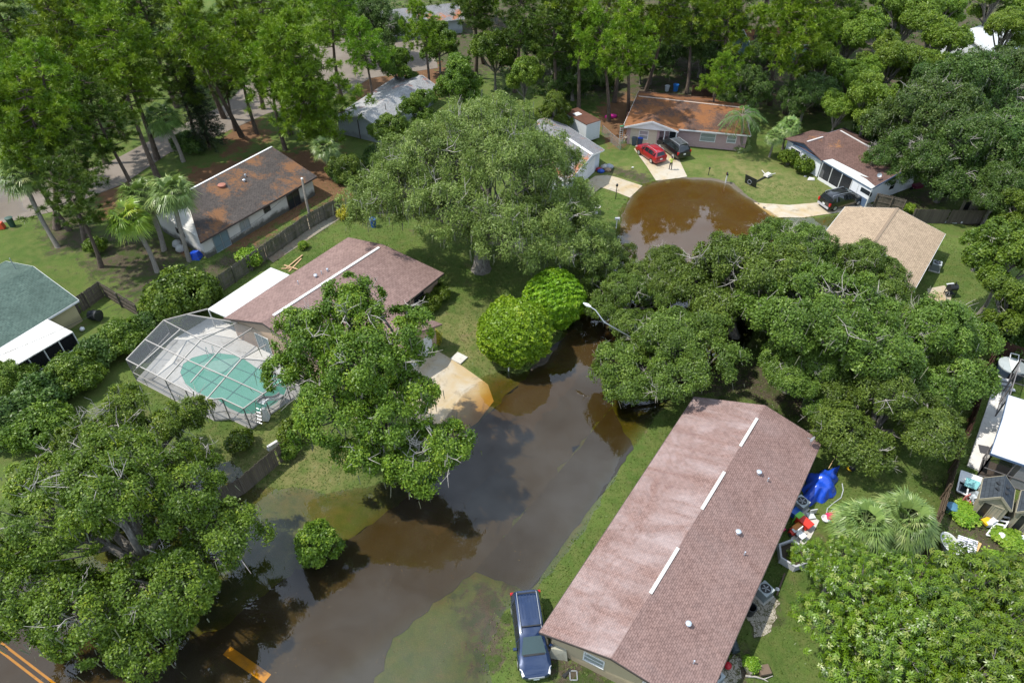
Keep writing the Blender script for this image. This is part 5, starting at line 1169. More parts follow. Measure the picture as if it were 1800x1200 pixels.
def make_sabal(key, seed, H, nf=38, size=.95, leaf=None, pet=.9, tr=.19, dead=5, curve=.4):
    rng = np.random.default_rng(seed); mb = MB(); lx, ly = rng.normal(0, curve, 2); z = np.linspace(0, 1, 6)
    if H > .8: mb.tube([V3((lx * (f - f * f) * 2, ly * (f - f * f) * 2, H * f - (.2 if f == 0 else 0))) for f in z], list(np.interp(z, [0, .1, 1], [tr * 1.35, tr, tr * 1.05])), 9)
    lv = Leaves(); top = np.array([0, 0, H]); pm = MB()
    for i in range(nf):
        el = math.asin(np.clip(-.55 + 1.5 * (i + .5) / nf, -1, .98)); a = i * 2.399 + rng.normal(0, .2); d = np.array([math.cos(a) * math.cos(el), math.sin(a) * math.cos(el), math.sin(el)]); hub = top + d * pet * rng.uniform(.8, 1.2) + np.array([0, 0, .15])
        pm.tube([V3(top), V3((top + hub) / 2 + np.array([0, 0, .08])), V3(hub)], [.035, .028, .02], 4, 0, False); fan(rng, lv, hub, d + np.array([0, 0, -.15]), size * rng.uniform(.8, 1.15))
    crown = lv.build('crown', leaf or L_FAN)
    parts = [('crown', crown), ('stems', pm.build('stem_foliage', M('green petiole', (.10, .14, .05), .6)))]
    if dead:
        dl = Leaves()
        for i in range(dead * 2): a = rng.uniform(0, 6.28); d = np.array([math.cos(a) * .55, math.sin(a) * .55, -.9]); fan(rng, dl, top + unit(d) * .6, d, size * .8, 11, .9, .1)
        parts.append(('dead_fronds', dl.build('dead_foliage', mat_leaf('dead palm leaf', (.16, .13, .09), (.27, .23, .17), (.34, .30, .23), .1) if 'dead palm leaf' not in bpy.data.materials else bpy.data.materials['dead palm leaf'])))
    if H > .8: parts.append(('trunk', mb.build('trunk', BK_PALM, None, 60)))
    reg(key, H + .2, parts)

# live oaks on the right, sharing three crowns
make_oak('oakR1', 11, 7.4, 10.5, 8, 520, 230, .78, .23, .115, L_OAKR, 3, .22, .50, 26, 500); make_oak('oakR2', 12, 6.2, 9.5, 7, 400, 230, .76, .23, .115, L_OAKR, 2, .24, .42, 22, 300); make_oak('oakR3', 13, 6.8, 9.2, 7, 420, 230, .78, .23, .115, L_OAKR, 2, .2, .45, 18, 400, lo=.38, hi=.66)
# the large grey green oak in the middle
rngm = np.random.default_rng(5)
LM = [(-6.3, -.2, 6.8, 4.0, 3.8, 3.2), (-2.8, -3.4, 6.6, 3.6, 3.2, 2.8), (2.2, -5.2, 5.2, 4.0, 3.4, 3.2), (5.5, -3.4, 5.0, 3.8, 3.6, 3.2), (6.6, 1.2, 5.8, 3.5, 3.5, 3.0), (2.6, -.6, 9.4, 4.6, 4.2, 3.6), (-2.6, .6, 9.8, 4.4, 4.2, 3.4), (.6, 4.2, 10.8, 4.2, 3.8, 3.2), (-5.4, 3.6, 7.4, 4.0, 3.8, 3.2), (4.6, 4.4, 8.4, 3.8, 3.6, 3.0), (-8.8, -.6, 5.6, 2.8, 2.8, 2.2), (8.4, -4.4, 3.8, 2.6, 2.5, 2.3)]
make_oak('mossoak', 5, 11, 14, 0, 980, 230, .82, .27, .070, L_MOSSOAK, hf=.2, base_r=.75, twigs=60, moss=2600, sub=.14, lobes=LM, cz=7.0, jit=.8, up=.2, flat=.45)
# front left oak, and the thinner one behind it
LF = [(-4.6, 1.2, 6.6, 3.3, 3.0, 2.3), (-1.6, 3.4, 8.2, 3.0, 2.8, 2.2), (2.4, 2.6, 6.8, 2.9, 2.8, 2.2), (4.9, 1.0, 5.0, 2.4, 2.2, 1.8), (-5.0, -2.8, 4.8, 2.8, 2.6, 2.1), (-1.2, -3.6, 4.4, 3.0, 2.7, 2.2), (2.8, -2.4, 4.6, 3.1, 2.7, 2.2), (-.2, .6, 9.4, 2.5, 2.4, 1.7), (-6.6, 3.9, 6.0, 2.2, 2.2, 1.8), (1.6, -5.0, 3.0, 2.0, 1.9, 1.6), (-2.9, 5.9, 6.8, 2.2, 2.1, 1.6)]
make_oak('frontoak', 21, 8, 11, 0, 560, 300, .68, .19, .10, L_OAK, hf=.24, base_r=.6, twigs=24, moss=1500, sub=.3, lobes=LF, cz=6.0, bark=BK_OAK)
LB = [(-3.0, .0, 5.6, 2.3, 2.1, 1.5), (-.6, 1.6, 7.0, 2.0, 2.0, 1.4), (2.2, .8, 6.0, 1.9, 1.8, 1.3), (3.6, 2.8, 5.4, 1.6, 1.5, 1.2), (.6, -1.8, 5.0, 2.1, 1.9, 1.4), (-4.6, -2.0, 4.6, 1.8, 1.8, 1.3), (4.4, -.6, 4.6, 1.5, 1.5, 1.1), (-1.8, 3.8, 6.0, 1.5, 1.5, 1.1)]
make_oak('thinoak', 22, 5.5, 8, 0, 230, 250, .60, .19, .10, L_OAK, hf=.25, base_r=.32, twigs=26, moss=500, sub=.35, lobes=LB, cz=5.4)
# laurel oak by the pool house
LL = [(-3.0, 1.9, 9.0, 2.1, 2.0, 1.6), (-.8, 2.9, 10.2, 1.9, 1.8, 1.5), (2.0, 1.8, 9.0, 2.4, 2.2, 1.8), (-4.6, .2, 7.2, 1.5, 1.4, 1.1), (.2, -.4, 8.4, 2.6, 2.4, 2.2), (3.0, -1.2, 6.4, 1.9, 1.8, 1.6), (-1.6, -2.2, 6.4, 2.3, 2.1, 1.9), (1.8, -2.6, 6.0, 2.3, 2.1, 1.8), (4.9, -3.2, 4.8, 1.7, 1.6, 1.3), (3.4, -4.4, 4.0, 1.8, 1.6, 1.3), (.2, -3.9, 4.4, 1.6, 1.5, 1.3), (2.2, .6, 8.2, 1.6, 1.5, 1.3)]
make_oak('laurel', 31, 6, 11, 0, 430, 290, .60, .18, .10, L_OAK, hf=.3, base_r=.42, twigs=26, moss=500, sub=.3, lobes=LL, cz=7.0)
# round crowned trees, dark oaks, middle broadleaves
for i in range(3): make_oak('camphor%d' % i, 41 + i, 4.6, 12, 7, 330, 150, .68, .25, .15, L_CAMP, 4, .3, .28, 0, 0, .12, lo=.42, hi=.84, rs=(.30, .42), squash=.95)
for i in range(2): make_oak('darkoak%d' % i, 51 + i, 6.4, 12, 8, 420, 160, .80, .25, .125, L_DARK, 4, .3, .36, 14, 900, .14, lo=.36, hi=.80, rs=(.34, .46), squash=.85)
for i in range(2): make_oak('broad%d' % i, 61 + i, 4.0, 10, 6, 240, 150, .66, .26, .16, L_HEDGE, 3, .3, .22, 3, 0, .12, lo=.38, hi=.82, rs=(.34, .48), squash=.95)
make_oak('limebroad', 64, 3.2, 11, 5, 190, 150, .62, .26, .16, L_CAMP, 3, .3, .2, 0, 0, .12, lo=.35, hi=.88, rs=(.40, .55), squash=1.1)
make_pine('pineA', 71, 19, 4.3, .45, 44, 12, L_PINE, lean=.9); make_pine('pineB', 72, 20, 3.9, .52, 38, 12, L_PINE, lean=1.0); make_pine('pineC', 73, 17, 4.1, .42, 40, 12, L_PINED, lean=.7); make_pine('pineD', 74, 16.5, 5.0, .16, 80, 16, L_BRIGHT, 56, .60, .032, .4, .34, .75); make_pine('pineE', 75, 18, 4.6, .46, 42, 13, L_BRIGHT, lean=.8)
make_sabal('sabal7', 81, 6.4, 58, 1.30, L_FAN, 1.15, dead=8); make_sabal('sabal5', 82, 4.8, 46, 1.25, L_FANY, 1.0, dead=7); make_sabal('sabal4', 83, 4.2, 50, 1.25, L_FAN, 1.05, dead=7); make_sabal('bigfan', 85, 2.6, 120, 1.15, L_FAN, 1.15, .24, 3); make_sabal('bushfan', 86, .5, 26, .9, L_FAN, .8, .2, 0)

def bush(key, seed, r, h, nc, k, L, Wd, leaf, cr=.4, stem=True, lob=5, sq=.9):
    rng = np.random.default_rng(seed); lobes = [(math.cos(a) * r * rng.uniform(.35, .55), math.sin(a) * r * rng.uniform(.35, .55), h * rng.uniform(.36, .6), r * rng.uniform(.42, .62), r * rng.uniform(.42, .62), h * rng.uniform(.3, .42)) for a in np.linspace(0, 6.28, lob, endpoint=False)] + [(0, 0, h * .62, r * .55, r * .55, h * .4)]
    C, N = shell(rng, lobes, nc, -.6, .12, .15); lv = Leaves(); clumps(rng, lv, C, N, k, cr, L, Wd, .5, .7); mb = MB()
    for i in range(6): c = C[rng.integers(len(C))]; mb.tube([V3((0, 0, -.2)), V3(c * .4 + rng.normal(0, .05, 3)), V3(c * .9)], [.06, .04, .02], 5, 0, False)
    reg(key, h * .55, [('stem', mb.build('stem', BK_OAK)), ('foliage', lv.build('foliage', leaf))])
bush('bushA', 91, 1.2, 2.0, 70, 90, .20, .11, L_OAK); bush('bushB', 92, .9, 1.3, 44, 70, .20, .12, L_LIME); bush('bushC', 93, 2.6, 3.4, 200, 120, .24, .14, L_HEDGE, .55); bush('bushD', 94, 1.1, 1.7, 60, 80, .16, .11, L_MAG, .34); bush('bushY', 95, .8, 1.2, 34, 60, .16, .09, L_YEL); bush('bushT', 96, 1.5, 3.3, 105, 150, .19, .10, L_OAK, .40, True, 4); bush('bushK', 97, 2.4, 3.0, 150, 110, .30, .17, L_DARK, .6)
# clipped trees
def topiary(key, seed, rx, rz, n):
    rng = np.random.default_rng(seed); lv = Leaves(); d = unit(rng.normal(0, 1, (n, 3))); d = d[d[:, 2] > -.75]
    lump = sum(np.sin(d @ unit(rng.normal(0, 1, 3)) * f + rng.uniform(0, 6)) * a for f, a in ((5, .03), (7, .03), (11, .022), (16, .02), (24, .018), (31, .022), (37, .022), (47, .02)))
    rad = 1 + lump - np.abs(rng.normal(0, .035, len(d))); pos = d * rad[:, None] * [rx, rx, rz] + [0, 0, rz * .92 + .35]; at = np.clip(.45 + lump * 3.5 + rng.normal(0, .2, len(d)), 0, 1)
    lv.add(rng, pos, d * .9 + [0, 0, .3], .25, .13, .65, None, .2, at); mb = MB(); mb.tube([Vector((0, 0, -.3)), Vector((.05, 0, rz * .5)), Vector((0, 0, rz * 1.4))], [.2, .16, .05], 8)
    for i in range(16): e = unit(rng.normal(0, 1, 3)); e[2] = abs(e[2]); mb.tube([Vector((0, 0, rz * .5)), V3(e * [rx * .85, rx * .85, rz * .8] + [0, 0, rz * .8])], [.07, .02], 5, 0, False)
    cr2 = lv.build('crown', L_TOP); reg(key, rz * .92 + .35, [('trunk', mb.build('trunk', BK_OAK)), ('crown', cr2)])
topiary('top1', 101, 3.15, 2.75, 26000); topiary('top2', 102, 2.6, 2.5, 19000)
# whorled broadleaf tree bottom right
def make_whorl(key, seed, lobes, n, leaf, base=.2, L=.21, Wd=.075):
    rng = np.random.default_rng(seed); C, N = shell(rng, lobes, n, -.3, .17, .22); lv = Leaves(); Q, A_ = [], []
    for c, nn in zip(C, N):
        ax = unit(nn * .6 + np.array([0, 0, .6]) + rng.normal(0, .35, 3)); s1 = unit(np.cross(ax, rng.normal(0, 1, 3))); s2 = np.cross(ax, s1); at = np.clip(rng.normal(.5, .24), 0, 1); fresh = rng.random() < .11
        for ring, (kk, tilt, ll) in enumerate(((7, .15, 1.), (6, .55, .75), (9, -.35, 1.05))):
            o = c - ax * (.22 * (ring == 2)) + ax * .05 * ring
            for j in range(kk):
                a = 6.283 * (j + .4 * ring) / kk + rng.normal(0, .15); e = unit(s1 * math.cos(a) + s2 * math.sin(a) + ax * (tilt + rng.normal(0, .12))); l = L * ll * rng.uniform(.75, 1.2); sd = unit(np.cross(e, ax)) * Wd * .5
                Q.append([o + e * .03, o + e * l * .55 + sd + ax * .02, o + e * l - ax * .06, o + e * l * .55 - sd + ax * .02]); A_.append(.97 if fresh and ring < 2 else min(.78, np.clip(at + rng.normal(0, .14), 0, 1)))
    lv.quads(Q, A_); mb = MB(); limbs(rng, mb, lobes, 2.2, .10, C, .10, base, None, 0, subr=.035); reg(key, 5.5, [('trunk', mb.build('trunk', BK_OAK, None, 60)), ('crown', lv.build('crown', leaf))])
make_whorl('whorlA', 111, [(-2.6, .8, 5.0, 1.9, 1.7, 1.2), (-.4, 1.9, 5.8, 2.0, 1.8, 1.3), (2.2, 1.2, 5.6, 2.0, 1.9, 1.3), (-1.2, -1.2, 6.2, 2.0, 1.9, 1.4), (1.4, -1.0, 6.6, 2.1, 2.0, 1.5), (3.6, -.8, 5.6, 1.7, 1.6, 1.2), (-3.2, -1.6, 4.6, 1.4, 1.4, 1.0), (.2, -2.8, 5.4, 1.8, 1.6, 1.2)], 1750, L_MAG, .18)
make_whorl('whorlB', 112, [(-2.0, .6, 4.6, 1.8, 1.6, 1.2), (.6, 1.2, 5.4, 2.0, 1.8, 1.3), (2.4, -.4, 5.0, 1.8, 1.7, 1.2), (-.6, -1.2, 5.6, 1.9, 1.8, 1.3), (-2.8, -1.4, 4.2, 1.3, 1.2, 1.0)], 1250, L_MAG, .16)
# dark tiered conifer and feather palm
rng = np.random.default_rng(121); lv = Leaves(); mb = MB(); mb.tube([Vector((0, 0, -.2)), Vector((0, 0, 6)), Vector((.1, 0, 11.5))], [.2, .13, .03], 7)
for z in np.arange(1.0, 11.4, .42):
    rad = 2.9 * (1 - z / 11.9) ** .8 + .15
    for j in range(9):
        a = 6.283 * j / 9 + z * 1.7 + rng.normal(0, .15); ll = rad * rng.uniform(.75, 1.1); d = np.array([math.cos(a), math.sin(a), 0]); n_ = int(34 * ll) + 10; f = rng.random((n_, 1)) ** .7; pos = np.array([0, 0, z]) + d * ll * f + np.array([0, 0, -.35]) * f ** 2 * ll * .5 + rng.normal(0, .11, (n_, 3)); lv.add(rng, pos, np.tile([0, 0, 1.], (n_, 1)), .30, .09, .4, np.tile(d, (n_, 1)) + rng.normal(0, .7, (n_, 3)))
        mb.tube([Vector((0, 0, z)), V3(np.array([0, 0, z - .12 * ll]) + d * ll * .9)], [.03, .01], 4, 0, False)
reg('conifer', 5.5, [('trunk', mb.build('trunk', BK_PINE)), ('crown', lv.build('crown', L_NORF))])
rng = np.random.default_rng(131); lv = Leaves(); mb = MB(); H = 5.4; mb.tube([Vector((0, 0, -.2)), Vector((.1, 0, 2.5)), Vector((0, 0, H))], [.24, .17, .15], 9)
for i in range(15):
    a = i * 2.4; el = .95 - 1.15 * (i / 15); d = np.array([math.cos(a), math.sin(a), 0]); ll = 2.7 * rng.uniform(.85, 1.1); p0 = np.array([0, 0, H]); p1 = p0 + d * ll * .5 + np.array([0, 0, ll * (.55 * el + .15)]); p2 = p0 + d * ll * 1.0 + np.array([0, 0, ll * (.35 * el - .55)]); pts = np.array(bez(p0, p1, p2, 40)); mb.tube([V3(p) for p in pts[::4]], list(np.linspace(.04, .008, 10)), 4, 0, False); sd = np.array([-d[1], d[0], 0])
    for s_ in (-1, 1):
        b = np.repeat(pts[5:], 2, 0) + rng.normal(0, .02, (70, 3)); e = sd * s_ * .62 + d * .28 + np.array([0, 0, -.38]); tip = b + (e + rng.normal(0, .14, (70, 3))) * .85; w_ = np.array([d * .022]); mid = (b + tip) / 2 + np.array([0, 0, .06]); lv.quads(np.stack([b, mid + w_, tip, mid - w_], 1), np.clip(rng.normal(.9 if i == 11 else .45, .15, 70), 0, 1))
reg('feather', 5.6, [('trunk', mb.build('trunk', BK_PALM, None, 60)), ('crown', lv.build('crown', L_QUEEN))])
# ------------------------------------------------------------------ planting
def tree(key, name, label, crown, s=1., base=None, rz=None, group=None, cat='tree', sz=None):
    cz = PROTO[key][0] * s * (sz or 1); rng = random.Random(label); rz = rng.uniform(0, 6.28) if rz is None else rz
    c = W(crown[0], crown[1], cz + .2) if crown else None
    b = G(*base) if base else Vector((c.x, c.y, hz(c.x, c.y)))
    t = place(key, name, label, cat, (b.x, b.y, b.z), s, rz, group, sz)
    if base and crown:
        d = (c - b).normalized()
        if d.z < .93: h = Vector((d.x, d.y, 0)).normalized() * .367; d = Vector((h.x, h.y, .93))
        t.rotation_mode = 'QUATERNION'; t.rotation_quaternion = Vector((0, 0, 1)).rotation_difference(d) @ Matrix.Rotation(rz, 4, 'Z').to_quaternion()
    return t
GP, GO, GC, GD, GS, GH, GB = 'pines of the far woods', 'oaks over the flooded corner', 'round crowned trees', 'dark mossy oaks', 'fan palms on tall trunks', 'hedge plants along the left yard', 'broadleaf trees of the far woods'
tree('mossoak', 'oak_tree', 'huge grey green oak draped in moss, in the middle of the place', (846, 337), 1.10, (846, 472), 0)
tree('frontoak', 'oak_tree', 'big dark green oak with bare grey limbs standing in flood water, lower left', (222, 945), .97, None, 0)
tree('thinoak', 'oak_tree', 'thin crowned oak with many white bare twigs, left below the pool cage', (228, 772), .88, None, 0)
tree('laurel', 'oak_tree', 'tall bright oak leaning over the pool cage and the stained driveway', (636, 662), 1.10, None, 0)
for k, c, s, b, l in (('oakR1', (1470, 535), 1.0, (1385, 682), 'widest oak of the flooded corner, its pale trunk nearest the duplex'), ('oakR2', (1262, 455), .97, (1290, 590), 'oak with pale crooked limbs reaching over the turning circle'),
        ('oakR3', (1128, 592), .82, (1190, 690), 'low spreading oak whose skirt hangs over the street water'), ('oakR2', (1635, 600), .88, None, 'oak reaching towards the brown fence and hot tub'),
        ('oakR3', (1558, 712), .74, None, 'lowest oak of the cluster, above the far end of the duplex'), ('oakR1', (1400, 442), .70, None, 'oak left of the tan roofed house'), ('oakR3', (1512, 478), .70, None, 'oak covering the near corner of the tan roof'), ('oakR3', (1108, 515), .60, None, 'low oak over the street water, its skirt hiding the street light pole'), ('oakR3', (1335, 470), .62, None, 'oak between the hidden dark car and the turning circle'), ('oakR2', (1440, 655), .66, None, 'oak just behind the far gable of the duplex'), ('oakR2', (1170, 470), .6, None, 'low oak on the street side, left of the crooked limbed oak'), ('oakR1', (1560, 590), .62, None, 'oak right of the widest one, in the middle of the cluster'),
        ('oakR3', (1052, 442), .50, None, 'small oak at the foot of the huge mossy oak, beside the street')):
    tree(k, 'oak_tree', l, c, s, b, None, GO)
tree('top1', 'clipped_tree', 'larger bright green ball shaped clipped tree above the white mailbox', (905, 581), .97); tree('top2', 'clipped_tree', 'smaller bright green clipped tree behind the larger ball', (974, 524), 1.02)
tree('whorlA', 'leafy_tree', 'glossy whorled leaf tree nearest the duplex, with a long grey branch', (1560, 1088), 1.0, None, .3); tree('whorlB', 'leafy_tree', 'glossy whorled leaf tree beside the striped mattress yard', (1748, 1072), 1.1, None, .8)
tree('whorlA', 'leafy_tree', 'glossy whorled leaf tree in the bottom right corner', (1670, 1180), 1.0, None, 2.2); tree('whorlB', 'leafy_tree', 'small glossy whorled leaf tree in front of the fan palm', (1478, 990), .62, None, 2.9)
tree('bigfan', 'fan_palm', 'large leafy fan palm beside the fence, right of its twin', (1588, 915), .98, None, 1., 'twin fan palms'); tree('bigfan', 'fan_palm', 'large leafy fan palm nearest the duplex and toys', (1518, 925), .92, None, 2.7, 'twin fan palms')
# pines
for k, b, c, s, l in (('pineA', (100, 403), (70, 150), .98, 'pine over the dirt road at the left edge, trunk right of a thin palm'), ('pineC', (150, 430), (140, 268), .70, 'short dim pine left of the three fan palms'), ('pineA', (277, 280), (215, 75), 1.0, 'pine leaning over the dirt road beside the fan palm with tan skirt'),
        ('pineB', (425, 240), (345, 48), 1.0, 'slim pine between the dark tiered conifer and the bright dense pine'), ('pineD', (590, 250), (522, 132), 1.06, 'dense bright green pine above the white stucco house'), ('pineB', (850, 112), (800, 18), .85, 'pine with bare dead limbs above the mossy oak'),
        ('pineE', (1070, 213), (1062, 62), .85, 'pine beside the white cargo trailer'), ('pineB', (1103, 207), (1112, 48), .85, 'slim pine left of the pink brick house'), ('pineB', (1135, 162), (1162, 6), .9, 'tall bare trunked pine behind the pink brick house'),
        ('pineE', (1353, 185), (1312, 72), 1.0, 'wide bright pine behind the right end of the pink brick house'), ('pineA', (1380, 200), (1412, 36), .98, 'pine with a long bare grey limb beside the wide bright pine'), ('pineC', (1207, 165), (1222, 18), .85, 'dim pine directly behind the pink brick roof')):
    tree(k, 'pine_tree', l, c, s, b, None, GP)
for k, c, s, l in (('pineC', (20, 45), 1.0, 'dim pine in the top left corner'), ('pineA', (135, 40), 1.0, 'yellow green pine near the top left, right of the corner pine'), ('pineC', (255, 22), 1.0, 'dim pine at the top edge between two yellow green pines'), ('pineA', (420, 20), .9, 'pine at the top edge left of the bright dense pine'),
        ('pineC', (178, 195), .8, 'dim pine left of the mown glade by the dirt road'), ('pineB', (20, 205), .8, 'pine at the left edge above the puddle'), ('pineE', (575, 20), .9, 'bright pine at the top edge behind the dense bright pine'), ('pineC', (905, 18), .9, 'dim pine at the top edge above the lime green tree'), ('pineC', (985, 30), .95, 'dim pine at the top edge left of the trailer pine'),
        ('pineE', (412, 85), .8, 'bright pine over the dirt road above the tiered conifer'), ('pineA', (468, 45), .95, 'pine over the dirt road left of the dense bright pine'), ('pineC', (385, 130), .6, 'short dim pine beside the dirt road, right of the conifer'), ('pineE', (640, 75), .7, 'bright pine beside the dirt road above the grey roofed house'), ('pineA', (95, 75), 1.0, 'yellow green pine between the corner pine and the dirt road'), ('pineA', (200, 110), .95, 'yellow green pine above the fan palm with tan skirt'), ('pineC', (300, 120), .8, 'dim pine behind the tiered conifer'), ('pineE', (465, 110), .8, 'bright pine hugging the left of the dense bright pine'), ('pineA', (60, 215), .85, 'yellow green pine above the thin left palm'), ('pineE', (0, 120), 1.0, 'bright pine cut by the left edge'), ('pineB', (330, -10), 1.0, 'slim pine at the top edge above the tiered conifer'), ('pineA', (180, -15), 1.0, 'pine at the top edge above the mown glade'), ('pineE', (510, -20), 1.0, 'bright pine cut by the top edge'), ('pineC', (830, -20), 1.0, 'dim pine cut by the top edge, middle'), ('pineB', (1100, -20), .95, 'slim pine cut by the top edge near the trailer'), ('pineA', (1290, 0), .95, 'pine cut by the top edge behind the teal house'), ('pineC', (110, 330), .7, 'short dim pine left of the straw strewn ground'),
        ('pineE', (745, 45), .7, 'short pine above the grey roofed house'), ('pineB', (1030, 5), .9, 'slim pine at the top edge above the trailer'), ('pineE', (1265, 125), .55, 'low bright pine touching the pink brick roof'), ('pineC', (1455, 20), .8, 'dim pine at the top edge among round crowns')):
    tree(k, 'pine_tree', l, c, s, None, None, GP)
for x, y, sc_, l in ((1098, 128, 1.35, 'very tall pine trunk behind the cargo trailer, crown above the photo'), (1178, 118, 1.4, 'very tall pine trunk directly behind the pink brick ridge, crown above the photo'), (1252, 122, 1.35, 'very tall pine trunk right of the blue barrel, crown above the photo'), (1318, 105, 1.4, 'very tall pine trunk beyond the board fence, crown above the photo'), (1218, 84, 1.4, 'very tall far pine trunk beside the pale car, crown above the photo'), (1140, 96, 1.4, 'very tall far pine trunk left of the pale car, crown above the photo'), (1068, 92, 1.4, 'very tall far pine trunk behind the trailer pines, crown above the photo'), (1362, 92, 1.4, 'very tall far pine trunk right of the teal walls, crown above the photo'), (1288, 78, 1.4, 'very tall far pine trunk left of the teal walls, crown above the photo'), (1182, 72, 1.4, 'very tall far pine trunk nearest the top edge, crown above the photo')):  # oversized pines with unseen crowns, added to keep sky out of the water's reflection
    tree('pineB', 'pine_tree', l, None, sc_ * 1.06, (x, y), None, GP)
# round crowned trees and dark oaks on the right
for i, (c, s, l) in enumerate((((1492, 70), .95, 'round crowned tree left of the flooded clearing, tallest'), ((1590, 40), 1.0, 'round crowned tree at the top edge, left of the white roof'), ((1560, 118), .9, 'round crowned tree in the middle of the right woods'), ((1645, 88), .95, 'round crowned tree just below the white roof'), ((1440, 118), .75, 'slim round crowned tree right of the pines'),
        ((1530, 185), .8, 'round crowned tree above the plum brown roof'), ((1474, 196), .58, 'small round crowned tree leaning over the plum brown roof'), ((1385, 12), .8, 'round crowned tree behind the tall pines'), ((1660, 20), .8, 'round crowned tree at the top edge by the flooded clearing'), ((1770, 60), .8, 'round crowned tree in the top right corner'), ((1500, -5), .85, 'round crowned tree cut by the top edge'), ((1600, -25), .9, 'round crowned tree cut by the top edge near the clearing'), ((1800, -10), .9, 'round crowned tree cut by the top right corner'), ((1425, -25), .85, 'round crowned tree cut by the top edge behind the pines'), ((1620, 130), .8, 'round crowned tree between the dark mossy oaks'), ((1495, 145), .75, 'round crowned tree behind the plum brown roof'), ((1745, 5), .85, 'round crowned tree at the top edge right of the clearing'), ((1560, 20), .85, 'round crowned tree at the top edge, second from the clearing'))):
    tree('camphor%d' % (i % 3), 'round_tree', l, c, s, None, None, GC)
for i, (c, s, l) in enumerate((((1615, 205), .95, 'dark mossy oak right of the plum brown roof'), ((1700, 165), 1.0, 'dark mossy oak in the middle of the right woods'), ((1770, 140), .95, 'dark mossy oak at the right edge below the white roof'), ((1690, 262), .85, 'dark mossy oak above the right yard puddle'), ((1775, 255), .9, 'dark mossy oak at the right edge above the long fence'),
        ((1585, 262), .62, 'small dark oak touching the far end of plum brown roof'), ((1765, 325), .62, 'small dark oak over the right end of the long fence'), ((1240, 70), .75, 'dark oak between pines behind the pink brick house'), ((1010, 110), .72, 'dark oak behind the cargo trailer'), ((655, 35), .8, 'dark tree at the top edge above the dirt road'), ((470, 60), .7, 'dark tree behind the bright dense pine'), ((600, -15), .85, 'dark tree cut by the top edge left of the grey roof'), ((870, -25), .85, 'dark tree cut by the top edge in the middle'), ((980, 60), .75, 'dark oak in the middle woods left of the trailer pine'), ((1150, 95), .6, 'dark oak behind the left end of the pink brick house'), ((20, 130), .8, 'dark oak at the left edge behind the pines'), ((150, -10), .85, 'dark oak cut by the top edge, left'), ((1270, 20), .7, 'dark oak at the top behind the wide bright pine'), ((1345, 100), .6, 'dark oak behind the pine trunks right of the fence'),
        ((85, 20), .85, 'dark oak behind the top left pines'), ((330, 90), .7, 'dark oak behind the tiered conifer'), ((1310, 150), .6, 'dark oak behind the pink brick house, right of the fence'), ((1420, 165), .6, 'dark oak between the pines and plum brown roof'), ((1180, 45), .7, 'dark oak at the top between two slim pines'))):
    tree('darkoak%d' % (i % 2), 'dark_oak_tree', l, c, s, None, None, GD)
for i, (c, s, l) in enumerate((((700, 118), .72, 'small dark trunked tree above the grey roofed house'), ((805, 140), .85, 'leafy tree between grey roofed house and lime green tree'), ((870, 95), .85, 'leafy tree behind the lime green tree'), ((735, 190), .62, 'leafy tree right of the grey roof, touching the mossy oak'), ((685, 232), .62, 'leafy tree hiding the right end of the grey house'), ((975, 190), .62, 'leafy tree beside the cargo trailer'),
        ((1770, 470), .85, 'leafy tree at the right edge beside the tan house lawn'), ((1785, 545), .72, 'leafy tree at the right edge above the hot tub'), ((1740, 420), .6, 'small leafy tree at the right edge in front of the long fence'), ((1795, 375), .62, 'leafy tree at the right end of the long fence'), ((618, 305), .55, 'narrow dark green tree at the corner of the white stucco house'), ((1130, 105), .6, 'leafy tree behind the slim pines'), ((950, 70), .8, 'leafy tree in the far middle woods'), ((770, 70), .8, 'leafy tree beside the dead limbed pine'))):
    tree('broad%d' % (i % 2), 'leafy_tree', l, c, s, None, None, GB)
tree('limebroad', 'leafy_tree', 'lime green upright tree above the mossy oak', (922, 135), .8)
# palms and the conifer
tree('sabal7', 'fan_palm', 'fan palm on a thin curved grey trunk at the left edge', (22, 268), 1.1, (102, 434), None, GS)
tree('sabal5', 'fan_palm', 'yellow green fan palm nearest the round hedge tree', (226, 385), 1.12, (276, 478), None, GS); tree('sabal7', 'fan_palm', 'fullest fan palm, in front of the white stucco gable', (302, 338), 1.06, (333, 458), None, GS); tree('sabal4', 'fan_palm', 'darker fan palm behind the fullest one', (238, 318), 1.25, (288, 440), None, GS)
tree('sabal4', 'fan_palm', 'fan palm with tan skirt beside the dark tiered conifer', (285, 208), 1.2, (322, 284), None, GS); tree('sabal4', 'fan_palm', 'shaded fan palm behind the right end of the white stucco house', (572, 262), .85, None, None, GS)
tree('conifer', 'conifer_tree', 'dark tiered conifer beside the dirt road', (345, 185), 1.0)
tree('feather', 'feather_palm', 'feather palm with drooping fronds in front of the pink brick house', (1305, 200), .92, (1303, 264))
tree('sabal4', 'fan_palm', 'fan palm left of the plum brown roof, over shrubs', (1388, 222), .72, None, None, GS); tree('sabal4', 'fan_palm', 'low fan palm between the feather palm and the plum roofed house', (1362, 240), .62, None, None, GS)
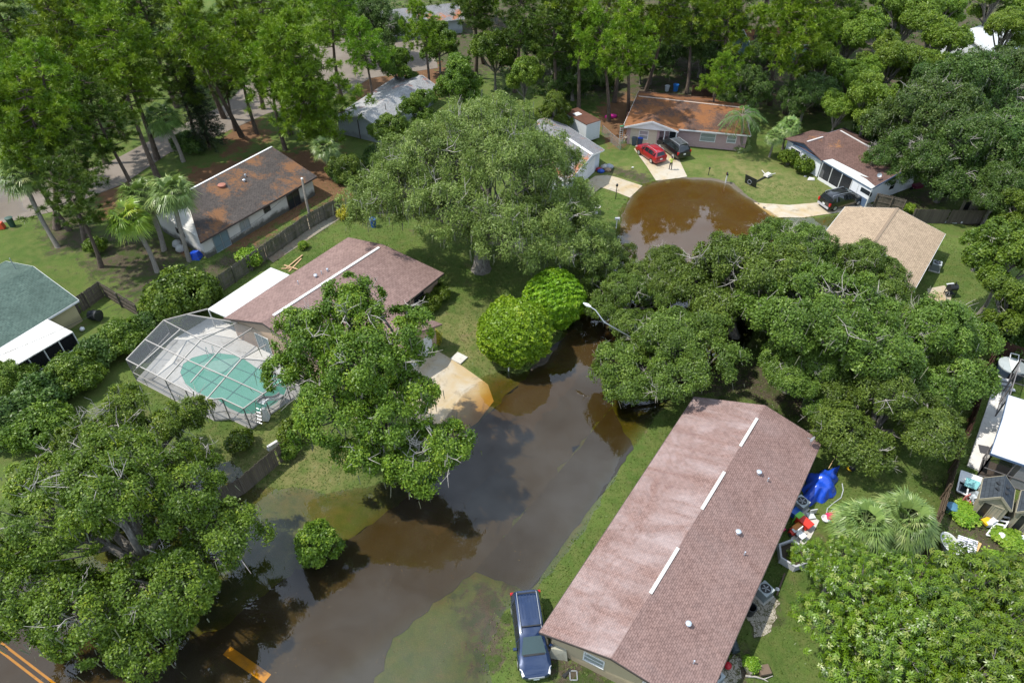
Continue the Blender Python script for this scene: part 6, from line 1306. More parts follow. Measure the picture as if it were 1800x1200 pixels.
# shrubs
def shrub(key, label, px, py, s=1., name='shrub', group=None, sz=None): return tree(key, name, label, (px, py), s, None, None, group, 'shrub', sz)
shrub('bushT', 'small round tree standing alone in the flood water', 556, 950, 1.0, 'small_tree'); shrub('bushD', 'trimmed yellow green shrub at the front corner of the pool cage', 420, 770, .95); shrub('bushA', 'loose lime shrub between pool cage corner and the leaning oak', 515, 755, 1.0); shrub('bushA', 'shrub at the right end of the dark board fence in the flood', 505, 790, .6)
shrub('bushC', 'large round hedge tree right of the board fence', 316, 512, 1.22, 'hedge_tree')
for i, (x, y, s, l) in enumerate(((262, 572, .72, 'hedge plant just below the round hedge tree'), (212, 592, .80, 'hedge plant left of the pool cage'), (165, 622, .80, 'hedge plant right of the white awning'), (125, 655, .85, 'hedge plant below the white awning'), (70, 690, .95, 'hedge plant at the front of the awning porch'), (20, 660, .7, 'hedge plant at the left edge under the awning'), (15, 735, 1.0, 'hedge plant at the left edge, lowest of the row'), (75, 745, .9, 'hedge plant above the upturned boat'))):
    shrub('bushC' if i % 2 else 'bushK', l, x, y, s, 'hedge_plant', GH)
for x, y, s, l in ((738, 548, .72, 'low shrub at the near end under the pool house windows'), (757, 530, .8, 'low shrub in the middle under the pool house windows'), (775, 512, .8, 'low shrub at the far end under the pool house windows')): shrub('bushA', l, x, y, s, 'shrub', 'shrubs under the pool house windows')
shrub('bushY', 'small yellow shrub at the driveway corner of the pool house', 764, 592, .85); shrub('bushB', 'lime green bush spilling over the mossy fence', 440, 452, 1.35); shrub('bushY', 'bright yellow bush at the right end of the mossy fence', 606, 375, 1.1); shrub('bushB', 'small bush at the foot of the mossy fence', 533, 432, .6)
shrub('bushB', 'shrub under the dark blue window of the garage house', 1014, 322, 1.1); shrub('bushB', 'shrub beside the pale path of the garage house', 1008, 340, 1.0); shrub('bushA', 'shrub left of the screened porch', 1415, 288, 1.0); shrub('bushA', 'shrub under the gable window of the plum roofed house', 1388, 275, 1.0)
shrub('bushB', 'tall lime plant in a brown planter by the pink brick wall', 1197, 238, .75, 'potted_plant', None, 1.8); shrub('bushfan', 'leafy clump at the foot of the feather palm', 1306, 256, .8, 'palm_clump'); shrub('bushB', 'green shrub at the corner of the tall weathered fence', 1598, 365, .8); shrub('bushA', 'vines over the right end of the long dark fence', 1745, 372, 1.0); shrub('bushA', 'small pale green sapling on the shaded left lawn', 167, 430, .9)
shrub('bushB', 'green potted plant by the stone path of the duplex', 1322, 1165, .55); shrub('bushB', 'weeds beside the brown fence below the shed yard', 1700, 905, 1.15, 'weed_clump', None, .4); shrub('bushB', 'weeds below the lumber in the shed yard', 1745, 985, 1.15, 'weed_clump', None, .4); shrub('bushB', 'weeds beside the two sheds', 1775, 945, 1.15, 'weed_clump', None, .4); shrub('bushB', 'little plant inside the hexagonal planter', 1393, 975, .5, 'weed_clump')
for x, y, s, l in ((1000, 150, 1., 'dark bush behind the trailer'), (905, 60, 1., 'dark bush under the far middle pines'), (1060, 130, 1.1, 'dark bush between the trailer pines'), (1270, 110, 1., 'dark bush behind the pink brick house'), (1440, 165, 1., 'dark bush left of the plum brown roof'), (330, 250, .8, 'dark bush below the tiered conifer'), (600, 300, .7, 'dark bush at the right corner of the white stucco house'), (665, 275, .8, 'dark bush in front of the pale blue grey house'), (1530, 225, .9, 'dark bush behind the plum brown roof'), (1800, 600, .8, 'dark bush above the brown hot tub fence')):
    shrub('bushK', l, x, y, s, 'dark_bush', 'dark bushes under the trees')
# scrub on the forest floor, one mass
rng = np.random.default_rng(7); lv = Leaves(); reg_ = [PXW(p, .2) for p in ([(640, -30), (1800, -40), (1820, 150), (1560, 220), (1420, 200), (1200, 150), (1040, 175), (960, 190), (760, 110)], [(-60, -30), (440, -40), (400, 80), (170, 130), (120, 250), (-60, 280)], [(1650, 230), (1830, 230), (1830, 370), (1660, 300)])]
for po in reg_:
    P_ = np.array(po); lo_, hi_ = P_.min(0), P_.max(0); c = rng.uniform(lo_, hi_, (900, 2)); c = c[(sdist(c[:, 0], c[:, 1], po) < 0)]
    for x, y in c[:420]: r = rng.uniform(.5, 1.2); k = 34; d = unit(rng.normal(0, 1, (k, 3))); d[:, 2] = abs(d[:, 2]); lv.add(rng, np.array([x, y, .15]) + d * [r, r, r * .8], d, .42, .22, .6, None, .2, np.clip(rng.normal(rng.uniform(.1, .6), .15, k), 0, 1))
tag(lv.build('undergrowth', L_DARK), 'low dark green scrub covering the floor of the far woods', 'undergrowth', None, 'stuff')
# short grass blades where the lawns are close
rng = np.random.default_rng(8); lv = Leaves(); n = 150000; xy = np.stack([rng.uniform(-32, 46, n), rng.uniform(11, 72, n)], 1); xy = xy[rng.random(n) < np.clip(38 / xy[:, 1], .3, 1)]
z = hgt(xy[:, 0], xy[:, 1]); ok = (z > -.05)
for po in ([along(SR, -8), along(SR, 40), along(SL, 40), along(SL, -8)], PP([(690, 690), (700, 650), (768, 616), (815, 645), (858, 676), (868, 705), (795, 772), (720, 735)]), [tuple(p)[:2] for p in dk], PP([(1018, 348), (1056, 330), (1107, 348), (1129, 327), (1068, 308), (1034, 318)]), PP([(1325, 357), (1360, 384), (1473, 374), (1540, 362), (1505, 350)]), PP([(1114, 262), (1153, 318), (1208, 311), (1150, 245)]), [tuple(SR)[:2], tuple(PR)[:2], along(PR, 13.8), along(SR, 17.5)], PP([(1318, 1045), (1345, 1030), (1372, 1060), (1355, 1110), (1325, 1120), (1310, 1085)]), PP([(1630, 508), (1673, 518), (1668, 540), (1632, 526)])):
    ok &= sdist(xy[:, 0], xy[:, 1], po) > .15
for h_ in (dup, pool_house, white_house, green_house, garage_house, tan_house, bh, mh): ok &= sdist(xy[:, 0], xy[:, 1], [tuple(v)[:2] for v in h_.c]) > .1
xy, z = xy[ok], z[ok]; p = np.stack([xy[:, 0], xy[:, 1], z], 1); n = len(p); a = rng.uniform(0, 6.28, n); hh = rng.uniform(.03, .08, n); s_ = np.stack([np.cos(a), np.sin(a), 0 * a], 1) * .035; up = np.stack([rng.normal(0, .05, n), rng.normal(0, .05, n), hh], 1)
lv.quads(np.stack([p - s_, p + s_, p + s_ * .9 + up, p - s_ * .9 + up], 1), rng.random(n)); tag(lv.build('grass', mat_leaf('grass blade', (.09, .145, .026), (.155, .21, .048), (.23, .24, .09), .5)), 'short uneven grass on the lawns', 'grass', None, 'stuff')

# leaf litter adrift on the flood
rng = np.random.default_rng(9); lv = Leaves(); n = 15000; xy = np.stack([rng.uniform(-30, 32, n), rng.uniform(12, 66, n)], 1); z = hgt(xy[:, 0], xy[:, 1]); pat = np.sin(xy[:, 0] * .8 + 2 * np.sin(xy[:, 1] * .5)) * np.sin(xy[:, 1] * .7 + 1.5 * np.sin(xy[:, 0] * .6)) + .4 * np.sin(xy[:, 0] * 2.3) * np.sin(xy[:, 1] * 2.7); ok = (z < -.01) & ((pat > .72) | (rng.random(n) < .05) | ((z > -.035) & (rng.random(n) < .35))); xy = xy[ok]; p = np.concatenate([xy, np.full((len(xy), 1), .006)], 1)
lv.add(rng, p, np.tile([0, 0, 1.], (len(p), 1)), .075, .04, .06, None, 0.); tag(lv.build('floating_leaves', mat_leaf('drifting leaf', (.07, .045, .02), (.15, .10, .045), (.26, .21, .11), .1)), 'dead leaves and twigs adrift on the flood water', 'leaves', None, 'stuff')
# ------------------------------------------------------------------ yard things
def ac_unit(label, px, py, rz=.5, s=1.):
    p = G(px, py); t = thing('air_conditioner', label, 'air conditioner', p, rz, 'air conditioner units beside the houses'); t.rotation_euler.z = rz; m = MB()
    m.box((0, 0, .04), (1.0 * s, 1.0 * s, .08)); m.build('pad', C_PLAIN, t); m = MB(); m.box((0, 0, .45), (.76 * s, .76 * s, .72)); 
    for k in range(9): m.box((0, 0, .14 + .07 * k), (.79 * s, .79 * s, .02))
    for a in (-1, 1):
        for b in (-1, 1): m.box((a * .38 * s, b * .38 * s, .45), (.05, .05, .76))
    m.build('cabinet', M('grey green cabinet', (.24, .27, .27), .5, .4, .2), t); m = MB(); m.box((0, 0, .83), (.8 * s, .8 * s, .05)); m.build('top_panel', M('pale cabinet top', (.36, .40, .41), .5), t)
    m = MB(); m.lathe((0, 0, .855), [(.30 * s, 0), (.31 * s, .03), (.27 * s, .035), (.26 * s, .012)], 20); m.build('fan_ring', BLACKPL, t, 40); m = MB()
    for k in range(5): a = k * 1.2566; m.bar((0, 0, .885), (.25 * math.cos(a) * s, .25 * math.sin(a) * s, .885), .07, .012)
    m.build('fan_blade', M('grey fan blade', (.3, .31, .32), .5), t); return t
ac_unit('grey air conditioner on the grass, below the hexagonal planter', 1340, 1046, R(35)); ac_unit('grey air conditioner beside the toys under the duplex eave', 1404, 893, R(35)); ac_unit('grey air conditioner at the near end of the duplex wall', 1252, 1196, R(35)); ac_unit('dark air conditioner in the shade of the tan roof', 1642, 474, R(-30))
def can_bin(name, label, px, py, col, h=.75, r=.28, group=None, lying=None, lid=True):
    p = G(px, py); t = thing(name, label, 'bin', p, 0, group); m = MB(); mt = M('bin ' + str(col), col, .5, .4)
    if lying is None:
        m.lathe(p, [(r * .8, 0), (r, h), (r * 1.08, h), (r * 1.08, h + .03), (r * .9, h + .03), (r * .7, .08)], 16); m.build('bin_body', mt, t, 40)
        if lid: m = MB(); m.lathe(p + Vector((0, 0, h + .03)), [(r * 1.1, 0), (r * 1.1, .04), (r * .5, .1)], 16); m.build('lid', mt, t, 40)
    else:
        d = Vector((math.cos(lying), math.sin(lying), .08)); c = p + Vector((0, 0, r)); m.tube([c, c + d * h, c + d * (h + .03), c + d * (h - .02), c + d * .1], [r * .8, r, r * 1.06, r * .9, r * .7], 16); m.build('bin_body', mt, t, 40)
        m = MB(); m.tube([c + d * (h * .4), c + d * (h * .44)], r * .97, 16); m.build('band', mt, t, 40)
    return t
BLK, NVY = (.02, .022, .024), (.022, .045, .085)
can_bin('round_bin', 'black round bin standing behind the duplex, above the stone path', 1316, 1078, BLK, .8, .3, None, None, False); can_bin('round_bin', 'black round bin lying near the stone path end', 1292, 1150, (.035, .05, .055), .85, .30, None, R(100)); can_bin('round_bin', 'dark bin leaning at the duplex wall, beside the red ball', 1268, 1146, BLK, .85, .32, None, R(60))
can_bin('floating_bin', 'dark blue bin lying in the flood water of the turning circle', 1352, 402, NVY, .8, .32, None, R(10)); can_bin('round_bin', 'black bin lying beside the blue tarp', 1420, 872, BLK, .8, .32, None, R(40))
def wheelie(label, px, py, col, lidc, rz):
    t = thing('wheeled_bin', label, 'bin', G(px, py), rz, 'wheeled bins at the pink brick wall'); m = MB(); m.box((0, 0, .52), (.48, .52, .96), 0, 0, 1.22); m.build('bin_body', M('bin ' + str(col), col, .5), t); m = MB(); m.box((.02, 0, 1.04), (.64, .64, .06)); m.box((.0, 0, 1.09), (.5, .5, .04)); m.build('lid', M('lid ' + str(lidc), lidc, .4), t)
    for s_ in (-1, 1): m = MB(); m.tube([(-.24, s_ * .26, .1), (-.24, s_ * .32, .1)], .11, 12); m.build('wheel', TYRE, t, 40)
    m = MB(); m.tube([(-.36, -.24, .98), (-.36, .24, .98)], .02, 6); m.build('handle', BLACKPL, t)
wheelie('slate grey wheeled bin, leftmost at the pink brick wall', 1114, 255, (.07, .09, .11), (.08, .10, .12), R(-95)); wheelie('wheeled bin with bright blue lid', 1124, 255, (.03, .05, .09), (.03, .10, .50), R(-95)); wheelie('dark wheeled bin under the porch window', 1137, 253, (.035, .045, .045), (.02, .02, .02), R(-95))
red_ball = thing('ball', 'red ball beside the dark bins at the duplex wall', 'ball', G(1278, 1172)); m = MB(); m.lathe(G(1278, 1172), [(.02, 0)] + [(.22 * math.sin(a), .22 - .22 * math.cos(a)) for a in np.linspace(.3, 2.9, 9)] + [(.02, .44)], 14); m.build('ball_skin', M('red rubber', (.42, .02, .03), .4), red_ball, 60)
# blue tarp over a heap
rng = np.random.default_rng(77); p = G(1440, 856); t = thing('blue_tarp', 'crumpled blue tarp draped over a heap behind the duplex', 'tarp', p); n = 30; vs = []; qs = []
ax, ay = W(1475, 853, .2) - W(1415, 868, .2), W(1450, 822, .2) - W(1440, 878, .2)
for i in range(n + 1):
    for j in range(n + 1):
        u_, v_ = i / n - .5, j / n - .5; q = p + ax * u_ * 1.0 + ay * v_ * 1.0; e = max(abs(u_), abs(v_)) * 2
        h_ = 1.05 * max(0, 1 - e ** 2.6) + .07 * math.sin(u_ * 15 + 3 * math.sin(v_ * 7)) * (1 - e * .6) + .05 * math.sin(v_ * 19 + u_ * 11) + .015 * rng.normal(); r_ = 1 + .10 * math.sin(9 * math.atan2(v_, u_)) * e
        vs.append((p.x + (q.x - p.x) * r_, p.y + (q.y - p.y) * r_, max(.03, h_ * .95) + p.z))
for i in range(n):
    for j in range(n): k = i * (n + 1) + j; qs.append((k, k + n + 1, k + n + 2, k + 1))
m = MB(); m.v = vs; m.f = qs; m.m = [0] * len(qs); m.build('tarp_sheet', M('blue tarp plastic', (.012, .065, .46), .25, .6, 0, .25, 3.), t, 50)
m = MB(); m.tube([G(1452, 832, .6), G(1458, 822, 1.0), G(1467, 815, 1.1)], .03, 6); m.build('stick', M('bare wood', (.42, .30, .15), .8), t)
yb = can_bin('bucket', 'black bucket with yellow rim on the shaded lawn', 1493, 823, BLK, .3, .22, None, R(-60)); m = MB(); q = G(1493, 823, .06); m.lathe(q + Vector((-.02, -.1, 0)), [(.2, 0), (.24, .05), (.2, .1)], 14); m.build('yellow_rim', M('yellow plastic', (.65, .42, .02), .4), yb, 40)
# toys
def block_toy(name, label, px, py, parts, cat='toy', lift=0.):
    p = G(px, py, lift); t = thing(name, label, cat, p)
    for nm, col, shapes in parts:
        m = MB()
        for kind, *a in shapes:
            if kind == 'b': m.box(p + Vector(a[0]), a[1], a[2] if len(a) > 2 else R(35), 0, a[3] if len(a) > 3 else 1.)
            elif kind == 't': m.tube([p + Vector(q) for q in a[0]], a[1], 7)
            elif kind == 'l': m.lathe(p + Vector(a[0]), a[1], 14)
        m.build(nm, M('toy ' + nm + str(col), col, .4, .4, 0, .08), t, 35)
    return t
RED_, GRN_, YEL_, BLU_, WHT_, PNK_, AQU_ = (.55, .035, .02), (.16, .48, .05), (.62, .40, .02), (.02, .09, .42), (.68, .68, .68), (.55, .02, .10), (.10, .42, .52)
block_toy('play_table', 'red plastic play table beside a green toy rack', 1410, 922, [('table_top', RED_, [('b', (0, 0, .5), (.62, 1.15, .10))]), ('leg', RED_, [('b', (-.0, -.0, .24), (.5, .9, .46), R(35), .9)]), ('tray', (.50, .18, .03), [('b', (-.55, -.35, .35), (.7, .35, .12))])])
block_toy('toy_rack', 'green plastic toy rack beside the red play table', 1396, 916, [('frame', GRN_, [('b', (0, 0, .8), (.55, .06, .05)), ('b', (-.0, -.0, .55), (.55, .06, .05)), ('b', (0, 0, .3), (.55, .06, .05)), ('t', [(-.2, -.15, 0), (-.2, -.15, .9)], .03), ('t', [(.22, .14, 0), (.22, .14, .9)], .03), ('b', (.08, -.1, .9), (.55, .35, .04))])])
block_toy('ride_on_toy', 'red and white ride on toy at the duplex wall', 1393, 938, [('body', RED_, [('b', (0, 0, .2), (.6, .35, .22), R(20), .8), ('t', [(-.25, .1, .3), (-.25, .1, .5), (-.1, .1, .55)], .03)]), ('seat', WHT_, [('b', (.08, .05, .34), (.3, .28, .08), R(20))]), ('wheel', BLK, [('t', [(-.2, -.25, .12), (-.2, .25, .12)], .12), ('t', [(.22, -.2, .12), (.22, .3, .12)], .12)])])
block_toy('storage_box', 'blue storage box beside the toys', 1397, 905, [('box_body', BLU_, [('b', (0, 0, .22), (.62, .42, .44), R(40), 1.1)]), ('lid', (.03, .12, .48), [('b', (0, 0, .46), (.72, .5, .05), R(40))])], 'box')
block_toy('plastic_chair', 'white plastic chair between toys and hexagonal planter', 1406, 946, [('seat', WHT_, [('b', (0, 0, .42), (.5, .5, .05))]), ('backrest', WHT_, [('b', (-.15, .2, .68), (.5, .06, .5))]), ('leg', WHT_, [('t', [(-.22, 0, 0), (-.2, 0, .4)], .03), ('t', [(.22, 0, 0), (.2, 0, .4)], .03), ('t', [(0, -.24, 0), (0, -.22, .4)], .03), ('t', [(0, .24, 0), (0, .22, .4)], .03)])], 'chair')
block_toy('plastic_chair', 'pale plastic chair lying on the slab right of the toys', 1424, 908, [('seat', (.5, .52, .5), [('b', (0, 0, .16), (.5, .5, .05), R(10))]), ('backrest', (.5, .52, .5), [('b', (.2, .22, .3), (.5, .06, .45), R(10))]), ('leg', (.5, .52, .5), [('t', [(-.2, -.2, .02), (-.1, .2, .12)], .03), ('t', [(.2, -.2, .02), (.2, .1, .12)], .03)])], 'chair')
block_toy('toy_scooter', 'pink toy at the duplex wall beside the red ride on toy', 1374, 934, [('body', PNK_, [('b', (0, 0, .16), (.5, .2, .12)), ('t', [(-.2, -.1, .2), (-.25, -.12, .6)], .025), ('t', [(-.4, .0, .6), (-.1, -.24, .6)], .02)]), ('wheel', BLK, [('t', [(-.2, -.2, .1), (-.2, -.05, .1)], .1), ('t', [(.2, .05, .1), (.2, .2, .1)], .1)])])
block_toy('toy_slide', 'yellow and pink toddler slide lying on the lawn by the fan palm', 1464, 918, [('chute', YEL_, [('b', (.25, -.35, .15), (.42, 1.0, .1), R(25)), ('b', (.05, -.42, .22), (.05, 1.0, .12), R(25)), ('b', (.45, -.27, .22), (.05, 1.0, .12), R(25))]), ('side_panel', PNK_, [('b', (.0, .35, .2), (.7, .5, .26), R(10)), ('b', (.35, .45, .42), (.3, .3, .2), R(10))]), ('top_step', (.65, .30, .03), [('b', (.35, .62, .3), (.4, .25, .24), R(20))])])
block_toy('toy_basket', 'white and aqua toy beside the toddler slide', 1450, 914, [('bowl', WHT_, [('l', (0, 0, 0), [(.2, 0), (.3, .25), (.27, .28), (.15, .08)])]), ('stand', AQU_, [('b', (.32, -.1, .1), (.35, .2, .2), R(-20))])])
hose = thing('garden_hose', 'grey garden hose winding over the lawn by the toddler slide', 'hose', G(1462, 890)); m = MB(); pts = [(1480, 850), (1482, 862), (1478, 875), (1465, 884), (1454, 894), (1452, 904), (1458, 906), (1462, 897), (1470, 893), (1474, 900), (1468, 904), (1470, 892), (1478, 894)]
m.tube([G(x, y, .04) for x, y in pts], .035, 6); m.build('hose_line', M('grey hose', (.42, .45, .45), .5), hose, 60)
pl = thing('hexagonal_planter', 'grey hexagonal raised planter behind the duplex', 'planter', G(1391, 980)); c = G(1391, 980); m = MB(); rr = .95; hx = [c + Vector((math.cos(R(60 * k + 20)) * rr, math.sin(R(60 * k + 20)) * rr, 0)) for k in range(6)]
for k in range(6):
    a, b = hx[k], hx[(k + 1) % 6]; m.bar(a + Vector((0, 0, .28)), b + Vector((0, 0, .28)), .07, .56); m.bar(a + Vector((0, 0, .58)), b + Vector((0, 0, .58)), .12, .06)
for v in hx: m.bar(v, v + Vector((0, 0, .62)), .11, .11)
m.build('side_panel', M('grey planter board', (.40, .40, .41), .7), pl); m = MB(); m.prism([tuple(v)[:2] for v in hx], c.z, c.z + .32); m.build('soil', M('dark soil', (.05, .04, .025), .95), pl)
post = thing('fallen_post', 'rusty post with white cap lying on the lawn below the hexagonal planter', 'post', G(1372, 1035)); m = MB(); m.bar(G(1379, 1008, .05), G(1365, 1046, .05), .09, .09); m.build('shaft', M('rusty post', (.13, .09, .07), .8), post); m = MB(); q = G(1366, 1036, .0); m.lathe(q, [(.1, 0), (.13, .1), (.06, .2)], 10); m.build('cap', WHITE, post, 40)
log = thing('fallen_branch', 'pale bare branch lying at the bottom edge beside the planter pot', 'branch', G(1335, 1190)); m = MB(); m.tube([G(1310, 1188, .06), G(1328, 1190, .1), G(1342, 1194, .08), G(1358, 1188, .08)], [.07, .06, .05, .02], 6); m.tube([G(1342, 1194, .08), G(1350, 1198, .05)], [.04, .015], 5); m.build('branch_wood', BK_DEAD, log, 60)
pot = thing('stone_pots', 'pair of low stone troughs at the bottom edge by the duplex', 'trough', G(1328, 1180)); m = MB(); m.box(G(1322, 1175, .18), (.8, .45, .36), R(30), 0, 1.1); m.build('trough', M('mottled stone', (.22, .20, .16), .9), pot); m = MB(); m.box(G(1342, 1180, .16), (.6, .5, .34), R(10), 0, 1.05); m.build('trough', M('brown pot', (.14, .10, .07), .9), pot)
for i, (x, y, l) in enumerate(((1002, 1183, 'black bar lying on bare soil beside the duplex gable'),)): b = thing('scrap_bar', l, 'bar', G(x, y)); m = MB(); m.bar(G(990, 1190, .04), G(1003, 1176, .04), .14, .06); m.bar(G(990, 1190, .08), G(994, 1185, .08), .2, .05); m.build('bar', BLACKPL, b)
dr = thing('drain_frame', 'small square metal frame on bare soil beside the duplex gable', 'frame', G(1008, 1187)); m = MB(); q = G(1008, 1187, .04)
for a, b in (((-.2, -.25), (.2, -.25)), ((.2, -.25), (.2, .25)), ((.2, .25), (-.2, .25)), ((-.2, .25), (-.2, -.25))): m.bar(q + Vector((*a, 0)), q + Vector((*b, 0)), .06, .05)
m.build('frame', GREYMET, dr)
cor = thing('flat_boulder', 'pale mottled slab leaning at the duplex corner behind the dark blue minivan', 'slab', G(978, 1140)); m = MB(); q = G(978, 1140); m.hexa([q + Vector(v) for v in ((-.55, -.5, 0), (.6, -.7, 0), (.75, .5, 0), (-.3, .7, 0), (-.35, -.35, .85), (.5, -.55, .95), (.6, .4, 1.0), (-.15, .5, .9))]); m.build('slab_body', mat_concrete('mottled slab', (.42, .40, .30), (.52, .50, .40), .7, (.10, .10, .09)), cor)
# mailboxes, lamp, bird bath, hoop
def mailbox(label, px, py, col, rz, mcol=None, arm=False):
    p = G(px, py); t = thing('mailbox', label, 'mailbox', p); m = MB(); m.bar(p + Vector((0, 0, -.2)), p + Vector((0, 0, 1.1)), .10, .10)
    if arm: d = Vector((math.cos(rz), math.sin(rz), 0)); m.bar(p + Vector((0, 0, .95)) - d * .15, p + Vector((0, 0, .95)) + d * .5, .08, .08); m.bar(p + Vector((0, 0, .6)), p + Vector((0, 0, .92)) + d * .35, .05, .05)
    m.build('post', WHITE, t); d = Vector((math.cos(rz), math.sin(rz), 0)); s_ = Vector((-d.y, d.x, 0)); b = p + Vector((0, 0, 1.0 if arm else 1.1)) - d * (.0 if arm else .25); m = MB(); pr = [(-.1, 0), (.1, 0), (.1, .13), (.06, .2), (-.06, .2), (-.1, .13)]; f0 = [b + s_ * x + Vector((0, 0, z)) for x, z in pr]; f1 = [v + d * .52 for v in f0]
    m.poly(f0); m.poly(f1[::-1])
    for k in range(6): m.poly([f0[k], f1[k], f1[(k + 1) % 6], f0[(k + 1) % 6]][::-1])
    m.build('box', M('mailbox ' + str(mcol or col), mcol or col, .4), t); m = MB(); m.bar(b + s_ * .11 + d * .35, b + s_ * .11 + d * .35 + Vector((0, 0, .22)), .02, .05); m.build('flag', M('red flag', (.5, .03, .03)), t)
mailbox('white mailbox on a white post in flood water below the clipped trees', 894, 652, (.66, .66, .66), R(-30), None, True); mailbox('mailbox with pale top on a post left of the turning circle', 1083, 401, (.5, .52, .55), R(0)); mailbox('black mailbox on a white post, far edge of the turning circle', 1275, 322, BLK, R(80))
lp = thing('yard_lamp', 'black post lamp between the stained driveway and the turning circle', 'lamp', G(1082, 350)); p = G(1082, 350); m = MB(); m.tube([p, p + Vector((0, 0, 1.6))], .045, 7); m.build('post', BLACKPL, lp); m = MB(); m.lathe(p + Vector((0, 0, 1.6)), [(.08, 0), (.13, .05), (.14, .24), (.05, .34)], 8); m.build('lantern', BLACKPL, lp, 40)
lp2 = thing('yard_lamp', 'small dark post lamp on the dry lawn near the black mailbox', 'lamp', G(1245, 308)); p = G(1245, 308); m = MB(); m.tube([p, p + Vector((0, 0, .8))], .04, 6); m.build('post', BLACKPL, lp2); m = MB(); m.lathe(p + Vector((0, 0, .8)), [(.06, 0), (.12, .06), (.08, .22)], 8); m.build('lantern', BLACKPL, lp2, 40)
bb = thing('bird_bath', 'white stone bird bath with a small statue, on the grass below the stained driveway', 'bird bath', G(1046, 374)); p = G(1046, 374); STN = M('pale cast stone', (.52, .50, .46), .8); m = MB(); m.lathe(p, [(.32, 0), (.32, .12), (.14, .2), (.12, .6), (.2, .68)], 16); m.build('pedestal', STN, bb, 40); m = MB(); m.lathe(p + Vector((.05, 0, .66)), [(.12, 0), (.48, .12), (.52, .18), (.46, .19), (.12, .08)], 20); m.build('bowl', STN, bb, 40); m = MB(); m.lathe(p + Vector((-.38, .12, .0)), [(.12, 0), (.14, .5), (.11, .9), (.07, 1.25), (.09, 1.4), (.02, 1.52)], 10); m.build('statue', STN, bb, 60)
hp = thing('basketball_hoop', 'toppled black basketball hoop with white base on the lawn edge', 'basketball hoop', G(1320, 326)); b0, b1 = G(1319, 326, .1), G(1346, 312, .15); d = (b1 - b0).normalized(); sd = Vector((-d.y, d.x, 0)); m = MB(); m.bar(b0, b1, .12, .12); m.build('pole', BLACKPL, hp)
m = MB(); o = b0 - sd * .8 - d * .05 + Vector((0, 0, -.05)); m.obox(o, sd * 1.6, d * .06, Vector((0, 0, 1.15)) - d * .25); m.build('backboard', M('black backboard', (.015, .016, .02), .3, .5), hp); m = MB(); q = b0 - d * .12 + Vector((0, 0, .5))
for k in range(14): a, a2 = k * .4488, (k + 1) * .4488; m.bar(q + sd * .25 * math.cos(a) + Vector((0, 0, .25 * math.sin(a))) - d * .25, q + sd * .25 * math.cos(a2) + Vector((0, 0, .25 * math.sin(a2))) - d * .25, .03, .03)
m.build('rim', M('grey rim', (.3, .32, .36), .4), hp); m = MB(); m.box(b1 + d * .3 + Vector((0, 0, .12)), (.9, .65, .24), math.atan2(d.y, d.x), 0, .8); m.build('base', M('dusty white base', (.52, .50, .45), .7), hp); m = MB(); m.bar(b1 + Vector((0, 0, .1)), b1 + d * 1.2 - sd * .4 + Vector((0, 0, .1)), .07, .07); m.bar(b1 + Vector((0, 0, .1)), b1 + d * .6 + sd * 1.1 + Vector((0, 0, .1)), .07, .07); m.build('strut', M('dusty white base', (.52, .5, .45)), hp)
for x, y, l, w_ in ((1425, 316, 'white scrap lying on the dry lawn left of the screened porch', .9), (1415, 311, 'small white scrap on the dry lawn', .35), (1112, 295, 'tiny white scrap on the grass left of the red SUV', .3)):
    t = thing('paper_scrap', l, 'scrap', G(x, y)); m = MB(); q = G(x, y, .05); m.hexa([q + Vector(v) * w_ for v in ((-.5, -.2, 0), (.4, -.3, 0), (.6, .2, 0), (-.3, .25, 0), (-.45, -.1, .1), (.35, -.2, .22), (.5, .15, .12), (-.2, .2, .25))]); m.build('scrap_sheet', M('white scrap', (.62, .60, .56), .8), t)
gl = thing('floating_tub', 'green plastic tub floating at the edge of the oak canopy', 'tub', W(1366, 415, 0)); m = MB(); m.box(W(1366, 415, .12), (1.0, .5, .34), R(5), 0, 1.1); m.build('tub_body', M('sea green plastic', (.08, .42, .28), .4), gl)
# grill on the patio
gr = thing('barbecue_grill', 'black barbecue grill with a pale side tray on the stained patio', 'grill', G(1667, 520)); p = G(1667, 520); m = MB(); m.tube([p + Vector((-.35, 0, .95)), p + Vector((.4, .1, .95))], [.34, .34], 14); m.build('barrel', BLACKPL, gr, 40); m = MB(); m.box(p + Vector((.1, .5, .95)), (.75, .4, .05), R(10)); m.build('side_tray', M('pale tray', (.55, .57, .58), .4), gr)
for x, y in ((-.35, -.2), (.4, -.2), (-.35, .3), (.4, .35)): m = MB(); m.bar(p + Vector((x, y, 0)), p + Vector((x, y, .9)), .05, .05); m.build('leg', BLACKPL, gr)
m = MB(); m.box(p + Vector((0, .05, .3)), (.8, .5, .04), R(8)); m.build('shelf', BLACKPL, gr); m = MB(); m.tube([p + Vector((.1, .0, 1.25)), p + Vector((.1, 0, 1.6))], .06, 8); m.build('chimney', BLACKPL, gr)
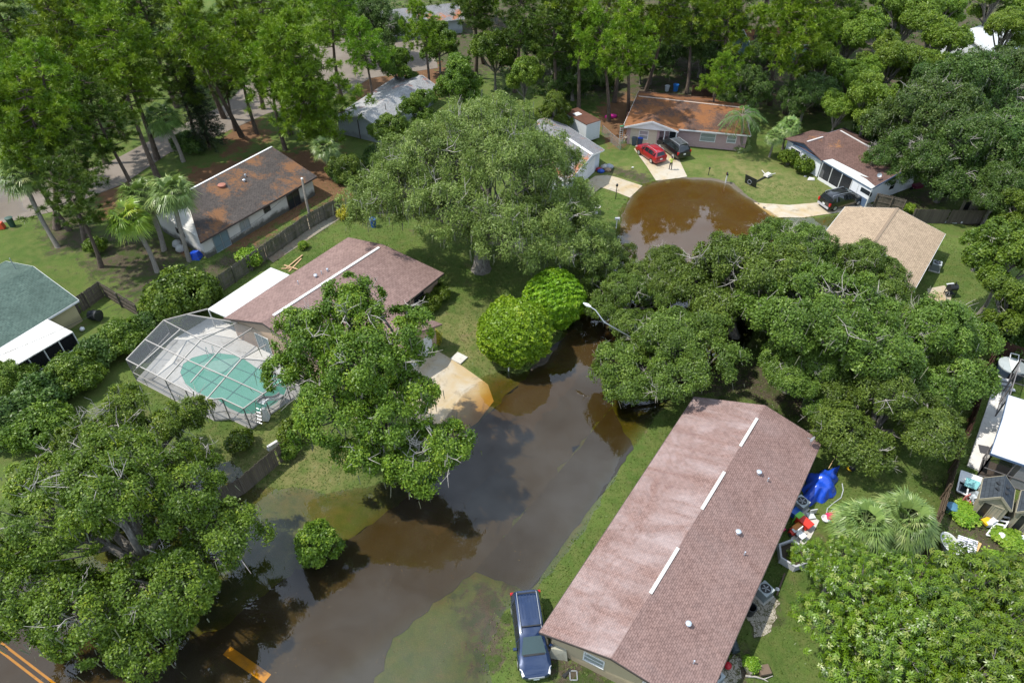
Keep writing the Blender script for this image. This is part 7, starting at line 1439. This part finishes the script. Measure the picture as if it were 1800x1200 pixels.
# pile at the garage
for x, y, l, col, sz in ((1063, 296, 'pale bundle on the heap beside the white garage door', (.46, .44, .40), .5), (1070, 296, 'grey rubbish bag on the heap beside the white garage door', (.30, .32, .35), .55), (1056, 303, 'bright blue bag on the heap beside the white garage door', (.02, .07, .35), .42), (1052, 300, 'dark red bag on the heap beside the white garage door', (.30, .03, .04), .4), (1068, 301, 'brown box on the heap beside the white garage door', (.28, .19, .12), .42)):
    t = thing('rubbish_bag', l, 'bag', G(x, y)); m = MB(); q = G(x, y); m.lathe(q, [(sz * .7, 0), (sz * .95, sz * .3), (sz * .85, sz * .7), (sz * .4, sz * .95), (sz * .12, sz * 1.15)], 9, 0, 1.15, .85); m.build('bag_skin', M('bag ' + str(col), col, .5, .4, 0, .3, 6., .6), t, 50)
# step ladder and junk at the pink house, bits behind it
ld = thing('step_ladder', 'aluminium step ladder leaning left of the pink brick house', 'ladder', G(1092, 250)); b = G(1091, 252); tp = W(1093, 222, 2.4); m = MB(); sd = Vector((.22, .05, 0))
for s_ in (-1, 1): m.bar(b + sd * s_, tp + sd * s_ * .8, .06, .06)
for k in range(1, 8): q = b.lerp(tp, k / 8); m.bar(q - sd, q + sd, .09, .04)
m.build('ladder_frame', M('pale aluminium', (.58, .58, .56), .4, .5, .3), ld); m = MB(); m.bar(tp - sd, tp + sd, .2, .1); m.build('ladder_cap', M('green cap', (.05, .25, .12), .5), ld)
jk = thing('folded_chair', 'pale folded chair beside the step ladder', 'chair', G(1096, 248)); q = G(1097, 249); m = MB(); m.bar(q, q + Vector((.5, .2, .9)), .06, .06); m.bar(q + Vector((.5, 0, 0)), q + Vector((0, .2, .9)), .06, .06); m.box(q + Vector((.25, .1, .55)), (.5, .4, .05), .4); m.build('chair_frame', M('beige plastic', (.48, .42, .33), .6), jk)
pk = thing('pool_float', 'bright pink inflatable lying behind the cargo trailer', 'float', G(1073, 208)); m = MB(); m.tube([G(1064, 208, .15), G(1070, 207, .2), G(1078, 207, .2), G(1083, 206, .15)], [.2, .32, .32, .2], 9); m.build('float_tube', M('pink vinyl', (.62, .03, .28), .35), pk, 60)
can_bin('blue_barrel', 'bright blue barrel behind the pink brick roof ridge', 1187, 160, (.02, .16, .50), .9, .4); can_bin('white_barrel', 'pale barrel behind the pink brick roof ridge', 1172, 160, (.5, .52, .55), .7, .35)
can_bin('purple_bin', 'dark plum tub at the pink brick wall, right of the potted plant', 1212, 252, (.035, .02, .04), .8, .55)
for k, (x, y) in enumerate(((1230, 252), (1238, 252))): can_bin('plant_pot', 'small dark pot under the pink house window, ' + ('nearer the plum tub' if k == 0 else 'farther from the plum tub'), x, y, (.05, .04, .04), .4, .3)
# things round the white stucco house
up = thing('utility_pole', 'weathered wooden utility pole behind the mossy fence', 'pole', G(548, 392)); b = G(548, 392); m = MB(); m.tube([b - Vector((0, 0, .3)), b + Vector((-.05, 0, 2.5)), W(531, 315, 4.9)], [.15, .14, .12], 9); m.build('shaft', BK_PALM, up, 60); m = MB(); q = W(531, 315, 4.9); m.lathe(q, [(.13, 0), (.13, .12), (.05, .18)], 9); m.build('pole_cap', WHITE, up, 40)
bt = thing('blue_tarp', 'blue tarp bundle at the near corner of the white stucco house', 'tarp', G(344, 452)); m = MB(); q = G(344, 452); m.hexa([q + Vector(v) for v in ((-.7, -.5, 0), (.6, -.6, 0), (.7, .4, 0), (-.6, .5, 0), (-.4, -.3, .55), (.4, -.3, .75), (.45, .2, .7), (-.3, .3, .6))]); m.build('tarp_sheet', M('blue tarp plastic', (.012, .065, .46)), bt)
for x, y, l in ((318, 440, 'pale bags by the fan palm trunks at the white gable'), (312, 432, 'grey bag behind the pale bags at the white gable')): t = thing('rubbish_bag', l, 'bag', G(x, y)); m = MB(); m.lathe(G(x, y), [(.4, 0), (.5, .2), (.4, .5), (.1, .7)], 8); m.build('bag_skin', M('bag pale', (.42, .42, .40), .6), t, 50)
def planks(name, label, pts, col=(.42, .28, .16)):
    t = thing(name, label, 'lumber', pts[0][0]); k = M('lumber ' + str(col), col, .8, .2, 0, .2)
    for a, b in pts: m = MB(); m.bar(a, b, .14, .05); m.build('plank', k, t)
planks('lumber_pile', 'loose planks between the mossy fence and the white patio roof', [(G(502, 474, .1), G(532, 450, .12)), (G(495, 473, .06), G(520, 472, .06)), (G(500, 468, .15), G(524, 476, .18)), (G(508, 478, .05), G(530, 455, .05))]); planks('lumber_pile', 'two yellow planks lying beside the striped mattress', [(G(1708, 985, .1), G(1722, 956, .12)), (G(1704, 992, .06), G(1718, 952, .06))], (.55, .36, .16))
mt_ = thing('striped_mattress', 'white and navy striped lounger mattress on the weeds by the brown fence', 'mattress', G(1690, 962)); q0 = G(1676, 972, .12); ex, ey = G(1712, 984) - G(1676, 972), G(1682, 943) - G(1676, 972); ex.z = ey.z = 0; m = MB(); s2 = MB()
for k in range(2): m.obox(q0 + ex * (.5 * k + .01), ex * .47, ey, (0, 0, .12))
for j in range(7): s2.obox(q0 + ey * (.10 + .135 * j) + Vector((0, 0, .12)), ex * .98, ey * .03, (0, 0, .006))
mm = m.build('cushion', M('white canvas', (.66, .66, .68), .8), mt_); s2.build('stripe', M('navy stripe', (.04, .05, .14), .8), mt_)
tub = thing('garden_tub', 'old white bathtub full of yellow green plants by the brown fence', 'bathtub', G(1665, 962)); q = G(1665, 962); m = MB(); m.lathe(q, [(.45, 0), (.62, .5), (.68, .55), (.62, .56), (.5, .25)], 20, 0, .8, 1.25); m.build('tub_body', M('chalky white tub', (.55, .56, .54), .5), tub, 40); lv = Leaves(); rr = np.random.default_rng(3); lv.add(rr, np.array(tuple(q)) + rr.normal(0, 1, (120, 3)) * [.22, .4, .08] + [0, 0, .5], np.tile([0, 0, 1.], (120, 1)), .22, .1, .8); o = lv.build('foliage', L_LIME); o.data.transform(Matrix.Translation(-tub.location)); o.parent = tub
# sheds, frame, ladder and junk on the right
BEI = mat_siding('beige shed siding', (.33, .30, .22), .25, .1); SLATE = mat_shingle('slate shed roof', (.050, .060, .070), (.042, .050, .060), (.02, .025, .03), .25, .5, fade=.2)
def shed(label, A, D, B, open_door, hr=3.0, he=2.1, foot=.15):
    A, D, B = W(*A, he), W(*D, he), W(*B, he); C = D + (B - A); R1_ = (A + D) / 2; R2_ = (B + C) / 2; R1_.z = R2_.z = hr; h = House('garden_shed', label, 'shed', A, B, C, D, R1_, R2_, SLATE, BEI, .12, .12, .07, BEI, foot=foot, group='garden sheds'); L = h.frame('near')[3]
    h.open('near', .12, L * .36, .05, 1.8, 'door_opening', frame=BEI, pane=BLACKPL, bars=0); h.open('near', .50, L * .36, .05, 1.75, 'door', frame=BEI, pane=BEI, bars=1)
    for a, b in ((.35, .12), (.62, .12)):
        for s_ in ('A', 'D'): p = h.on_roof(s_, a, b + .1); m = MB(); m.box(p + Vector((0, 0, .02)), (.22, .35, .08), .3); m.build('skylight', BLACKPL, h.root)
    return h
shed('beige shed with slate roof and an open door beside the teal board', (1722, 876), (1779, 897), (1729, 840), True); shed('beige shed with slate roof at the right edge of the photo', (1787, 899), (1845, 918), (1796, 862), True)
fr = thing('glazed_frame', 'flat white framed panel with a teal board lying on it, left of the beige shed', 'frame', W(1700, 850, .3)); q0, q1, q2, q3 = W(1682, 862, .5), W(1690, 827, .7), W(1729, 841, .7), W(1720, 880, .5); m = MB()
for a, b in ((q0, q1), (q1, q2), (q2, q3), (q3, q0), (q0.lerp(q1, .5), q3.lerp(q2, .5)), (q0.lerp(q3, .45), q1.lerp(q2, .45))): m.bar(a, b, .10, .07)
m.build('frame', WHITE, fr); m = MB(); up_ = Vector((0, 0, .03)); m.hexa([v for v in (q0.lerp(q1, .5), q1, q2, q3.lerp(q2, .5))] + [v + up_ for v in (q0.lerp(q1, .5), q1, q2, q3.lerp(q2, .5))]); m.build('white_panel', WHITE, fr); m = MB(); m.hexa([v - Vector((0, 0, .12)) for v in (q0, q0.lerp(q1, .5), q3.lerp(q2, .5), q3)] + [v - Vector((0, 0, .09)) for v in (q0, q0.lerp(q1, .5), q3.lerp(q2, .5), q3)]); m.build('dark_pane', GLASS, fr)
tl = thing('teal_board', 'teal ribbed board resting on the white framed panel', 'board', W(1708, 848, .8)); a, b, c, d = W(1694, 853, .78), W(1699, 839, .82), W(1724, 848, .82), W(1716, 861, .78); m = MB(); m.hexa([a, b, c, d] + [v + Vector((0, 0, .05)) for v in (a, b, c, d)]); m.build('board', mat_metal_roof('teal ribbed board', (.22, .50, .50), .1, .25), tl)
ps_ = thing('plastic_sheet', 'crumpled clear grey plastic sheet hanging beside the beige shed', 'sheet', W(1712, 880, .3)); vs = []; qs = []; rr = np.random.default_rng(9); a, b, c, d = W(1704, 866, 1.2), W(1722, 862, 1.4), W(1722, 905, .3), W(1708, 895, .2)
for i in range(9):
    for j in range(9): v = a.lerp(b, i / 8).lerp(d.lerp(c, i / 8), j / 8) + Vector(rr.normal(0, .07, 3)); vs.append(tuple(v))
m = MB(); m.v = vs; m.f = [(i * 9 + j, i * 9 + j + 1, (i + 1) * 9 + j + 1, (i + 1) * 9 + j) for i in range(8) for j in range(8)]; m.m = [0] * 64; m.build('sheet', M('grey plastic sheet', (.36, .40, .43), .2, .6, 0, .2), ps_, 60)
ld = thing('step_ladder', 'white step ladder lying in front of the beige shed', 'ladder', G(1750, 930)); a, b = G(1742, 944, .15), G(1762, 916, .5); sd = Vector((.33, -.1, 0)); m = MB()
for s_ in (-1, 1): m.bar(a + sd * s_, b + sd * s_ * .8, .09, .07)
for k in range(6): q = a.lerp(b, k / 5); m.bar(q - sd, q + sd, .13, .05)
m.build('ladder_frame', WHITE, ld)
block_toy('yellow_cart', 'yellow and white plastic cart in front of the open beige shed', 1734, 920, [('tray', YEL_, [('b', (0, 0, .3), (.8, .45, .22), R(20), 1.15)]), ('load', WHT_, [('b', (.15, -.1, .5), (.4, .3, .2), R(30)), ('b', (-.1, -.25, .3), (.3, .25, .3), R(0))]), ('wheel', BLK, [('t', [(-.25, -.25, .12), (-.25, .25, .12)], .12), ('t', [(.25, -.25, .12), (.25, .25, .12)], .12)])], 'cart')
block_toy('white_jug', 'white plastic drum below the white step ladder', 1756, 948, [('drum', WHT_, [('l', (0, 0, 0), [(.26, 0), (.28, .1), (.28, .5), (.12, .6), (.1, .66)])])], 'drum'); block_toy('white_jug', 'white plastic drum at the right edge below the second shed', 1791, 952, [('drum', WHT_, [('t', [(-.3, 0, .25), (.35, .1, .25)], .25)])], 'drum')
block_toy('garden_chair', 'pale red folding chair among weeds left of the beige shed', 1697, 888, [('seat', (.55, .12, .10), [('b', (0, 0, .4), (.45, .45, .05), R(20))]), ('backrest', (.60, .20, .18), [('b', (-.12, .2, .68), (.45, .05, .5), R(20))]), ('leg', (.45, .46, .46), [('t', [(-.2, -.2, 0), (.2, .2, .75)], .02), ('t', [(.2, -.25, 0), (-.2, .2, .75)], .02)])], 'chair')
hp2 = thing('white_hoop', 'white plastic hoop lying in weeds below the red chair', 'hoop', G(1699, 912)); m = MB(); q = G(1699, 911, .1); m.tube([q + Vector((.55 * math.cos(a), .42 * math.sin(a), .1 * math.sin(a * 2))) for a in np.linspace(R(-120), R(120), 14)], .03, 6); m.build('hoop_tube', WHITE, hp2, 60)
can_bin('blue_bin', 'faded blue tub against the brown fence left of the weeds', 1669, 898, (.06, .16, .24), .5, .35)
# behind the tan and plum roofed houses
pg = thing('pergola_frame', 'white bare frame of bars beside the plum brown roof', 'frame', G(1590, 285)); a, b = W(1588, 263, 2.3), W(1624, 280, 2.3); m = MB()
for p_, q_ in ((a, b), (a.lerp(b, .55), W(1598, 284, 2.2)), (b, W(1614, 288, 2.2)), (a.lerp(b, .3), W(1594, 280, 2.2))): m.bar(p_, q_, .07, .07)
for v in (a, b): m.bar((v.x, v.y, .1), v, .07, .07)
m.build('frame_bar', WHITE, pg)
shed('small dark roofed shed beyond the long dark fence', (1693, 352), (1730, 352), (1700, 338), False)
block_toy('white_box', 'pale board lying on the lawn in front of the long dark fence', 1668, 391, [('board', (.5, .55, .52), [('b', (0, 0, .08), (1.4, .5, .06), R(-5))])], 'board'); block_toy('white_bucket', 'two white buckets lying in front of the long dark fence', 1680, 391, [('bucket', WHT_, [('t', [(-.3, 0, .18), (.1, 0, .18)], .18)]), ('bucket', WHT_, [('t', [(.3, -.2, .18), (.6, -.1, .18)], .18)])], 'bucket'); block_toy('yellow_ball', 'yellow toy ball at the fence foot, beside the white buckets', 1704, 389, [('skin', (.6, .38, .02), [('l', (0, 0, 0), [(.1, 0), (.26, .15), (.26, .3), (.1, .45)])])], 'ball')
fb = thing('flatbed_cart', 'white topped cart standing in the shaded puddle at the right edge', 'cart', W(1752, 411, .05)); q = W(1752, 411, .05); m = MB(); m.box(q + Vector((0, 0, .4)), (1.6, .8, .12), R(-8)); m.build('deck_board', WHITE, fb); m = MB()
for x in (-.5, .5): m.tube([q + Vector((x, -.4, .2)), q + Vector((x, .4, .2))], .2, 10)
m.build('wheel', TYRE, fb)
jb = thing('junk_heap', 'dark red wheelbarrow at the right gable of the white and blue house', 'wheelbarrow', G(1610, 334)); q = G(1610, 334); m = MB(); m.box(q + Vector((0, 0, .5)), (.9, .6, .35), .3, 0, 1.25); m.build('tray', M('maroon tray', (.16, .02, .05), .5), jb); m = MB(); m.tube([q + Vector((-.6, -.05, .2)), q + Vector((-.6, .05, .2))], .2, 12); m.build('wheel', TYRE, jb); m = MB()
for s_ in (-.25, .25): m.bar(q + Vector((-.5, s_ * .4, .3)), q + Vector((1.0, s_ + .2, .6)), .04, .04)
m.build('handle', GREYMET, jb)
# left side
bo = thing('upturned_boat', 'upturned pale yellow rowing boat under the thin crowned oak', 'boat', G(128, 778)); c = G(126, 776); d = (G(150, 800) - G(102, 758)); d.z = 0; Lb = d.length; d.normalize(); s_ = Vector((-d.y, d.x, 0)); m = MB(); st_ = np.linspace(-1, 1, 11); rings = []
for f in st_:
    w_ = .62 * max(.04, 1 - abs(f) ** 2.6); hh = .50 * max(.10, 1 - abs(f) ** 3); rings.append([c + d * (f * Lb / 2) + s_ * (w_ * math.cos(a)) + Vector((0, 0, .08 + hh * math.sin(a))) for a in np.linspace(0, math.pi, 9)])
for r0, r1 in zip(rings[:-1], rings[1:]):
    for k in range(8): m.poly([r0[k], r0[k + 1], r1[k + 1], r1[k]])
m.build('hull', M('pale yellow hull', (.56, .50, .33), .5, .4, 0, .1, 2., 0, .3, (.3, .27, .18)), bo, 60); m = MB(); m.bar(c - d * Lb * .46 + Vector((0, 0, .57)), c + d * Lb * .46 + Vector((0, 0, .57)), .06, .05); m.build('keel', M('pale yellow hull', (.56, .5, .33)), bo)
tr_ = thing('tyre', 'dark tyre lying beside the upturned boat', 'tyre', G(143, 757)); m = MB(); m.lathe(G(143, 757), [(.2, 0), (.36, .02), (.38, .12), (.34, .22), (.2, .2)], 18); m.build('tyre_ring', TYRE, tr_, 40)
can_bin('black_tub', 'black tub lying on the lawn beside the cream house', 162, 561, BLK, .9, .5, None, R(-10)); ac = block_toy('garden_bench', 'dark slatted bench against the cream yellow wall', 126, 566, [('slat_seat', (.06, .08, .08), [('b', (0, 0, .42), (1.4, .5, .06), R(30)), ('b', (0, 0, .2), (1.2, .4, .36), R(30))])], 'bench'); block_toy('white_ball', 'white ball on the grass right of the white awning', 146, 581, [('skin', WHT_, [('l', (0, 0, 0), [(.08, 0), (.2, .12), (.2, .26), (.08, .38)])])], 'ball')
can_bin('green_bin', 'dark green wheeled bin at the edge of the dirt road puddle', 23, 398, (.03, .07, .05), 1.0, .35); block_toy('red_cart', 'orange red object at the far left edge of the lawn', 2, 402, [('body', (.62, .08, .03), [('b', (0, 0, .4), (.9, .6, .7), .2, .8)])], 'cart')
wh_ = thing('stone_figures', 'cluster of white garden ornaments by the trimmed shrub at the fence top', 'ornaments', G(482, 786)); m = MB(); rr = random.Random(4)
for k in range(7): q = G(474 + k * 2.6, 790 - k * 1.6); m = MB(); m.lathe(q, [(.16, 0), (.2, .12), (.1, .3), (.12, .42), (.03, .5)], 9); m.build('figure', M('bright ornament', (.66, .64, .64), .6), wh_, 50)
sg = thing('rock', 'pale rock at the driveway corner beside the yellow shrub', 'rock', G(752, 592)); m = MB(); m.lathe(G(752, 590), [(.3, 0), (.4, .2), (.3, .45), (.1, .6)], 8, 0, 1.2, .9); m.build('rock_body', STN, sg, 60)
ph_ = thing('stepping_stone', 'single pale paving slab at the edge of the stained driveway', 'paving slab', G(806, 629)); m = MB(); m.box(G(807, 630, .05), (1.0, 1.1, .1), R(55)); m.build('slab_body', C_PLAIN, ph_)
can_bin('blue_bin', 'blue bin between the mossy oak and the mossy fence end', 657, 398, (.02, .10, .42), .9, .35)
# street light over the oak skirt
sl_ = thing('street_light', 'grey street light on a bent arm between the clipped trees and the low oak', 'street light', G(1118, 640)); b = G(1118, 640); h0 = W(1062, 566, 4.3); hd = W(1036, 538, 5.1); m = MB(); m.tube([b - Vector((0, 0, .2)), b + Vector((-.1, .1, 2.5)), h0, h0.lerp(hd, .6) + Vector((0, 0, .25)), hd], [.09, .075, .055, .045, .04], 8); m.build('pole', GREYMET, sl_, 60); m = MB(); dd = (hd - h0); dd.z = 0; dd.normalize(); m.tube([hd - dd * .15, hd + dd * .2, hd + dd * .6], [.07, .16, .06], 9); m.build('lamp_head', M('pale lamp head', (.60, .62, .64), .4), sl_, 50)
# far cars among the trees
for x, y, l, mt2, rz in ((390, 80, 'white car parked on the dirt road under the top edge pines', carpaint('far white paint', (.55, .55, .56)), .3), (1212, 48, 'pale car behind the far pines', carpaint('far silver paint', (.45, .46, .48)), .1)): car('parked_car', l, G(x, y), rz, SUV, mt2, 1.0, None)
# overhead wires at the left
def wire(label, pts, sag=.5):
    t = thing('overhead_wire', label, 'wire', pts[0]); m = MB(); q = []
    for a, b in zip(pts[:-1], pts[1:]): q += [a.lerp(b, f) - Vector((0, 0, sag * 4 * f * (1 - f))) for f in np.linspace(0, 1, 12)]
    m.tube(q, .018, 4); m.build('wire_line', BLACKPL, t)
wire('thin dark wire running from the utility pole over the awning to the left edge', [W(531, 320, 4.8), W(345, 455, 5.0), W(-40, 640, 5.2)])
